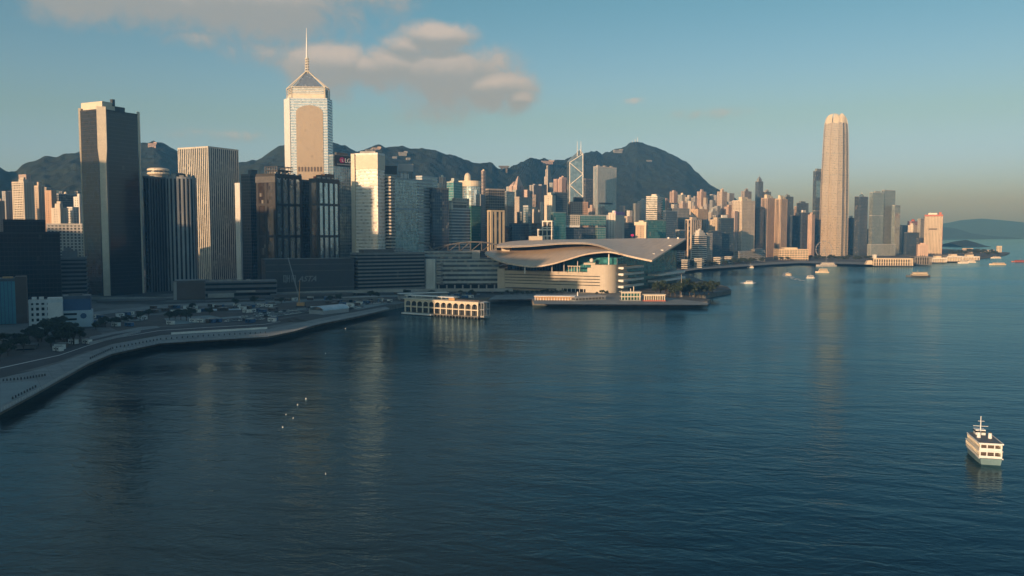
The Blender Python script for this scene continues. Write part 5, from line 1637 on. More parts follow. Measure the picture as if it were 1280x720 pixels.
for y in (192, 219, 268):
    MB().prism(ifc_plan(hw(y) + .75), zat(y, D), zat(y, D) + 2.2, 0).build('floor_belt', 'concrete', parent=ifc)
mb = MB()
pr = [(152, 1.0), (148, 1.0), (144.5, 1.0), (141.5, .93), (140, .84)]
for q in range(4):
    a0 = ang + q * math.pi / 2
    ux, uy = math.cos(a0), math.sin(a0)
    vx, vy = -uy, ux
    for t in np.linspace(-.72, .72, 15):
        if abs(t) < .08:
            continue
        pts = []
        for y, k in pr:
            h = hw(y) * k
            pts.append((cx + ux * h + vx * h * t, cy + uy * h + vy * h * t, zat(y + abs(t) * 2.5, D)))
        mb.tube(pts, [1.2, 1.1, 1.0, .8, .5], 5)
    for t0, t1 in ((.7, 1.3),):
        for j in range(4):
            al = a0 + math.pi / 4 + (j - 1.5) * .10
            pts = [(cx + math.cos(al) * hw(y) * k * 1.1, cy + math.sin(al) * hw(y) * k * 1.1, zat(y + 3.0, D)) for y, k in pr]
            mb.tube(pts, [1.2, 1.1, 1.0, .8, .5], 5)
mb.build('crown', 'cream_paint', parent=ifc)
MB().prism(ifc_plan(21), zat(152.5, D), zat(146, D), 0, top=ifc_plan(17)).build('plant_room', 'glass_silver', parent=ifc)

# its smaller dark sister
o, info = tower('office_tower', 'dark green grey tower with a tall pale window strip, left of the giant curved tower', 1015, 1018.5, 1031, 214, 2460, 'curtain', (0.22, 0.26, 0.27), 'glass_navy', shape='chamfer', t=52, roof=None, belts=(264,))
c, dL, dR, a, b, z, base = info
panel('glass_strip', c, dR, 1019.8, 1025, 226, 247, 0.8, 'glass_pale', o)
MB().prism(plan((c[0] + (dL[0] * a + dR[0] * b) * .15, c[1] + (dL[1] * a + dR[1] * b) * .15), dL, dR, a * .7, b * .7, 'chamfer'), z + 1, z + 8, 0).build('roof_crown', ['wall'], parent=o)

# red-framed cream block
o, info = tower('office_tower', 'cream square block with red roof frame, alone at the right of the skyline', 1155.5, 1177.5, 1189, 269, 2500, 'grid', (0.66, 0.55, 0.42), 'window_glass', t=22, roof=None)
c, dL, dR, a, b, z, base = info
dF = (-dL[0], -dL[1])
lf = (c[0] + dL[0] * a, c[1] + dL[1] * a)
panel('louvre_band', lf, dF, 1161, 1171.5, 285.5, 287, 0.8, 'brown_stone', o)
MB().prism(rect(c, dL, dR, -1.2, a + 1.2, -1.2, 2), z - 3, z + 1.8, 0).build('roof_frame', 'red_paint', parent=o)
MB().prism(rect(c, dL, dR, -1.3, 2.2, 2.2, 5), base, z + 1.6, 0).build('corner_column', 'red_paint', parent=o)
MB().prism(rect(c, dL, dR, a * .3, a * .8, 8, 30), z + 1, z + 7, 0).build('plant_room', 'white_paint', parent=o)
MB().prism(rect(c, dL, dR, 2, a * .2, 10, 22), z + 1, z + 9, 0).build('water_tank', 'red_paint', parent=o)
MB().prism(rect(c, dL, dR, -1.6, .6, 8, 26), z - 14, z - 5, 0).build('wall_sign', 'white_paint', parent=o)
mb = MB()
facade(mb, rect(c, dL, dR, 0, a, b + 2, b + 40), 4, z - 5, 'curtain')
mb.build('rear_wing', ['wall', 'glass_navy', 'roof_deck'], parent=o, color=(0.15, 0.17, 0.2))
# ------------------------------------------------------------------ winged convention centre
d1, d2 = (0.886, -0.463), (0.463, 0.886)           # along the seaward wall, and inland
W0, W1 = (xat(622, 950), 950.0), (xat(752, 892), 892.0)
RA = 13.0
cen = (W1[0] + d2[0] * RA, W1[1] + d2[1] * RA)
arc = []
for i in range(10):
    t = math.pi / 2 * i / 9
    arc.append((cen[0] - d2[0] * RA * math.cos(t) + d1[0] * RA * math.sin(t), cen[1] - d2[1] * RA * math.cos(t) + d1[1] * RA * math.sin(t)))
W2 = arc[-1]
go = lambda p, u, v: (p[0] + d1[0] * u + d2[0] * v, p[1] + d1[1] * u + d2[1] * v)
hk = empty('convention_centre', (W1[0], W1[1], 4), 'convention centre with sweeping wing shaped metal roof on the waterfront', 'building')
low = [W0] + [W1] + arc[1:] + [go(W2, 0, 34), go(W0, 0, 34)]
zr = 25.4
mb = MB()
inner = [go(W0, 2, .8), go(W1, 0, .8)] + [(cen[0] + (p[0] - cen[0]) * .94, cen[1] + (p[1] - cen[1]) * .94) for p in arc[1:]] + [go(W2, -.8, 33), go(W0, 2, 33)]
mb.prism(inner, 4, zr - .4, 1, cap=2)
rows = [(4, 11.4), (12.2, 14.7), (15.5, 17.9), (18.7, 21.1), (21.9, 25.8)]
for z0, z1 in rows:
    mb.prism(low, z0, z1, 0, cap=2)
solid = [go(W1, -13, 0.1)] + [W1] + arc[1:] + [go(W2, -.1, 33.5), go(W1, -13, 33.5)]
drum = lambda u, k: [go(W1, u, -k), go(W1, 0, -k)] + [(cen[0] + (p[0] - cen[0]) * (1 + k), cen[1] + (p[1] - cen[1]) * (1 + k)) for p in arc[1:]] + [go(W2, k, 30), go(W1, u, 30)]
mb.prism(drum(-1.5, .01), 4.1, zr, 0, cap=2)
mb.prism(drum(-16, .016), zr - .2, zr + 5.2, 0, cap=2)
mb.prism(drum(-12, .01), zr + 5.1, zr + 8.6, 0, cap=2)
mb.prism([go(W0, -.1, -.3), go(W0, 9, -.3), go(W0, 9, 8), go(W0, -.1, 8)], 4.1, zr + 2.2, 0, cap=2)
mb.build('seaward_wall', ['stone_cream', 'glass_dark', 'roof_deck'], parent=hk)
# glazed hall under the roof
mb = MB()
hall = [go(W0, 14, 16), go(W1, -24, 16), go(W1, -4, 22), go(W1, 6, 30), go(W1, 6, 150), go(W0, 14, 150)]
mb.prism(hall, zr, 36.5, 0)
for i in range(26):
    p = go(W0, 16 + i * 3.6, 15.8)
    mb.obox(p, d1, .35, .5, zr, 36.4, 1)
mb.build('glazed_hall', ['glass_black', 'dark_steel'], parent=hk)
# north glass curtain, stepping up under the wing
cur = [go(W2, -1.5, 2), go(W2, -1.5, 225), go(W2, -60, 225), go(W2, -60, 2)]
mb = MB()
mb.prism(cur, 4, [41.5, 49, 49, 41.5], 0)
for i in range(46):
    p = go(W2, -1.3, 3 + i * 4.9)
    mb.obox(p, d2, .28, .5, 4, 41.0 + 7 * i / 46, 1)
for k in range(10):
    zz = 6 + k * 3.6
    mb.obox(go(W2, -1.3, 113.5), d2, 222, .4, zz, zz + .3, 1)
mb.build('glass_curtain', ['glass_curtain', 'dark_steel'], parent=hk)
for zz in (29.2, 22.3, 15.6, 9.0):
    mb = MB()
    mb.prism([go(W2, -1, 3), go(W2, 6, 3), go(W2, 9, 62), go(W2, -1, 62)], zz, zz + 2.2, 0)
    t_ = mb.build('terrace', 'white_paint', parent=hk)
    MB().lathe(go(W2, 4.2, 4.2), [(1.6, zz - .3), (1.6, zz + 1.8)], 12).build('terrace_end', 'white_paint', parent=t_)
for zz in (17.2, 9.6):
    mb = MB()
    mb.prism([go(W2, -1, 105), go(W2, 13, 105), go(W2, 13, 215), go(W2, -1, 215)], zz, zz + 2.4, 0)
    mb.build('terrace', 'white_paint', parent=hk)


def rail(pts):
    """(px, py, distance) -> smooth chain of world points"""
    P = [at(a, b, d) for a, b, d in pts]
    out = []
    n = len(P)
    for i in range(n - 1):
        p0, p1, p2, p3 = P[max(i - 1, 0)], P[i], P[i + 1], P[min(i + 2, n - 1)]
        for k in range(6):
            t = k / 6
            out.append(0.5 * ((2 * p1) + (p2 - p0) * t + (2 * p0 - 5 * p1 + 4 * p2 - p3) * t * t + (3 * p1 - p0 - 3 * p2 + p3) * t ** 3))
    out.append(P[-1])
    return out


# lower wing: from the eave over the sea back to the clerestory
eave = rail([(606, 316, 932), (615, 322, 920), (630, 327.3, 908), (650, 331, 900), (668, 332.5, 896), (690, 329, 892), (710, 323.3, 890), (730, 317.5, 888), (748, 314.8, 886), (763, 314.3, 884), (775, 316.8, 880)])
mid = rail([(607, 315, 946), (615, 317.5, 942), (630, 320, 938), (650, 321.5, 935), (668, 321.5, 930), (690, 318.5, 926), (710, 315, 922), (730, 311.8, 918), (748, 311.5, 912), (763, 312.6, 902), (775, 316.2, 888)])
topr = rail([(608, 314.3, 975), (616, 312.5, 975), (630, 313, 972), (650, 313, 968), (668, 312, 964), (690, 310, 960), (710, 308.2, 955), (730, 307.5, 948), (748, 308.5, 935), (763, 311.3, 915), (775, 315.8, 896)])
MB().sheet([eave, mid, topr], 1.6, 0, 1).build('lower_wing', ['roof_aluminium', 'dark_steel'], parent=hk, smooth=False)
# upper vault, sweeping out to the pointed right tip
lip = rail([(621, 307.5, 950), (640, 307.3, 944), (668, 306, 938), (700, 303.5, 932), (730, 303.2, 924), (748, 306, 912), (763, 311, 898), (775, 316.2, 879), (787, 319.4, 873), (800, 322.3, 869), (815, 325.3, 865)])
m2 = rail([(621.5, 306, 975), (640, 304, 975), (668, 302.6, 972), (700, 300.8, 970), (730, 300.7, 966), (750, 302, 958), (766, 304.5, 950), (782, 307.3, 940), (797, 309.2, 934), (812, 310.8, 930), (836, 311.8, 926)])
ridge = rail([(622, 304.8, 1005), (640, 301.5, 1010), (668, 300, 1015), (700, 299.3, 1020), (730, 299, 1022), (752, 298.6, 1020), (770, 298.3, 1015), (790, 298, 1008), (808, 297.9, 1002), (828, 297.8, 996), (858, 298, 988)])
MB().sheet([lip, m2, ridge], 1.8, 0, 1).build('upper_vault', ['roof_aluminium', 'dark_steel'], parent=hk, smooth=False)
# far slope of the vault, seen from other sides
back_ = [Vector((p.x * (1 + 70 / p.y), p.y + 70, p.z - 14)) for p in ridge]
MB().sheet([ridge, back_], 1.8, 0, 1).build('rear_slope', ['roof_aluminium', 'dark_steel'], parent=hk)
# clerestory between the two shells, a box of stone and glass in it, and eave fascias
cl = rail([(626, 309.5, 985), (640, 310, 980), (668, 309, 975), (700, 306.5, 970), (730, 305.8, 962), (750, 307.5, 945)])
mb = MB()
mb.sheet([[p + Vector((0, 0, 3.5)) for p in cl], [p + Vector((0, 14, 3.5)) for p in cl]], 7.5, 0)
mb.build('clerestory', 'brown_stone', parent=hk)
q0, q1 = at(627, 311, 968), at(637, 311.3, 966)
MB().prism([(q0.x, q0.y), (q1.x, q1.y), (q1.x + 3, q1.y + 8), (q0.x + 3, q0.y + 8)], q0.z - 4, q0.z + 3.6, 0).build('roof_box', 'stone_cream', parent=hk)
mb = MB()
for i in range(len(lip) - 1):
    if i < 42:
        mb.tube([lip[i] + Vector((0, 0, -.8)), lip[i + 1] + Vector((0, 0, -.8))], .55, 5)
mb.build('roof_edge', 'steel', parent=hk)
for (px, ytop, ybot, D_) in ((656, 331.5, 341, 904), (761, 316, 330, 893)):
    p = at(px, ybot, D_)
    q = at(px, ytop, D_)
    MB().tube([(p.x, p.y, p.z - 1), (p.x, p.y, q.z)], .7, 8).build('column', 'white_paint', parent=hk)
for px in (690, 705, 722, 744):
    p = at(px, 332, 903)
    MB().tube([(p.x, p.y, zr), (p.x, p.y, p.z + 5)], .35, 6).build('column', 'white_paint', parent=hk)
p = at(739.5, 325.5, 899)
MB().lathe((p.x, p.y), [(.6, p.z - 2.3), (1.7, p.z - 1.6), (2.3, p.z), (1.7, p.z + 1.6), (.4, p.z + 2.3)], 12).build('radar_dome', 'white_paint', parent=hk, smooth=True)
MB().obox((p.x - 1, p.y + 1), d1, 13, 6, zr + 8.5, zr + 10.6).build('roof_box', 'stone_cream', parent=hk)
p = at(719, 331, 902)
mb = MB()
mb.obox((p.x, p.y), d1, 15, 7, zr + 6.6, zr + 7.2)
for k in range(5):
    mb.obox(go((p.x, p.y), -6.5 + k * 3.2, -2.5), d1, .4, .4, zr - .3, zr + 6.7)
mb.build('terrace_canopy', 'cream_paint', parent=hk)
p_, q_ = go(W1, -46, -.15), go(W1, -18, -.15)
MB().prism([p_, q_, go(q_, 0, 1.0), go(p_, 0, 1.0)], 4.2, 7.6, 0).build('entrance', 'glass_black', parent=hk)
for k in range(6):
    MB().obox(go(p_, 2 + k * 4.8, -.3), d1, .5, .5, 4.1, 7.7).build('entrance_post', 'white_paint', parent=hk)
MB().prism([go(W0, 12, -4.5), go(W1, -52, -4.5), go(W1, -52, -.4), go(W0, 12, -.4)], 6.4, 7.2, 0).build('entrance_canopy', 'concrete_dark', parent=hk)
# skylight boxes near the right tip
for px, py, D_ in ((818, 318, 900), (828.5, 313.2, 922), (838.5, 307.6, 948)):
    p = at(px, py, D_)
    MB().obox((p.x, p.y), d2, 5.5, 3.0, p.z - 2.2, p.z + 1.0).build('skylight', 'white_paint', parent=hk)
for px, py, D_ in ((836, 297.4, 994), (848, 297.5, 990)):
    p = at(px, py, D_)
    MB().obox((p.x, p.y), d2, 4, 2, p.z - 2, p.z + .8).build('roof_vent', 'white_paint', parent=hk)
p = at(661, 296, 1012)
q = at(678, 296, 1012)
MB().prism([(p.x, p.y), (q.x, q.y), (q.x + 4, q.y + 14), (p.x + 4, p.y + 14)], p.z - 8, p.z + .8, 0).build('plant_room', 'stone_cream', parent=hk)

# older hall to its left
ph = empty('convention_hall', (xat(531, 945), 945, 4), 'older grey banded exhibition hall with a roof truss, left of the winged building', 'building', color=(0.38, 0.40, 0.385))
A, B = (xat(533, 948), 948.0), (xat(623, 956), 956.0)
STY['hall'] = (5.3, 2.6, 0, 0, 0.8)
zt = zat(325, 950)
mb = MB()
facade(mb, [A, B, (B[0] + 10, B[1] + 70), (A[0] + 10, A[1] + 70)], 9, zt, 'hall', cap=1.0)
mb.build('main_block', ['wall', 'glass_dark', 'roof_deck'], parent=ph)
mb = MB()
mb.prism([(A[0] + 5, A[1] + 3), (B[0], B[1] + 3), (B[0] + 8, B[1] + 60), (A[0] + 8, A[1] + 60)], 4, 9, 0)
mb.build('ground_floor', 'glass_black', parent=ph)
for k in range(9):
    u = (k + .5) / 9
    p = (A[0] + (B[0] - A[0]) * u, A[1] + (B[1] - A[1]) * u + .6)
    MB().obox(p, (1, 0), 1.6, 1.6, 4, 9).build('column', 'concrete', parent=ph)
x0, x1 = xat(529.5, 944), xat(545, 944)
mb = MB()
mb.prism([(x0, 947), (x0 + 2, 943), (x1 - 1, 942), (x1, 946), (x1, 965), (x0, 965)], 4, zt + 1.2, 0)
mb.build('stair_block', ['wall'], parent=ph, color=(0.46, 0.48, 0.46))
mb = MB()
x2, x3 = xat(544, 946), xat(553, 946)
for k in range(8):
    mb.prism([(x2, 945), (x3 - 2, 944), (x3, 947), (x3, 952), (x2, 952)], 11 + k * 3.1, 12.6 + k * 3.1, 0)
mb.build('balcony_stack', 'concrete', parent=ph)
mb = MB()
facade(mb, [(xat(531, 965), 965), (xat(589, 965), 967), (xat(589, 1000), 1005), (xat(531, 1000), 1003)], zt - 1, zat(315, 965), 'hall', cap=.8)
mb.build('upper_block', ['wall', 'glass_dark', 'roof_deck'], parent=ph, color=(0.30, 0.33, 0.33))
MB().prism([(xat(590, 962), 962), (xat(600, 962), 962.5), (xat(600, 975), 980), (xat(590, 975), 980)], zt - 1, zat(313, 962), 0).build('lift_tower', 'concrete', parent=ph)
mb = MB()
tp = [(537, 313.5), (548, 309.5), (560, 306.2), (574, 303.6), (588, 302.4), (602, 302.6), (614, 304.3), (624, 307)]
T = [at(a, b, 985) for a, b in tp]
B_ = [Vector((p.x, p.y, zat(314.5, 985))) for p in T]
for dy in (0, 9):
    o_ = Vector((0, dy, 0))
    mb.tube([p + o_ for p in T], .85, 6)
    mb.tube([p + o_ for p in B_], .7, 6)
    for i in range(len(T) - 1):
        mb.tube([T[i] + o_, B_[i] + o_], .5, 5)
        mb.tube([T[i + 1] + o_, B_[i] + o_], .5, 5)
mb.build('roof_truss', 'concrete_dark', parent=ph)
mb = MB()
tp = [at(524, 303.5, 985), at(530, 304, 985), at(537, 308, 985), at(541, 313.5, 985)]
for dy in (0, 8):
    mb.tube([p + Vector((0, dy, 0)) for p in tp], .8, 6)
mb.build('roof_hoop', 'concrete_dark', parent=ph)


# ------------------------------------------------------------------ piers, arcades and low waterfront buildings
def arcade(name, label, A, B, depth, z0, z1, nb, mats, cat='building', two=False, arches=False, group=None, colw=0.8, base=True, roof=True, wall=True, fascia=1.2):
    """open-fronted long building: posts and beams between A and B, back wall, roof slab"""
    A, B = Vector((A[0], A[1])), Vector((B[0], B[1]))
    L = (B - A).length
    d = (B - A) / L
    nI = Vector((-d.y, d.x))                     # inland
    if nI.y < 0:
        nI = -nI
    root = empty(name, (A.x, A.y, z0), label, cat, group)
    P = lambda u, v: tuple(A + d * u + nI * v)
    R4 = lambda u0, u1, v0, v1: [P(u0, v0), P(u1, v0), P(u1, v1), P(u0, v1)]
    if base:
        MB().prism(R4(-1, L + 1, -1, depth + 1), z0, z0 + .9, 0).build('deck', mats[2], parent=root)
    if wall:
        MB().prism(R4(.6, L - .6, depth * .35, depth - .6), z0 + .9, z1 - fascia, 0).build('back_wall', mats[1], parent=root)
    if roof:
        MB().prism(R4(-1.2, L + 1.2, -1.2, depth + 1.2), z1 - .5, z1, 0).build('roof', mats[0], parent=root)
        mb = MB()
        mb.prism(R4(-.6, L + .6, -.6, .2), z1 - fascia - .3, z1 - .55, 0)
        mb.prism(R4(L + .25, L + .65, .25, depth), z1 - fascia - .3, z1 - .56, 0)
        mb.build('fascia', mats[3] if len(mats) > 3 else mats[0], parent=root)
    levels = [(z0 + .9, z1 - fascia - .3)]
    if two:
        zm = z0 + (z1 - z0) * .46
        MB().prism(R4(-.7, L + .7, -.7, depth * .9), zm - .5, zm + .3, 0).build('upper_floor', mats[3] if len(mats) > 3 else mats[0], parent=root)
    for i in range(nb + 1):
        u = L * i / nb
        mb = MB()
        mb.obox(P(u, -.2), d, colw, colw, z0 + .5, z1 - fascia - .2)
        mb.build('column', mats[0], parent=root)
    n2 = max(2, int(depth / (L / nb)))
    for i in range(1, n2 + 1):
        mb = MB()
        mb.obox(P(L, depth * i / n2), d, colw, colw, z0 + .5, z1 - fascia - .2)
        mb.build('column', mats[0], parent=root)
    if arches:
        zb = z0 + (z1 - z0) * .46 + .3 if two else z0 + 1
        zt = z1 - fascia - .3
        for i in range(nb):
            u0, u1 = L * i / nb + colw / 2, L * (i + 1) / nb - colw / 2
            r = (u1 - u0) / 2
            rise = min(r * .9, (zt - zb) * .55)
            prof = [(u0, zt)] + [((u0 + u1) / 2 - r * math.cos(t * math.pi / 10), zt - .35 - rise + rise * math.sin(t * math.pi / 10)) for t in range(11)] + [(u1, zt)]
            mb = MB()
            k = len(prof)
            for v in (-.25, .1):
                mb.v += [(*P(u, v), z) for u, z in prof]
            mb.f.append(tuple(range(k)))
            mb.f.append(tuple(range(2 * k - 1, k - 1, -1)))
            mb.f += [(j, j + k, (j + 1) % k + k, (j + 1) % k) for j in range(k)]
            mb.m = [0] * len(mb.f)
            mb.build('arch', mats[0], parent=root)
    return root, P, L


A, B = gnd(507, 392.5), gnd(597.5, 398.5)
root, P, L = arcade('ferry_pier', 'two storey white ferry pier with arched upper gallery, right half in sun', A, B, 11, 1.2, 13.2, 12, ['cream_paint', 'dark_paint', 'seawall', 'cream_paint'], cat='pier', two=True, arches=True, colw=.9)
MB().prism([P(-6, 6), P(L * .62, 6), P(L * .62, 14), P(-6, 14)], 15.0, 15.5, 0).build('roof_canopy', 'white_paint', parent=root)
for k in range(6):
    p = P(-4 + k * L * .62 / 5, 6.8)
    MB().tube([(p[0], p[1], 12.5), (p[0], p[1], 15.1)], .22, 6).build('canopy_post', 'white_paint', parent=root)
MB().prism([P(L * .58, 3), P(L * .66, 3), P(L * .66, 8), P(L * .58, 8)], 13.1, 15, 0).build('plant_room', 'orange_paint', parent=root)
MB().prism([P(L * .67, 4), P(L * .98, 4), P(L * .98, 10), P(L * .67, 10)], 13.1, 14.0, 0).build('roof_deck', 'brown_stone', parent=root)
MB().prism([P(L + 1.5, 1), P(L + 5, 1), P(L + 5, 10), P(L + 1.5, 10)], 1.2, 2.4, 0).build('landing', 'concrete', parent=root)
for u in (2, 4.6):
    for v in (1.5, 5.5, 9.5):
        p = P(L + u, v)
        MB().tube([(p[0], p[1], 1), (p[0], p[1], 12.4)], .3, 6).build('landing_post', 'grey_paint', parent=root)
MB().prism([P(L + 1.5, 1), P(L + 5, 1), P(L + 5, 10), P(L + 1.5, 10)], 12.4, 13, 0).build('landing_roof', 'grey_paint', parent=root)
MB().prism([P(L + 1.5, 1), P(L + 5, 1), P(L + 5, 10), P(L + 1.5, 10)], 7.0, 7.5, 0).build('upper_floor', 'grey_paint', parent=root)
mb = MB()
for i in range(25):
    for v in (-.8, 5, 11):
        p = P(L * i / 24, v)
        mb.tube([(p[0], p[1], -1), (p[0], p[1], 1.3)], .4, 6)
mb.build('pile_row', 'seawall', parent=root)
MB().obox(P(L * .2, -3), ((B.x - A.x) / L, (B.y - A.y) / L), L * .42, 3.2, .6, 1.7).build('pontoon', 'white_paint', parent=root)

A, B = gnd(669, 378.6, 1.5), gnd(717, 379.2, 1.5)
arcade('ferry_pier', 'low orange lit pier shed with a white flat roof before the stone wall', A, B, 14, 1.4, 8.2, 14, ['white_paint', 'orange_paint', 'seawall', 'orange_paint'], cat='pier', colw=.6)
A, B = gnd(719, 376.5, 4), gnd(756, 374.5, 4)
arcade('covered_walkway', 'low pale covered walkway between the orange pier shed and the white frames', A, B, 7, 4, 8, 9, ['grey_paint', 'concrete_dark', 'paving'], cat='walkway', colw=.45)
A, B = gnd(777, 376, 4), gnd(800, 376, 4)
root, P, L = arcade('pavilion', 'open white steel frame pavilion with greenish glass on the promenade', A, B, 10, 4, 12.6, 6, ['cream_paint', 'glass_green', 'paving'], cat='pavilion', two=True, colw=.6)
for k, h in ((0, 13.5), (3, 15.5), (4, 17.5)):
    p = P(L * k / 6, 2)
    MB().tube([(p[0], p[1], 12), (p[0], p[1], h)], .4, 6).build('roof_post', 'cream_paint', parent=root)
A, B = gnd(805.5, 376.5, 4), gnd(830.5, 376.5, 4)
arcade('colonnade', 'small cream colonnade with pinkish base right of the white frame pavilion', A, B, 8, 4, 10.4, 9, ['cream_paint', 'brown_stone', 'red_paint'], cat='colonnade', colw=.8)

# Central waterfront
A, B = gnd(1092, 331.3, 3), gnd(1140.5, 331.6, 3)
root, P, L = arcade('ferry_pier', 'long cream colonnaded ferry pier with a small clock tower', A, B, 24, 1.5, 17, 16, ['cream_paint', 'dark_paint', 'seawall'], cat='pier', two=True, colw=1.8, fascia=2.2)
p = P(3, 8)
MB().box(p[0] - 3, p[0] + 3, p[1] - 3, p[1] + 3, 16, 24).build('clock_tower', 'white_paint', parent=root)
MB().prism([P(-14, 4), P(-1, 4), P(-1, 20), P(-14, 20)], 3, 12, 0, top=[P(-10, 6), P(-1, 6), P(-1, 18), P(-10, 18)]).build('end_hall', 'cream_paint', parent=root)
A, B = gnd(1143.5, 329.8, 3), gnd(1164, 329.8, 3)
arcade('ferry_pier', 'grey green two storey pier between the colonnaded pier and the white sheds', A, B, 24, 1.5, 18, 7, ['concrete', 'dark_paint', 'seawall'], cat='pier', two=True, colw=1.4)
for i, (x0, x1, yb, zt, lab) in enumerate(((1066, 1083, 327.2, 13, 'long white pier shed with sunlit front, directly right of the grey green pier'), (1184, 1203, 326, 15, 'second white pier shed with a raised middle on the right shore'), (1204, 1224, 324.6, 12, 'third cream pier shed close to the small white boats'))):
    x0 = 1165.5 if i == 0 else x0
    x1 = 1183 if i == 0 else x1
    A, B = gnd(x0, yb, 4), gnd(x1, yb, 4)
    root, P, L = arcade('ferry_pier', lab, A, B, 22, 2, zt, 6, ['white_paint', 'cream_paint', 'seawall'], cat='pier', colw=1.6, fascia=3.0)
    MB().prism([P(L * .3, 4), P(L * .7, 4), P(L * .7, 16), P(L * .3, 16)], zt - .1, zt + 4, 0).build('roof_house', 'cream_paint', parent=root)
A, B = gnd(984, 326, 4), gnd(1020, 326.5, 4)
mb = MB()
root = empty('post_office', (A.x, A.y, 4), 'low cream five storey block left of the foot of the giant curved tower', 'building', color=(0.62, 0.50, 0.36))
STY['low'] = (4.2, 1.9, 6, 1.2, .5)
mb = MB()
facade(mb, [(A.x, A.y + 60), (B.x + 3, B.y + 60), (B.x + 4, B.y + 100), (A.x, A.y + 100)], 4, zat(312, A.y + 60), 'low')
mb.build('main_block', ['wall', 'window_glass', 'roof_deck'], parent=root)
MB().prism([(A.x + 15, A.y + 66), (B.x - 20, B.y + 66), (B.x - 20, B.y + 90), (A.x + 15, A.y + 90)], zat(312, A.y + 60) + 1, zat(312, A.y + 60) + 5, 0).build('plant_room', 'cream_paint', parent=root)
A, B = gnd(933, 330, 4), gnd(968, 328.5, 4)
root = empty('city_hall', (A.x, A.y, 4), 'low grey block in front of the tall white sunlit office tower', 'building', color=(0.44, 0.45, 0.44))
mb = MB()
facade(mb, [(A.x + 4, A.y + 70), (B.x + 6, B.y + 90), (B.x + 4, B.y + 130), (A.x + 4, A.y + 110)], 4, zat(315, A.y + 70), 'low')
mb.build('main_block', ['wall', 'window_glass', 'roof_deck'], parent=root)
MB().prism([(A.x + 40, A.y + 80), (B.x + 3, B.y + 96), (B.x + 2, B.y + 120), (A.x + 40, A.y + 106)], zat(315, A.y + 70) + .5, zat(311.5, A.y + 80), 0).build('upper_block', 'concrete', parent=root)

# observation wheel at the foot of the giant tower
q = at(1030, 315, 2080)
root = empty('observation_wheel', (q.x, q.y, 4), 'pale observation wheel on the shore before the giant curved tower', 'wheel')
mb = MB()
rr = 20
ring = [(q.x + rr * math.cos(t * math.pi / 18), q.y, 27 + rr * math.sin(t * math.pi / 18)) for t in range(37)]
mb.tube(ring, .35, 5)
mb.tube([(x, y + 2.4, z) for x, y, z in ring], .35, 5)
mb.build('rim', 'grey_paint', parent=root)
mb = MB()
for t in range(12):
    al = t * math.pi / 6
    mb.tube([(q.x, q.y + 1.2, 27), (q.x + rr * math.cos(al), q.y + 1.2, 27 + rr * math.sin(al))], .25, 4)
mb.build('spoke_set', 'grey_paint', parent=root)
for sx in (-1, 1):
    MB().tube([(q.x, q.y + 1.2, 27), (q.x + sx * 11, q.y + 6, 4)], .8, 6).build('leg', 'grey_paint', parent=root)
for t in range(18):
    al = t * math.pi / 9
    MB().box(q.x + rr * math.cos(al) - 1, q.x + rr * math.cos(al) + 1, q.y + .2, q.y + 2.2, 27 + rr * math.sin(al) - 1, 27 + rr * math.sin(al) + 1).build('cabin', 'grey_paint', parent=root)

# ------------------------------------------------------------------ left waterfront
o, info = tower('office_building', 'small teal glass fronted building at the left frame edge with a brown side wall', -12, -4, 19.5, 351, 585, 'plain', (0.06, 0.1, 0.12), 'teal_paint', t=62, cat='building', roof=None, wl=18)
c, dL, dR, a, b, z, base = info
MB().prism(rect(c, dL, dR, 0, a, b + .02, b + 7), base, z + 2.5, 0).build('side_wall', 'brown_stone', parent=o)
MB().prism(rect(c, dL, dR, 1, 5, 4, b - 1), z + .6, z + 2.6, 0).build('roof_accent', 'orange_paint', parent=o)  # warm light along the roof top, put in as an orange-coloured box
mb = MB()
for i in range(5):
    mb.prism(rect(c, dL, dR, -.35, .1, b * i / 5, b * i / 5 + .4), base, z, 0)
mb.build('fin_set', 'blue_paint', parent=o)

STY['punched'] = (3.6, 1.7, 3.4, 1.5, .35)
o, info = tower('office_building', 'small white building with punched windows behind the dark tree clump', 29.5, 37, 78, 378, 548, 'punched', (0.62, 0.66, 0.66), 'glass_black', t=64, cat='building', roof=None)
c, dL, dR, a, b, z, base = info
MB().prism(rect(c, dL, dR, -.4, a * .8, b * .56, b * 1.01), base, z + 2.6, 0).build('stair_block', 'white_paint', parent=o)
for v in (.08, .3):
    MB().prism(rect(c, dL, dR, 2, a * .6, b * v, b * (v + .14)), z + 1, z + 3.2, 0).build('plant_room', 'white_paint', parent=o)

o, info = tower('office_building', 'low building with a dark blue upper storey and pale wall with a blue roundel', 75, 79, 113.5, 373, 566, 'plain', (0.06, 0.1, 0.15), 'blue_paint', t=66, cat='building', roof=None, wl=16)
c, dL, dR, a, b, z, base = info
zz = onface(c, dR, 95, 388)[0].z
mb = MB()
mb.prism(rect(c, dL, dR, -1.0, a * .8, -1, b + 1.0), base, zz, 0)
mb.build('lower_wall', 'pale_blue_paint', parent=o)
for y0, y1 in ((391.5, 394), (398, 400.5)):
    panel('window_strip', (c[0] + dR[1] * 1.0, c[1] - dR[0] * 1.0), dR, 79.5, 96, y0, y1, .15, 'glass_black', o, thick=.3)
mb = MB()
n = (dR[1], -dR[0])
p = onface(c, dR, 104.5, 394.5)[0]
mb.v += [(p.x + dR[0] * 1.9 * math.cos(t * math.pi / 9) + n[0] * 1.4, p.y + dR[1] * 1.9 * math.cos(t * math.pi / 9) + n[1] * 1.4, p.z + 1.9 * math.sin(t * math.pi / 9)) for t in range(18)]
mb.v += [(x - n[0] * .5, y - n[1] * .5, z_) for x, y, z_ in mb.v[:18]]
mb.f = [tuple(range(18))] + [(i, i + 18, (i + 1) % 18 + 18, (i + 1) % 18) for i in range(18)]
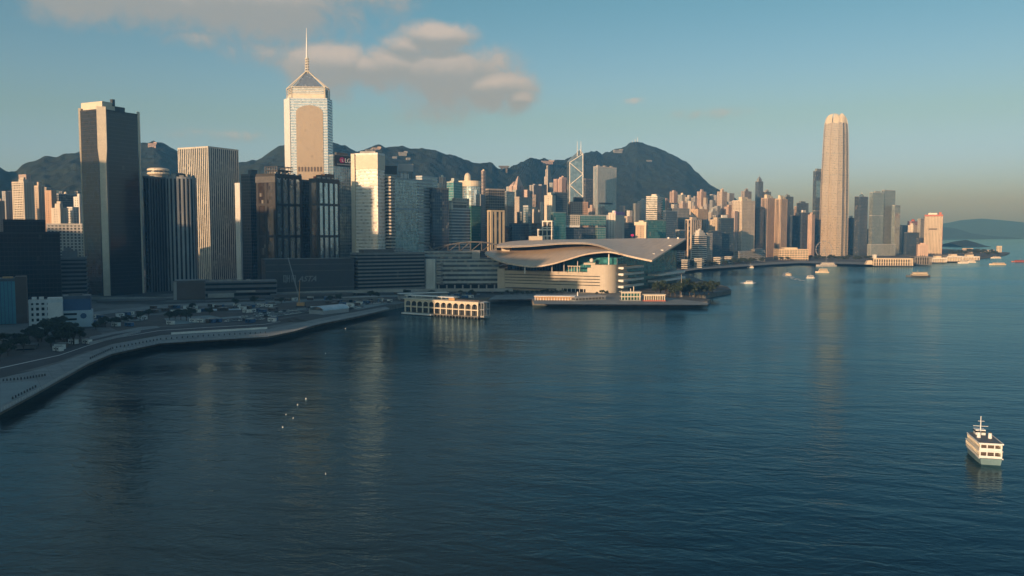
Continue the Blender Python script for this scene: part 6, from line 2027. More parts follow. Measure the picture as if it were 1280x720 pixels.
mb.m = [0] * 19
mb.build('roundel', 'blue_paint', parent=o)
MB().prism(rect(c, dL, dR, 3, a * .6, b * .2, b * .7), z + .5, z + 2.5, 0).build('plant_room', 'concrete_dark', parent=o)

# low glazed shed and curved canopy behind the road
o, info = tower('shed', 'low blue grey glazed shed beside the road right of the roundel building', 110, 113, 176, 404, 600, 'plain', (0.14, 0.2, 0.22), 'glass_blue', t=70, cat='shed', roof=None, wl=14)
c, dL, dR, a, b, z, base = info
mb = MB()
for i in range(16):
    mb.prism(rect(c, dL, dR, -.3, .2, b * i / 15 - .2, b * i / 15 + .2), base, z, 0)
mb.build('mullion_set', 'dark_steel', parent=o)
MB().prism(rect(c, dL, dR, -1.5, a + 1, -1.5, b + 1.5), z + .75, z + 1.4, 0).build('roof', 'grey_paint', parent=o)

# brown podium with pale terraces
o, info = tower('office_building', 'brown windowless podium block with pale stepped terraces below the striped tower', 214, 218.5, 257, 353, 800, 'plain', (0.1, 0.075, 0.06), 'brown_stone', t=70, cat='building', roof=None, wl=24)
c, dL, dR, a, b, z, base = info
MB().prism(rect(c, dL, dR, -1, 2, -1.2, 1.8), base, z + 1, 0).build('corner_column', 'concrete', parent=o)
mb = MB()
facade(mb, rect(c, dL, dR, 0, a, b + .1, b + 66), base, zat(352, 830), 'hall', cap=1)
mb.build('right_wing', ['wall', 'glass_black', 'roof_deck'], parent=o, color=(0.13, 0.135, 0.14))
for (v0, v1, y0, y1) in ((2, 26, 367, 372), (28, 46, 364, 366)):
    z1, z0 = zat(y0, 810), zat(y1, 810)
    MB().prism(rect(c, dL, dR, -4, .4, b + v0, b + v1), z0, z1, 0).build('terrace', 'concrete', parent=o)
for v in (4, 12, 20, 30, 38):
    MB().prism(rect(c, dL, dR, 3, 8, b + v, b + v + 4), zat(352, 830) + .8, zat(352, 830) + 2.4, 0).build('plant_room', 'concrete', parent=o)
o, info = tower('wall', 'low pale boundary wall with dark arch in front of the brown podium', 202, 204, 258, 383.5, 745, 'plain', (0.3, 0.31, 0.30), 'concrete', t=72, cat='wall', roof=None, wl=9)
c, dL, dR, a, b, z, base = info
MB().prism(rect(c, dL, dR, -.2, .5, b * .15, b * .5), base, z - 2.2, 0).build('gateway', 'dark_paint', parent=o)
for k, (x0, x1, y, D_, lab) in enumerate(((122, 205, 379.5, 770, 'long low dark shed left of the pale boundary wall'), (258, 330, 379, 770, 'long low dark shed right of the brown podium'), (340, 440, 371, 800, 'long low dark store under the podium of the bronze twins'))):
    o, info = tower('shed', lab, x0 - 3, x0, x1, y, D_, 'band', (0.10, 0.092, 0.085), 'dark_paint', t=72, cat='shed', roof=None, wl=14)
    c, dL, dR, a, b, z, base = info
    MB().prism(rect(c, dL, dR, -1, a + 1, -1, b + 1), z + 1.5, z + 2.0, 0).build('roof', 'concrete_dark', parent=o)

# elevated road
fly = empty('elevated_road', (xat(110, 865), 865, 4), 'elevated grey road on piers along the foot of the towers', 'flyover')
pts = [at(a, b, d) for a, b, d in ((60, 374, 800), (120, 373.5, 812), (205, 373, 828), (330, 368, 848), (400, 365.5, 858), (480, 363.5, 872), (560, 362.5, 888), (640, 362.5, 898))]
for nm, z0, z1, off, wd, m in (('road_deck', -1.6, 0, 0, 11, 'asphalt'), ('parapet', -1.2, 1.3, -5.7, .5, 'concrete'), ('parapet', -1.2, 1.3, 5.7, .5, 'concrete')):
    mb = MB()
    for i in range(len(pts) - 1):
        p, q = pts[i], pts[i + 1]
        d = (q - p)
        d.z = 0
        l = d.length
        d.normalize()
        nn = Vector((-d.y, d.x, 0))
        a0, a1 = p + nn * (off - wd / 2), p + nn * (off + wd / 2)
        b0, b1 = q + nn * (off - wd / 2), q + nn * (off + wd / 2)
        k = len(mb.v)
        for zz in (z0, z1):
            mb.v += [(a0.x, a0.y, p.z + zz), (b0.x, b0.y, q.z + zz), (b1.x, b1.y, q.z + zz), (a1.x, a1.y, p.z + zz)]
        mb.f += [(k + 3, k + 2, k + 1, k), (k + 4, k + 5, k + 6, k + 7), (k, k + 1, k + 5, k + 4), (k + 2, k + 3, k + 7, k + 6), (k + 1, k + 2, k + 6, k + 5), (k + 3, k, k + 4, k + 7)]
        mb.m += [0] * 6
    mb.build(nm, m, parent=fly)
for i in range(24):
    u = i / 23 * (len(pts) - 1.001)
    p = pts[int(u)].lerp(pts[int(u) + 1], u % 1)
    MB().tube([(p.x, p.y, 3.9), (p.x, p.y, p.z - 1.5)], 1.0, 8).build('pier', 'concrete', parent=fly)

# ground surfaces
patch('promenade', [(0, 516), (40, 494.5), (80, 472), (110, 455), (140, 442.5), (200, 429.5), (260, 425.5), (335, 421), (368, 414), (400, 405), (450, 395), (488, 386), (482, 383.5), (445, 390),
                    (398, 398.5), (365, 405.5), (335, 411.5), (260, 415), (200, 419.5), (140, 430.5), (110, 440.5), (75, 454), (40, 464), (0, 473)], 'paving', 4.004, kerb=0.14)
patch('pavement', [(0, 508), (26, 495.5), (50, 481.5), (40, 477), (0, 480)], 'pale_paving', 4.0, kerb=0.2)
patch('road', [(0, 470), (40, 461), (75, 451.5), (110, 438), (140, 428), (200, 417), (260, 412.5), (330, 409), (362, 403), (395, 396), (445, 387.5), (480, 381.5), (470, 379.5), (435, 385), (390, 392.5),
               (330, 402), (260, 406), (200, 409), (140, 418.5), (110, 426), (75, 436), (0, 450)], 'asphalt', 4.01)
patch('road_marking', [(0, 460.5), (75, 444), (110, 432.2), (140, 423.4), (200, 413.2), (260, 409.4), (330, 405.6), (362, 400), (362, 399.8), (330, 405.3), (260, 409.1), (200, 412.9), (140, 423), (110, 431.7), (75, 443.5), (0, 459.8)], 'road_paint', 4.016)
patch('car_park', [(275, 405), (330, 401), (390, 391.8), (418, 387.5), (410, 384), (370, 386), (300, 391)], 'asphalt', 4.008)
patch('earth', [(0, 448), (75, 434.5), (110, 424.5), (130, 419), (118, 411), (70, 416), (0, 428)], 'soil', 4.006)
patch('earth', [(150, 415), (200, 408), (275, 404), (297, 392), (260, 389), (190, 394), (130, 405)], 'soil', 4.006)
patch('earth', [(300, 390), (370, 385), (430, 381.5), (500, 375), (490, 370), (400, 374.5), (300, 382)], 'soil', 4.006)
patch('plaza', [(610, 374.5), (665, 374), (668, 380), (760, 380.5), (884, 381), (886, 378.5), (840, 372.5), (775, 366), (700, 366), (620, 369)], 'paving', 4.004)
patch('quay_road', [(850, 340), (872, 336.8), (905, 334.7), (960, 330.8), (1000, 328.8), (1060, 330), (1090, 331), (1090, 328), (1060, 327.5), (1000, 326.4), (960, 328.2), (905, 331.5), (860, 335)], 'paving', 4.004)

patch('path', [(100, 396), (205, 384), (340, 379.5), (470, 371.5), (600, 368.5), (600, 366.8), (470, 369), (340, 376.5), (205, 380.5), (100, 391.5)], 'paving', 4.012)
patch('path', [(255, 400.5), (330, 394.5), (405, 383.5), (475, 377.5), (475, 376.6), (402, 382.3), (325, 392.8), (255, 398.6)], 'pale_paving', 4.02)
patch('yard', [(205, 398), (262, 394), (275, 396.5), (262, 402.5), (212, 406)], 'pale_paving', 4.014)
patch('yard', [(425, 385.6), (470, 378.6), (486, 379.5), (448, 387)], 'pale_paving', 4.022)
patch('yard', [(112, 421), (176, 408.5), (196, 407.2), (200, 409.5), (140, 418), (112, 425)], 'paving', 4.014)

# long low white hoarding beside the promenade road
for k, (x0, y0, x1, y1, h, lab) in enumerate(((112, 431, 176, 415.5, 1.6, 'long pale hoarding along the road right of the glazed shed'), (214, 418.5, 334, 411.5, 1.5, 'long white hoarding at the inner edge of the promenade'))):
    p, q = gnd(x0, y0, 4), gnd(x1, y1, 4)
    root = empty('hoarding', (p.x, p.y, 4), lab, 'hoarding')
    d = (q - p)
    l = d.length
    d.normalize()
    MB().obox(((p.x + q.x) / 2, (p.y + q.y) / 2), (d.x, d.y), l, .3, 4.2, 4.0 + h).build('panel', 'white_paint' if k else 'grey_paint', parent=root)
    for i in range(20):
        m_ = p + d * l * (i + .5) / 20
        MB().obox((m_.x, m_.y + .3), (d.x, d.y), .25, .25, 4.0, 4.1 + h).build('post', 'steel', parent=root)

# site office and barrel-roofed shed
o, info = tower('site_office', 'small white site office with dark windows beside the car park', 388, 391, 411, 387, 668, 'punched', (0.66, 0.67, 0.66), 'glass_black', t=70, cat='building', roof=None, wl=9)
c, dL, dR, a, b, z, base = info
MB().prism(rect(c, dL, dR, -.8, a + .8, -.8, b + .8), z + 1.5, z + 1.8, 0).build('roof', 'white_paint', parent=o)
p, q = gnd(404, 393.5, 4), gnd(436, 390, 4)
root = empty('shed', (p.x, p.y, 4), 'grey barrel roofed shed right of the small white site office', 'shed')
d = (q - p)
l = d.length
d.normalize()
nn = Vector((-d.y, d.x, 0))
mb = MB()
rows = []
for t in range(9):
    al = math.pi * t / 8
    off = nn * (8 - 8 * math.cos(al))
    rows.append([p + off + Vector((0, 0, 3.2 + 3.0 * math.sin(al))), q + off + Vector((0, 0, 3.2 + 3.0 * math.sin(al)))])
mb.sheet(rows, .25, 0)
mb.build('barrel_roof', 'pale_blue_paint', parent=root)
MB().prism([(p.x, p.y), (q.x, q.y), (q.x + nn.x * 16, q.y + nn.y * 16), (p.x + nn.x * 16, p.y + nn.y * 16)], 4, 7.1, 0).build('wall', 'grey_paint', parent=root)
mb = MB()
e = [(q + nn * (8 - 8 * math.cos(math.pi * t / 8)) + Vector((d.x * .1, d.y * .1, 3.0 + 3.0 * math.sin(math.pi * t / 8)))) for t in range(9)]
mb.tube(e, .35, 5)
mb.build('end_arch', 'white_paint', parent=root)

# crawler crane on the building site
p = gnd(376, 384, 4)
root = empty('crawler_crane', (p.x, p.y, 4), 'orange crawler crane with thin lattice boom raised before the dark podium', 'crane')
MB().obox((p.x, p.y), (1, 0), 6, 4, 5.3, 8).build('cab', 'orange_paint', parent=root)
for s in (-1.7, 1.7):
    MB().obox((p.x, p.y + s), (1, 0), 7, 1.1, 4, 5.3).build('track', 'tyre_black', parent=root)
tip = at(360, 322, p.y)
mb = MB()
bdir = (tip - Vector((p.x, p.y, 7)))
for sx, sy in ((-.5, 0), (.5, 0), (0, .8)):
    mb.tube([(p.x + sx, p.y + sy, 7), (tip.x + sx * .3, tip.y + sy * .3, tip.z)], .13, 4)
for i in range(26):
    a0 = Vector((p.x, p.y, 7)) + bdir * (i / 26)
    a1 = Vector((p.x, p.y, 7)) + bdir * ((i + 1) / 26)
    mb.tube([a0 + Vector((-.5, 0, 0)), a1 + Vector((.5, 0, 0))], .08, 3)
    mb.tube([a0 + Vector((.5, 0, 0)), a1 + Vector((0, .8, 0))], .08, 3)
mb.build('boom', 'grey_paint', parent=root)
MB().tube([(p.x - 1.5, p.y, 8), (p.x - .5, p.y, 27)], [.5, .25], 6).build('gantry', 'orange_paint', parent=root)


# promenade posts, parked cars, lamp posts
def along(pxs, n):
    P_ = [gnd(a, b, 4) for a, b in pxs]
    ds = [0]
    for i in range(len(P_) - 1):
        ds.append(ds[-1] + (P_[i + 1] - P_[i]).length)
    out = []
    for k in range(n):
        t = ds[-1] * (k + .5) / n
        i = max(j for j in range(len(ds) - 1) if ds[j] <= t)
        out.append(P_[i].lerp(P_[i + 1], (t - ds[i]) / (ds[i + 1] - ds[i])))
    return out


def proto_bollard():
    root = empty('bollard', (0, 0, 0), 'short dark post in the row along the promenade', 'bollard', 'posts along the promenade')
    MB().lathe((0, 0), [(.34, 0), (.3, .75), (.22, .85)], 8).build('post', 'dark_paint', parent=root)
    MB().lathe((0, 0), [(.26, .85), (.28, 1.0), (.06, 1.1)], 8).build('cap', 'dark_paint', parent=root)
    return root


bol = proto_bollard()
first = True
for p in along([(2, 477), (30, 474.5), (58, 470)], 14) + along([(112, 449.5), (140, 436.5), (200, 425), (260, 420.5), (335, 416.5)], 46) + along([(14, 500.5), (46, 484)], 9):
    o = bol if first else copy_tree(bol)
    first = False
    o.location = (p.x, p.y, 4.13)


def proto_car(mat, label):
    root = empty('parked_car', (0, 0, 0), label, 'car', 'cars parked on the waterfront lot')
    mb = MB()
    side = [(-2.2, .35), (2.2, .35), (2.25, .75), (1.3, .95), (-2.0, .98), (-2.25, .7)]
    for y in (-.88, .88):
        mb.v += [(x, y, z) for x, z in side]
    k = len(side)
    mb.f = [tuple(range(k)), tuple(range(2 * k - 1, k - 1, -1))] + [((j + 1) % k, j, j + k, (j + 1) % k + k) for j in range(k)]
    mb.m = [0] * len(mb.f)
    mb.build('body', mat, parent=root)
    MB().prism([(-1.9, -.8), (1.0, -.8), (1.0, .8), (-1.9, .8)], .95, 1.5, 0, top=[(-1.4, -.65), (.4, -.65), (.4, .65), (-1.4, .65)]).build('cabin', 'glass_black', parent=root)
    MB().prism([(-1.38, -.66), (.38, -.66), (.38, .66), (-1.38, .66)], 1.5, 1.56, 0).build('roof', mat, parent=root)
    for x in (-1.35, 1.35):
        for y in (-.85, .85):
            MB().tube([(x, y - .1, .33), (x, y + .1, .33)], .33, 10).build('wheel', 'tyre_black', parent=root)
    return root


cars = [proto_car('white_paint', 'white car among those parked on the waterfront lot'), proto_car('grey_paint', 'grey car among those parked on the waterfront lot'), proto_car('dark_paint', 'dark car among those parked on the waterfront lot')]
used = set()
rc = random.Random(3)
for row, (x0, y0, x1, y1, n) in enumerate(((282, 402.5, 330, 399.5, 9), (300, 397.5, 345, 394.5, 9), (318, 393.5, 372, 388.5, 11), (340, 396.5, 385, 390.5, 10), (372, 386.3, 405, 384.8, 6), (415, 390.5, 455, 384.2, 9), (290, 387, 345, 381.5, 10), (452, 381.5, 488, 378.2, 8))):
    for i, p in enumerate(along([(x0, y0), (x1, y1)], n)):
        k = rc.choice([0, 0, 0, 1, 1, 2])
        o = cars[k] if k not in used else copy_tree(cars[k])
        used.add(k)
        o.location = (p.x, p.y, 4.012)
        o.rotation_euler = (0, 0, R(62 + rc.uniform(-4, 4) + (180 if rc.random() < .5 else 0)))


# railing on the sea wall
pts_ = along([(0, 515.5), (40, 494), (80, 471.6), (110, 454.8), (140, 442.3), (200, 429.3), (260, 425.3), (335, 420.8), (368, 413.8), (400, 404.8), (450, 394.8), (486, 386.6)], 150)
root = empty('railing', (pts_[0].x, pts_[0].y, 4.14), 'long thin grey railing on top of the curved sea wall', 'railing')
for h_ in (.6, 1.1):
    MB().tube([(p.x, p.y, 4.14 + h_) for p in pts_], .05, 5).build('rail', 'steel', parent=root)
mb = MB()
for p in pts_:
    mb.tube([(p.x, p.y, 4.1), (p.x, p.y, 5.25)], .06, 5)
o_ = mb.build('baluster', 'steel', parent=root)
o_['kind'] = 'stuff'

# flagpole on the spit
p = gnd(851.5, 371, 4)
root = empty('flagpole', (p.x, p.y, 4), 'tall dark flagpole rising from the trees on the spit', 'flagpole')
MB().tube([(p.x, p.y, 4), (p.x, p.y, zat(343, p.y))], [.55, .3], 8).build('pole', 'dark_steel', parent=root)
MB().lathe((p.x, p.y), [(1.6, 4), (1.6, 5.2), (.6, 5.6)], 10).build('base', 'concrete', parent=root)
for px, py, yt, D_, lab in ((722, 366.5, 362, 870, 'little white statue like marker before the dark opening in the stone wall'),):
    p = gnd(px, 372.5, 4)
    root = empty('monument', (p.x, p.y, 4), lab, 'monument')
    MB().lathe((p.x, p.y), [(1.6, 4), (1.5, 5.5), (.7, 5.8), (.55, 9.5), (.1, 10.5)], 8).build('column', 'white_paint', parent=root)


# ------------------------------------------------------------------ trees
def tree_proto(seed, n, h=11.0, wide=1.0, leaf=.6):
    rn = random.Random(seed)
    root = empty('tree', (0, 0, 0), 'tree', 'tree', 'trees')
    mb = MB()
    mb.tube([(0, 0, 0), (.2, .1, h * .3), (.1, 0, h * .55)], [.38, .28, .16], 7)
    limbs = []
    for k in range(6):
        al = k * 1.05 + rn.random() * .6
        rr = rn.uniform(.22, .36) * h * wide
        e = Vector((math.cos(al) * rr, math.sin(al) * rr, h * rn.uniform(.5, .82)))
        limbs.append(e)
        mb.tube([(.1, 0, h * rn.uniform(.25, .4)), tuple(e * .6 + Vector((0, 0, h * .12))), tuple(e)], [.2, .12, .05], 5)
    mb.build('trunk', 'bark', parent=root)
    limbs.append(Vector((0, 0, h * .85)))
    mb = MB()
    clumps = []
    for e in limbs:
        for k in range(3):
            clumps.append((e + Vector((rn.gauss(0, 1), rn.gauss(0, 1), rn.gauss(0, .7))) * h * .07, rn.uniform(.12, .19) * h))
    for i in range(n):
        cc, r = rn.choice(clumps)
        v = Vector((rn.gauss(0, 1), rn.gauss(0, 1), rn.gauss(0, 1))).normalized() * r * rn.random() ** .4
        v.x *= wide
        v.y *= wide
        v.z *= .75
        p = cc + v
        a = Vector((rn.gauss(0, 1), rn.gauss(0, 1), rn.gauss(0, .5))).normalized()
        b = a.cross(Vector((rn.gauss(0, 1), rn.gauss(0, 1), rn.gauss(0, 1)))).normalized()
        s = leaf * rn.uniform(.5, 1.1)
        mb.quad(p - a * s, p - b * s * .6, p + a * s, p + b * s * .6)
    mb.build('crown', 'leaf', parent=root)
    return root


protos = [tree_proto(1, 2200), tree_proto(2, 2200, 9, 1.25), tree_proto(3, 1700, 8, 1.0)]
small = [tree_proto(11, 600, 10, 1.2, 1.1), tree_proto(12, 600, 9, 1.4, 1.1)]
tu = set()
rt = random.Random(5)


def plant_tree(px, py, label, group, s=1.0, pool=None):
    pool = protos if pool is None else pool
    src = rt.choice(pool)
    o = src if src.name not in tu else copy_tree(src)
    tu.add(src.name)
    p = gnd(px, py, 4)
    o.location = (p.x, p.y, 3.95)
    o.rotation_euler = (0, 0, rt.random() * 6.28)
    k = s * rt.uniform(.85, 1.15)
    o.scale = (k, k, k)
    o['label'] = label
    o['group'] = group


for px, py in ((36, 426), (44, 423), (52, 427), (60, 424), (68, 428), (76, 425), (84, 427), (92, 431), (48, 433), (64, 434), (80, 434), (88, 421), (72, 419), (100, 427)):
    plant_tree(px, py, 'dark leafy tree in the clump before the small white building', 'trees before the white building', 1.0)
for px, py in ((4, 434), (14, 438), (24, 432), (10, 445), (30, 440), (0, 452)):
    plant_tree(px, py, 'dark tree on the rough ground at the left frame edge', 'trees at the left frame edge', .75)
for px, py in ((212, 400), (219, 398.5), (226, 400), (233, 401), (238, 398)):
    plant_tree(px, py, 'dark round tree in the clump below the pale boundary wall', 'trees below the pale boundary wall', .8)
for px, py in ((262, 394), (175, 402), (160, 405), (352, 380), (412, 378), (425, 377), (463, 373.5), (470, 373), (120, 412), (132, 409), (146, 407), (186, 396), (240, 387), (295, 384), (318, 379), (508, 372), (540, 370), (575, 369), (590, 370)):
    plant_tree(px, py, 'single dark tree on the rough ground between road and sheds', 'single trees on the rough ground', .75)
for px, py in ((820, 371.5), (826, 370.5), (832, 371), (838, 370.5), (844, 371.5), (850, 372), (835, 367.5), (843, 367), (850, 367.5), (856, 369.5), (862, 370.5), (868, 370), (874, 369.5), (880, 368.5), (886, 368.5), (858, 365.5),
               (866, 365), (874, 364.5), (882, 364), (891, 366)):
    plant_tree(px, py, 'dark leafy tree in the grove on the convention centre spit', 'trees of the grove on the spit', 1.3)
for i in range(22):
    px = 628 + i * 6.2
    if 705 < px < 740:
        continue
    plant_tree(px, 368.5 + rt.uniform(-.8, .8), 'small tree in the row along the foot of the stone wall', 'trees along the stone wall', .5)
for i in range(46):
    px = 846 + i * 2.35 + rt.uniform(-1, 1)
    base_y = np.interp(px, [846, 872, 905, 960], [337.5, 334.8, 332.6, 328.5])
    plant_tree(px, base_y - rt.uniform(0, 5.5), 'distant round tree among those on the far shore', 'trees on the far shore', 1.15, small)
for i in range(26):
    px = 975 + i * 4.6 + rt.uniform(-2, 2)
    plant_tree(px, 325.0 + rt.uniform(-1.2, .8), 'small distant tree on the quay below the tall towers', 'trees on the quay', 1.0, small)
for i in range(14):
    px = 1190 + i * 4.4 + rt.uniform(-1.5, 1.5)
    plant_tree(px, 318.5 + rt.uniform(-1, 1.5), 'hazy tree behind the white pier sheds', 'trees behind the pier sheds', 1.5, small)


# site cabins and a heap on the building ground
def proto_cabin(mat, label):
    root = empty('site_cabin', (0, 0, 0), label, 'cabin', 'site cabins on the building ground')
    MB().box(-3, 3, -1.2, 1.2, .2, 2.7).build('body', mat, parent=root)
    MB().box(-3.1, 3.1, -1.3, 1.3, 2.7, 2.85).build('roof', 'concrete', parent=root)
    for x in (-1.6, 1.2):
        MB().box(x - .5, x + .5, -1.24, -1.15, 1.1, 1.9).build('window', 'glass_black', parent=root)
    MB().box(-.5, .3, -1.25, -1.15, .2, 2.2).build('door', 'dark_paint', parent=root)
    return root


cabs = [proto_cabin('white_paint', 'white site cabin scattered on the rough building ground'), proto_cabin('blue_paint', 'dark blue site cabin scattered on the rough building ground'), proto_cabin('brown_stone', 'rusty brown container scattered on the rough building ground')]
cu_ = set()
rb_ = random.Random(12)
for (x0, y0, x1, y1, n) in ((130, 402, 200, 398, 6), (205, 392, 280, 388, 8), (285, 388, 350, 381, 9), (300, 392, 350, 388, 6), (400, 380, 480, 374, 9), (420, 385.5, 470, 379, 6), (520, 372, 600, 368, 9), (100, 404, 150, 410, 5), (118, 398, 205, 390, 9), (215, 405, 290, 401.5, 8), (300, 404, 345, 402, 5), (420, 382, 485, 376, 9), (345, 377, 430, 373, 8), (480, 378, 600, 371.5, 14), (60, 440, 105, 428, 5), (190, 386, 300, 384, 10)):
    for p in along([(x0, y0), (x1, y1)], n):
        k = rb_.choice([0, 0, 1, 2, 2])
        o = cabs[k] if k not in cu_ else copy_tree(cabs[k])
        cu_.add(k)
        o.location = (p.x + rb_.uniform(-6, 6), p.y + rb_.uniform(-9, 9), 4.01)
        o.rotation_euler = (0, 0, R(rb_.choice([-25, -25, 65]) + rb_.uniform(-6, 6)))
for (x0, x1, y, D_, lab, mt, rf_) in ((230, 262, 392, 700, 'low grey store with pale roof in front of the pale boundary wall', 'concrete_dark', 'grey_paint'), (268, 300, 390.5, 690, 'low grey store with blue roof right of the tree clump below the boundary wall', 'concrete_dark', 'pale_blue_paint'),
                                (306, 346, 400.5, 635, 'long white canopy beside the car park', 'dark_paint', 'white_paint'), (430, 472, 374.5, 760, 'low dark workshop behind the barrel roofed shed', 'concrete_dark', 'concrete'),
                                (500, 560, 369.5, 800, 'low pale pier office behind the two storey ferry pier', 'concrete', 'white_paint'), (20, 44, 436, 455, 'small dark hut under the trees at the left frame edge', 'dark_paint', 'concrete_dark'),
                                (150, 200, 391, 700, 'low brown workshop left of the pale boundary wall', 'brown_stone', 'concrete_dark')):
    o, info = tower('shed', lab, x0 - 2, x0, x1, y, D_, 'plain', (0.16, 0.165, 0.165), mt, t=68, cat='shed', roof=None, wl=9)
    c, dL, dR, a, b, z, base = info
    MB().prism(rect(c, dL, dR, -.8, a + .8, -.8, b + .8), z + 1.52, z + 1.9, 0).build('roof', rf_, parent=o)
    for v in (.2, .5, .8):
        MB().prism(rect(c, dL, dR, -.12, .1, b * v - 1.5, b * v + 1.5), base + .6, z - .3, 0).build('door', 'glass_black', parent=o)


p = gnd(366, 401.5, 4)
mb = MB()
rows = []
for i in range(9):
    u = i / 8
    rows.append((6.5 * (1 - u) ** .8 + .2, 4.0 + 3.0 * u))
mb.lathe((p.x, p.y), rows, 14)
for i, (x, y, z) in enumerate(mb.v):
    k = 1 + .22 * math.sin(i * 2.3) + .1 * math.sin(i * 5.1)
    mb.v[i] = (p.x + (x - p.x) * 1.5 * k, p.y + (y - p.y) * k, z)
tag(mb.build('soil_heap', 'soil', loc=(p.x, p.y, 4)), 'dark brown heap of soil at the seaward edge of the car park', 'heap')

# low shore buildings among the far trees
for i, (x0, x1, y, D_, lab) in enumerate(((852, 862, 325.5, 1500, 'low pale shed left among the far shore trees'), (868, 880, 324, 1540, 'low cream shed midway among the far shore trees'), (892, 903, 322.5, 1640, 'flat white shed right among the far shore trees'), (905, 917, 321.5, 1720, 'low grey terrace at the foot of the tall white office tower'))):
    tower('shed', lab, x0, x1 - 3, x1, y, D_, 'band', (0.5, 0.49, 0.45), 'window_glass', t=20, cat='shed', roof=None)

# ------------------------------------------------------------------ on the ridge


def house(px, py, D, w, h, lab, color, wing=True):
    """a house standing on the hillside where the photograph shows it"""
    Dr = float(np.interp(px, [a for a, b in DEPTH], [b for a, b in DEPTH]))
    Y = 1300.0
    while Y < Dr:
        q = at(px, py + 2.5, Y)
        if hz(q.x, Y) > q.z:
            break
        Y += 4
    q = at(px, py, Y)
    zb = q.z - h
    root = tag(MB().obox((q.x, q.y), (.95, .3), w, 14, zb, q.z).build('house', 'wall', loc=(q.x, q.y, zb), color=color), lab, 'house')
    MB().obox((q.x, q.y), (.95, .3), w + 1, 15, q.z, q.z + .8).build('roof', 'concrete_dark', parent=root)
    mb = MB()
    for k in range(3):
        mb.obox((q.x, q.y), (.95, .3), w * .9, 14.4, q.z - 3 - k * 3.6, q.z - 1.4 - k * 3.6)
    mb.build('window_row', 'window_glass', parent=root)
    if wing:
        MB().obox((q.x + w * .4, q.y + 2), (.95, .3), w * .4, 12, q.z - 2, q.z + 4).build('penthouse', ['wall'], parent=root)


house(190, 179.5, 2380, 20, 16, 'pinkish block on the left hilltop just right of the tall dark tower', (0.6, 0.42, 0.34))
house(470, 185, 2800, 26, 12, 'pink lit block on the ridge above the bright cream banded tower', (0.6, 0.45, 0.36))
house(461, 187.5, 2780, 22, 12, 'pale low house on the ridge left of the pink lit block', (0.3, 0.3, 0.29))
house(493, 196, 2600, 14, 7, 'little white house on the slope above the dark rooftop billboard', (0.34, 0.35, 0.35), False)
house(510, 197.5, 2600, 12, 7, 'little white house on the slope above the grey rooftop billboard', (0.34, 0.35, 0.35), False)
house(503, 190.5, 2850, 26, 12, 'low pale house row on the crest right of the pink lit block', (0.3, 0.3, 0.29))
house(683, 201.5, 3350, 50, 12, 'long pinkish apartment row on the crest left of the X braced tower', (0.5, 0.38, 0.34))
house(772, 187.5, 4000, 40, 14, 'pale row of houses high on the left shoulder of the mountain', (0.28, 0.29, 0.29))
house(811, 200.5, 3850, 24, 6, 'little white house on the upper face of the mountain', (0.30, 0.32, 0.33), False)
# anvil-shaped lookout building in the gap
q = at(630, 208, 3130)
root = empty('lookout_tower', (q.x, q.y, q.z - 30), 'anvil shaped lookout building in the dip of the ridge', 'lookout')
mb = MB()
mb.obox((q.x - 9, q.y), (1, 0), 7, 14, q.z - 30, q.z - 6)
mb.obox((q.x + 9, q.y), (1, 0), 7, 14, q.z - 30, q.z - 6)
mb.build('support', 'concrete_dark', parent=root)
mb = MB()
bx = [(q.x - 12, q.y - 8), (q.x + 12, q.y - 8), (q.x + 12, q.y + 8), (q.x - 12, q.y + 8)]
tx = [(q.x - 20, q.y - 10), (q.x + 20, q.y - 10), (q.x + 20, q.y + 10), (q.x - 20, q.y + 10)]
mb.prism(bx, q.z - 7, q.z, 0, top=tx)
mb.build('bowl', 'concrete_dark', parent=root)
MB().prism(tx, q.z, q.z + 1.5, 0).build('roof', 'concrete_dark', parent=root)
for k, (px, yt, lab) in enumerate(((790.5, 175.5, 'short radio mast, leftmost of the three on the mountain summit'), (794, 173.5, 'radio mast, middle one of the three on the mountain summit'), (797, 171.5, 'tallest radio mast, right one of the three on the mountain summit'))):
    q = at(px, 181, 4000)
    zt = zat(yt, 4000)
    root = empty('radio_mast', (q.x, q.y, q.z - 12), lab, 'mast')
    MB().tube([(q.x, q.y, q.z - 14), (q.x, q.y, zt)], [2.0, .9], 6).build('pole', 'steel', parent=root)
    MB().lathe((q.x, q.y), [(3.2, q.z + 4), (3.2, q.z + 9)], 8).build('antenna', 'steel', parent=root)


# ------------------------------------------------------------------ boats
def hull_mesh(L, Wd, h, draft=.4, bow=.32, n=14, stern=.86):
    mb = MB()
    rows = []
    for i in range(n + 1):
        u = i / n
        y = -L / 2 + L * u
        k = 1 - max(0, (u - (1 - bow)) / bow) ** 1.9
        k *= stern + (1 - stern) * min(1, u / .2)
        hh = h + max(0, u - .6) * h * .55
        w = Wd / 2 * k
        rows.append([(-w, y, hh), (-w * .86, y, -draft), (w * .86, y, -draft), (w, y, hh)])
    for r in rows:
        mb.v += r
    for i in range(n):
        for j in range(3):
            a = i * 4 + j
            mb.f.append((a, a + 4, a + 5, a + 1))
            mb.m.append(0)
        a = i * 4
        mb.f.append((a + 3, a + 7, a + 4, a))
        mb.m.append(1)
    mb.f.append((3, 2, 1, 0)[::-1])
    mb.m.append(0)
    return mb


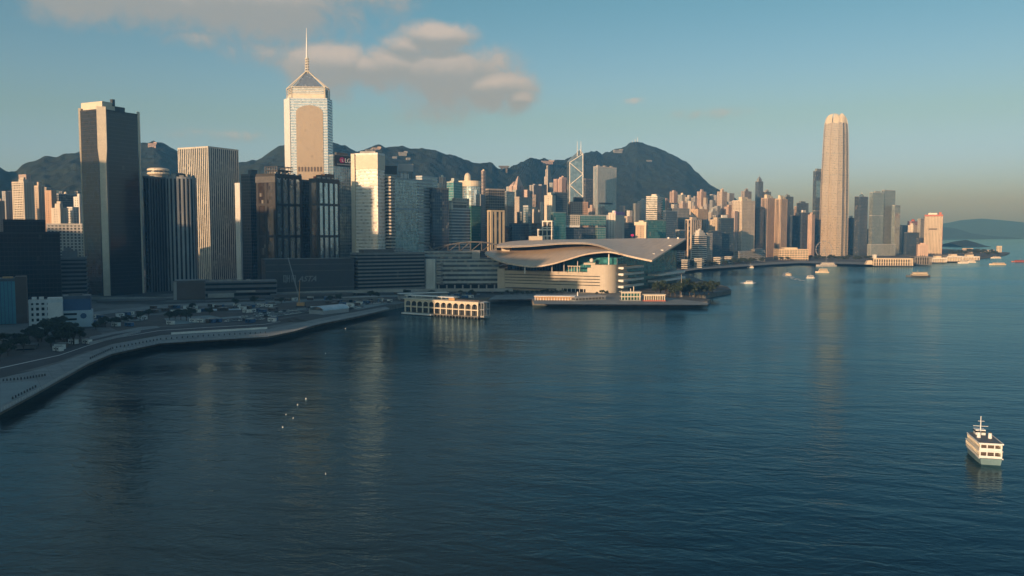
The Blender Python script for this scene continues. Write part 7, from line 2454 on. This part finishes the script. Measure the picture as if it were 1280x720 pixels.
def harbour_ferry():
    root = empty('ferry', (0, 0, 0), 'double deck white and teal passenger ferry heading away over open water', 'ferry')
    L, Wd = 27.0, 7.4
    hull_mesh(L, Wd, 2.1, .6, .36).build('hull', ['hull_teal', 'deck_grey'], parent=root)
    mb = MB()
    for s in (-1, 1):
        mb.box(s * Wd * .47 - .12, s * Wd * .47 + .12, -13.4, 5.2, 1.95, 2.3)
    mb.build('rubbing_strake', 'white_paint', parent=root)
    for lv, (z0, z1) in enumerate(((2.1, 4.5), (4.75, 7.0))):
        w = 3.3 if lv == 0 else 3.25
        y0, y1 = (-12.6, 8.0) if lv == 0 else (-12.6, 6.4)
        mb = MB()
        mb.box(-w + .5, w - .5, y0 + 3.0, y1 - .8, z0, z1)
        mb.build('saloon', 'brown_stone', parent=root)
        for s in (-1, 1):
            mb = MB()
            mb.box(s * w - .09, s * w + .09, y0, y1, z0, z0 + .95)
            mb.box(s * w - .09, s * w + .09, y0, y1, z1 - .35, z1)
            for k in range(12):
                y = y0 + (y1 - y0) * k / 11
                mb.box(s * w - .11, s * w + .11, y - .14 - (.02 if k else 0), y + .14, z0 + .94, z1 - .34)
            mb.build('side_gallery', 'cream_paint', parent=root)
            MB().box(s * (w - .3) - .03, s * (w - .3) + .03, y0 + 3.2, y1 - 1, z0 + .95, z1 - .36).build('side_window', 'glass_black', parent=root)
        mb = MB()
        mb.box(-w, w, y0 - .1, y0 + .08, z0, z0 + .8)
        for x in (-w + .2, -1.1, 1.1, w - .2):
            mb.box(x - .16, x + .16, y0 - .12, y0 + .1, z0 + .79, z1 - .3)
        mb.box(-w, w, y0 - .11, y0 + .09, z1 - .34, z1)
        mb.build('stern_gallery', 'white_paint', parent=root)
        MB().box(-1.4, 1.4, y0 + 2.4, y0 + 2.9, z0 + .1, z0 + 1.4).build('stern_bench', 'brown_stone', parent=root)
    MB().box(-3.55, 3.55, -13.0, 8.4, 4.5, 4.74).build('upper_deck', 'white_paint', parent=root)
    mb = MB()
    mb.prism([(-3.6, -13.1), (3.6, -13.1), (3.6, 5.8), (2.2, 7.6), (-2.2, 7.6), (-3.6, 5.8)], 7.0, 7.22, 0)
    mb.build('roof', 'deck_grey', parent=root)
    mb = MB()
    for x0, x1, y0, y1 in ((-3.66, -3.5, -13.1, 5.8), (3.5, 3.66, -13.1, 5.8), (-3.66, 3.66, -13.16, -13.0)):
        mb.box(x0, x1, y0, y1, 6.95, 7.4)
    mb.build('roof_edge', 'white_paint', parent=root)
    for x, y in ((-1.6, -2.5), (1.7, -3.0)):
        f = MB().lathe((x, y), [(.62, 7.2), (.55, 9.0), (.58, 9.1), (.5, 9.12)], 12).build('funnel', 'white_paint', parent=root)
        MB().lathe((x, y), [(.4, 9.1), (.4, 9.5)], 10).build('funnel_cap', 'dark_paint', parent=f)
    MB().prism([(-1.5, 2.6), (1.5, 2.6), (1.5, 6.2), (-1.5, 6.2)], 7.2, 9.1, 0).build('wheelhouse', 'white_paint', parent=root)
    MB().box(-1.55, 1.55, 2.5, 6.3, 8.1, 8.7).build('wheelhouse_window', 'glass_black', parent=root)
    m = MB().tube([(-.3, 1.6, 7.2), (-.3, 1.6, 14.2)], [.22, .1], 8).build('mast', 'white_paint', parent=root)
    mb = MB()
    mb.tube([(-2.6, 1.6, 10.6), (2.0, 1.6, 10.6)], .09, 5)
    mb.tube([(-1.2, 1.6, 12.4), (.8, 1.6, 12.4)], .08, 5)
    mb.build('crosstree', 'white_paint', parent=m)
    return root


fy = harbour_ferry()
p = gnd(1246, 581.5)
fy.location = (p.x + .9, p.y + 9.6, 0)
fy.rotation_euler = (0, 0, R(-15))
fy.scale = (.90, .72, .86)


def boat(name, label, px, py, L, Wd, h, decks, hullm, cabm, roofm, rot, mast=4.0, cat='boat'):
    root = empty(name, (0, 0, 0), label, cat)
    hull_mesh(L, Wd, h, .4, .3, 10).build('hull', [hullm, 'deck_grey'], parent=root)
    z = h
    for k in range(decks):
        w, l0, l1 = Wd * (.42 - .03 * k), -L * (.40 - .04 * k), L * (.26 - .06 * k)
        MB().box(-w, w, l0, l1, z, z + 2.2).build('cabin', cabm, parent=root)
        MB().box(-w - .04, w + .04, l0 + .6, l1 - .6, z + .9, z + 1.7).build('window_row', 'glass_black', parent=root)
        MB().box(-w - .3, w + .3, l0 - .4, l1 + .4, z + 2.2, z + 2.4).build('roof', roofm, parent=root)
        z += 2.4
    if mast:
        MB().tube([(0, 0, z - .3), (0, 0, z + mast)], .12, 5).build('mast', 'white_paint', parent=root)
    p = gnd(px, py)
    root.location = (p.x, p.y, 0)
    root.rotation_euler = (0, 0, R(rot))
    return root


boat('ferry', 'long dark hulled harbour ferry with cream upper deck on the open water at right', 1147, 346.2, 35, 9, 2.6, 2, 'hull_dark', 'cream_paint', 'cream_paint', 84, 4, 'ferry')
boat('motor_launch', 'small bright white launch in front of the giant curved tower', 1013.5, 348, 13, 4.5, 1.8, 1, 'white_paint', 'white_paint', 'white_paint', -85, 2)
boat('ferry', 'cream double deck ferry just off the quay of the giant curved tower', 1027.5, 341, 22, 7, 2.2, 2, 'cream_paint', 'cream_paint', 'cream_paint', 80, 4, 'ferry')
boat('ship', 'pale grey moored ship with masts below the giant curved tower', 1032.5, 333.2, 40, 9, 3.5, 2, 'grey_paint', 'white_paint', 'grey_paint', 86, 14, 'ship')
boat('motor_launch', 'small cream launch throwing up spray left of the small white launch', 985, 344.5, 12, 4, 1.6, 1, 'cream_paint', 'cream_paint', 'cream_paint', 30, 2)
boat('motor_launch', 'low white speedboat with a broad white wash nearest the white office tower', 935.5, 354.5, 12, 4, 1.3, 1, 'white_paint', 'white_paint', 'white_paint', 84, 1)
boat('ferry', 'white ferry, lower one of the two white boats by the pier sheds', 1203.5, 329.3, 22, 7, 2.6, 2, 'white_paint', 'white_paint', 'white_paint', 86, 3, 'ferry')
boat('ferry', 'white ferry, farther one of the two white boats by the pier sheds', 1213.5, 328.3, 20, 7, 2.6, 2, 'white_paint', 'white_paint', 'white_paint', 88, 3, 'ferry')
boat('ferry', 'cream long ferry on the water before the slim cream shore block', 1246.5, 331, 34, 8, 2.2, 1, 'cream_paint', 'cream_paint', 'white_paint', 88, 4, 'ferry')
boat('motor_launch', 'slim white launch tight under the slim cream shore block', 1244.5, 322.8, 26, 7, 2.2, 1, 'white_paint', 'white_paint', 'white_paint', 88, 3)
boat('barge', 'reddish low barge at the right frame edge', 1275, 327.5, 40, 10, 2.0, 1, 'hull_red', 'red_paint', 'hull_red', 88, 5, 'barge')
boat('motor_launch', 'small pale launch moored by the shore left of the low grey block', 938, 334.8, 12, 4, 1.8, 1, 'white_paint', 'cream_paint', 'white_paint', 80, 5)


def wash(name, pts, seed):
    """broken foam on the water"""
    rn = random.Random(seed)
    mb = MB()
    for (x, y, rx, ry, n) in pts:
        for k in range(n):
            a = rn.uniform(0, 6.28)
            r = rn.random() ** .6
            p = gnd(x + math.cos(a) * rx * r, y + math.sin(a) * ry * r)
            s = rn.uniform(.4, 1.5)
            m = 6
            b0 = len(mb.v)
            mb.v += [(p.x + math.cos(t * 1.047) * s * rn.uniform(.8, 1.6), p.y + math.sin(t * 1.047) * s * 2.2 * rn.uniform(.7, 1.2), .06 + rn.uniform(0, .5) * (1 - r)) for t in range(m)]
            mb.f.append(tuple(range(b0, b0 + m)))
            mb.m.append(0)
    structure(mb.build(name, 'foam'), 'stuff')


wash('wake_foam', [(936, 353.5, 8.5, 1.6, 190), (929, 353.8, 5, 1.2, 70)], 1)
wash('wake_foam', [(983, 343.5, 6, 3.0, 150), (988, 346.8, 5, 1.5, 40), (995, 349.2, 6, 1.2, 30), (1002, 350.8, 4, .8, 12)], 2)


def buoy(px, py, lab, s=1.0):
    s *= .5
    p = gnd(px, py)
    root = empty('buoy', (p.x, p.y, 0), lab, 'buoy', 'white floats on the dark water')
    MB().lathe((p.x, p.y), [(.1, -.3), (.55 * s, -.1), (.6 * s, .25), (.3 * s, .6 * s + .1), (.05, .75 * s + .1)], 10).build('float', 'white_paint', parent=root, smooth=True)
    MB().tube([(p.x, p.y, .3), (p.x, p.y, .55 + s * .4)], .05, 5).build('stem', 'grey_paint', parent=root)


for px, py, s, lab in ((382.5, 499, 1.0, 'largest white float, farthest of the scattered chain on dark water'), (372, 506.5, .8, 'white float second in the chain below the largest'), (366.5, 523, .55, 'faint float in the middle of the chain'),
                       (357.5, 518.5, .5, 'faint float set left of the chain'), (353.5, 534.5, .8, 'nearest white float at the lower end of the chain'), (407, 442, .7, 'lone float left of the rippled bright streak'),
                       (432, 411, .9, 'lone white float close off the sea wall'), (407, 593, .45, 'lone faint float in the dark foreground water')):
    buoy(px, py, lab, s)

# ------------------------------------------------------------------ unseen towers added left of frame, shaped to cast the waterfront's long shadows
TE = math.tan(SUN_EL)
for i, (w0, w1, s0, s1, Z0, lab) in enumerate((
        (-418, -292, -70, -16, 55, 'wide low white block added as unseen shadow caster outside the left frame edge at the shore'),
        (-452, -418, -14, 30, 140, 'beige apartment tower added as unseen shadow caster outside the left frame edge, closest to the water'),
        (-508, -450, -75, -25, 160, 'grey apartment tower added as unseen shadow caster outside the left frame edge behind the beige one'),
        (-590, -506, -20, 30, 168, 'white office tower added as unseen shadow caster outside the left frame edge'),
        (-650, -588, -75, -25, 180, 'low brown office tower added as unseen shadow caster outside the left frame edge'),
        (-678, -651, -20, 30, 232, 'tall slim grey tower added as unseen shadow caster outside the left frame edge'),
        (-706, -677, -75, -25, 188, 'cream apartment tower added as unseen shadow caster outside the left frame edge'),
        (-737, -705, -20, 30, 186, 'short dark tower added as unseen shadow caster outside the left frame edge'),
        (-799, -735, -75, -25, 165, 'plain brick tower added as unseen shadow caster outside the left frame edge'),
        (-854, -799, -20, 30, 214, 'tall pale office tower added as unseen shadow caster outside the left frame edge'),
        (-903, -853, -75, -25, 194, 'slender dark office tower added as unseen shadow caster outside the left frame edge'),
        (-1105, -904, -20, 30, 152, 'long low apartment slab added as unseen shadow caster outside the left frame edge'))):
    nv, dv = (0.848, -0.53), (0.53, 0.848)
    Q = lambda w, s: (w * nv[0] + s * dv[0], w * nv[1] + s * dv[1])
    poly = [Q(w0, s0), Q(w1, s0), Q(w1, s1), Q(w0, s1)]
    h = Z0 - (s0 + s1) / 2 * TE
    mb = MB()
    facade(mb, poly, 4, h, 'grid' if i % 2 else 'slab')
    q = Q((w0 + w1) / 2, (s0 + s1) / 2)
    o = mb.build('apartment_tower' if i % 2 == 0 else 'office_tower', ['wall', 'window_glass', 'roof_deck'], loc=(q[0], q[1], 4), color=((0.5, 0.44, 0.36), (0.38, 0.38, 0.38), (0.6, 0.58, 0.54))[i % 3])
    tag(o, lab, 'tower')
    MB().prism([(q[0] - 6, q[1] - 6), (q[0] + 6, q[1] - 6), (q[0] + 6, q[1] + 6), (q[0] - 6, q[1] + 6)], h + 1, h + 5, 0).build('plant_room', 'concrete', parent=o)
hb = MB().box(-9100, 9100, -1600, 14100, -2.0, 600)
for k_ in range(len(hb.m)):
    hb.m[k_] = 0
hm = bpy.data.materials.new('haze')
hm.use_nodes = True
hN = NT(hm.node_tree)
ho = hN.n('ShaderNodeOutputMaterial')
hv = hN.n('ShaderNodeVolumePrincipled')
hv.inputs['Color'].default_value = (0.15, 0.50, 1.0, 1)
hv.inputs['Absorption Color'].default_value = (1, 1, 1, 1)
hv.inputs['Density'].default_value = 0.00016
hv.inputs['Anisotropy'].default_value = 0.25
hN.lk(hv.outputs[0], ho.inputs['Volume'])
MATS['haze'] = hm
structure(hb.build('haze', 'haze'), 'stuff')
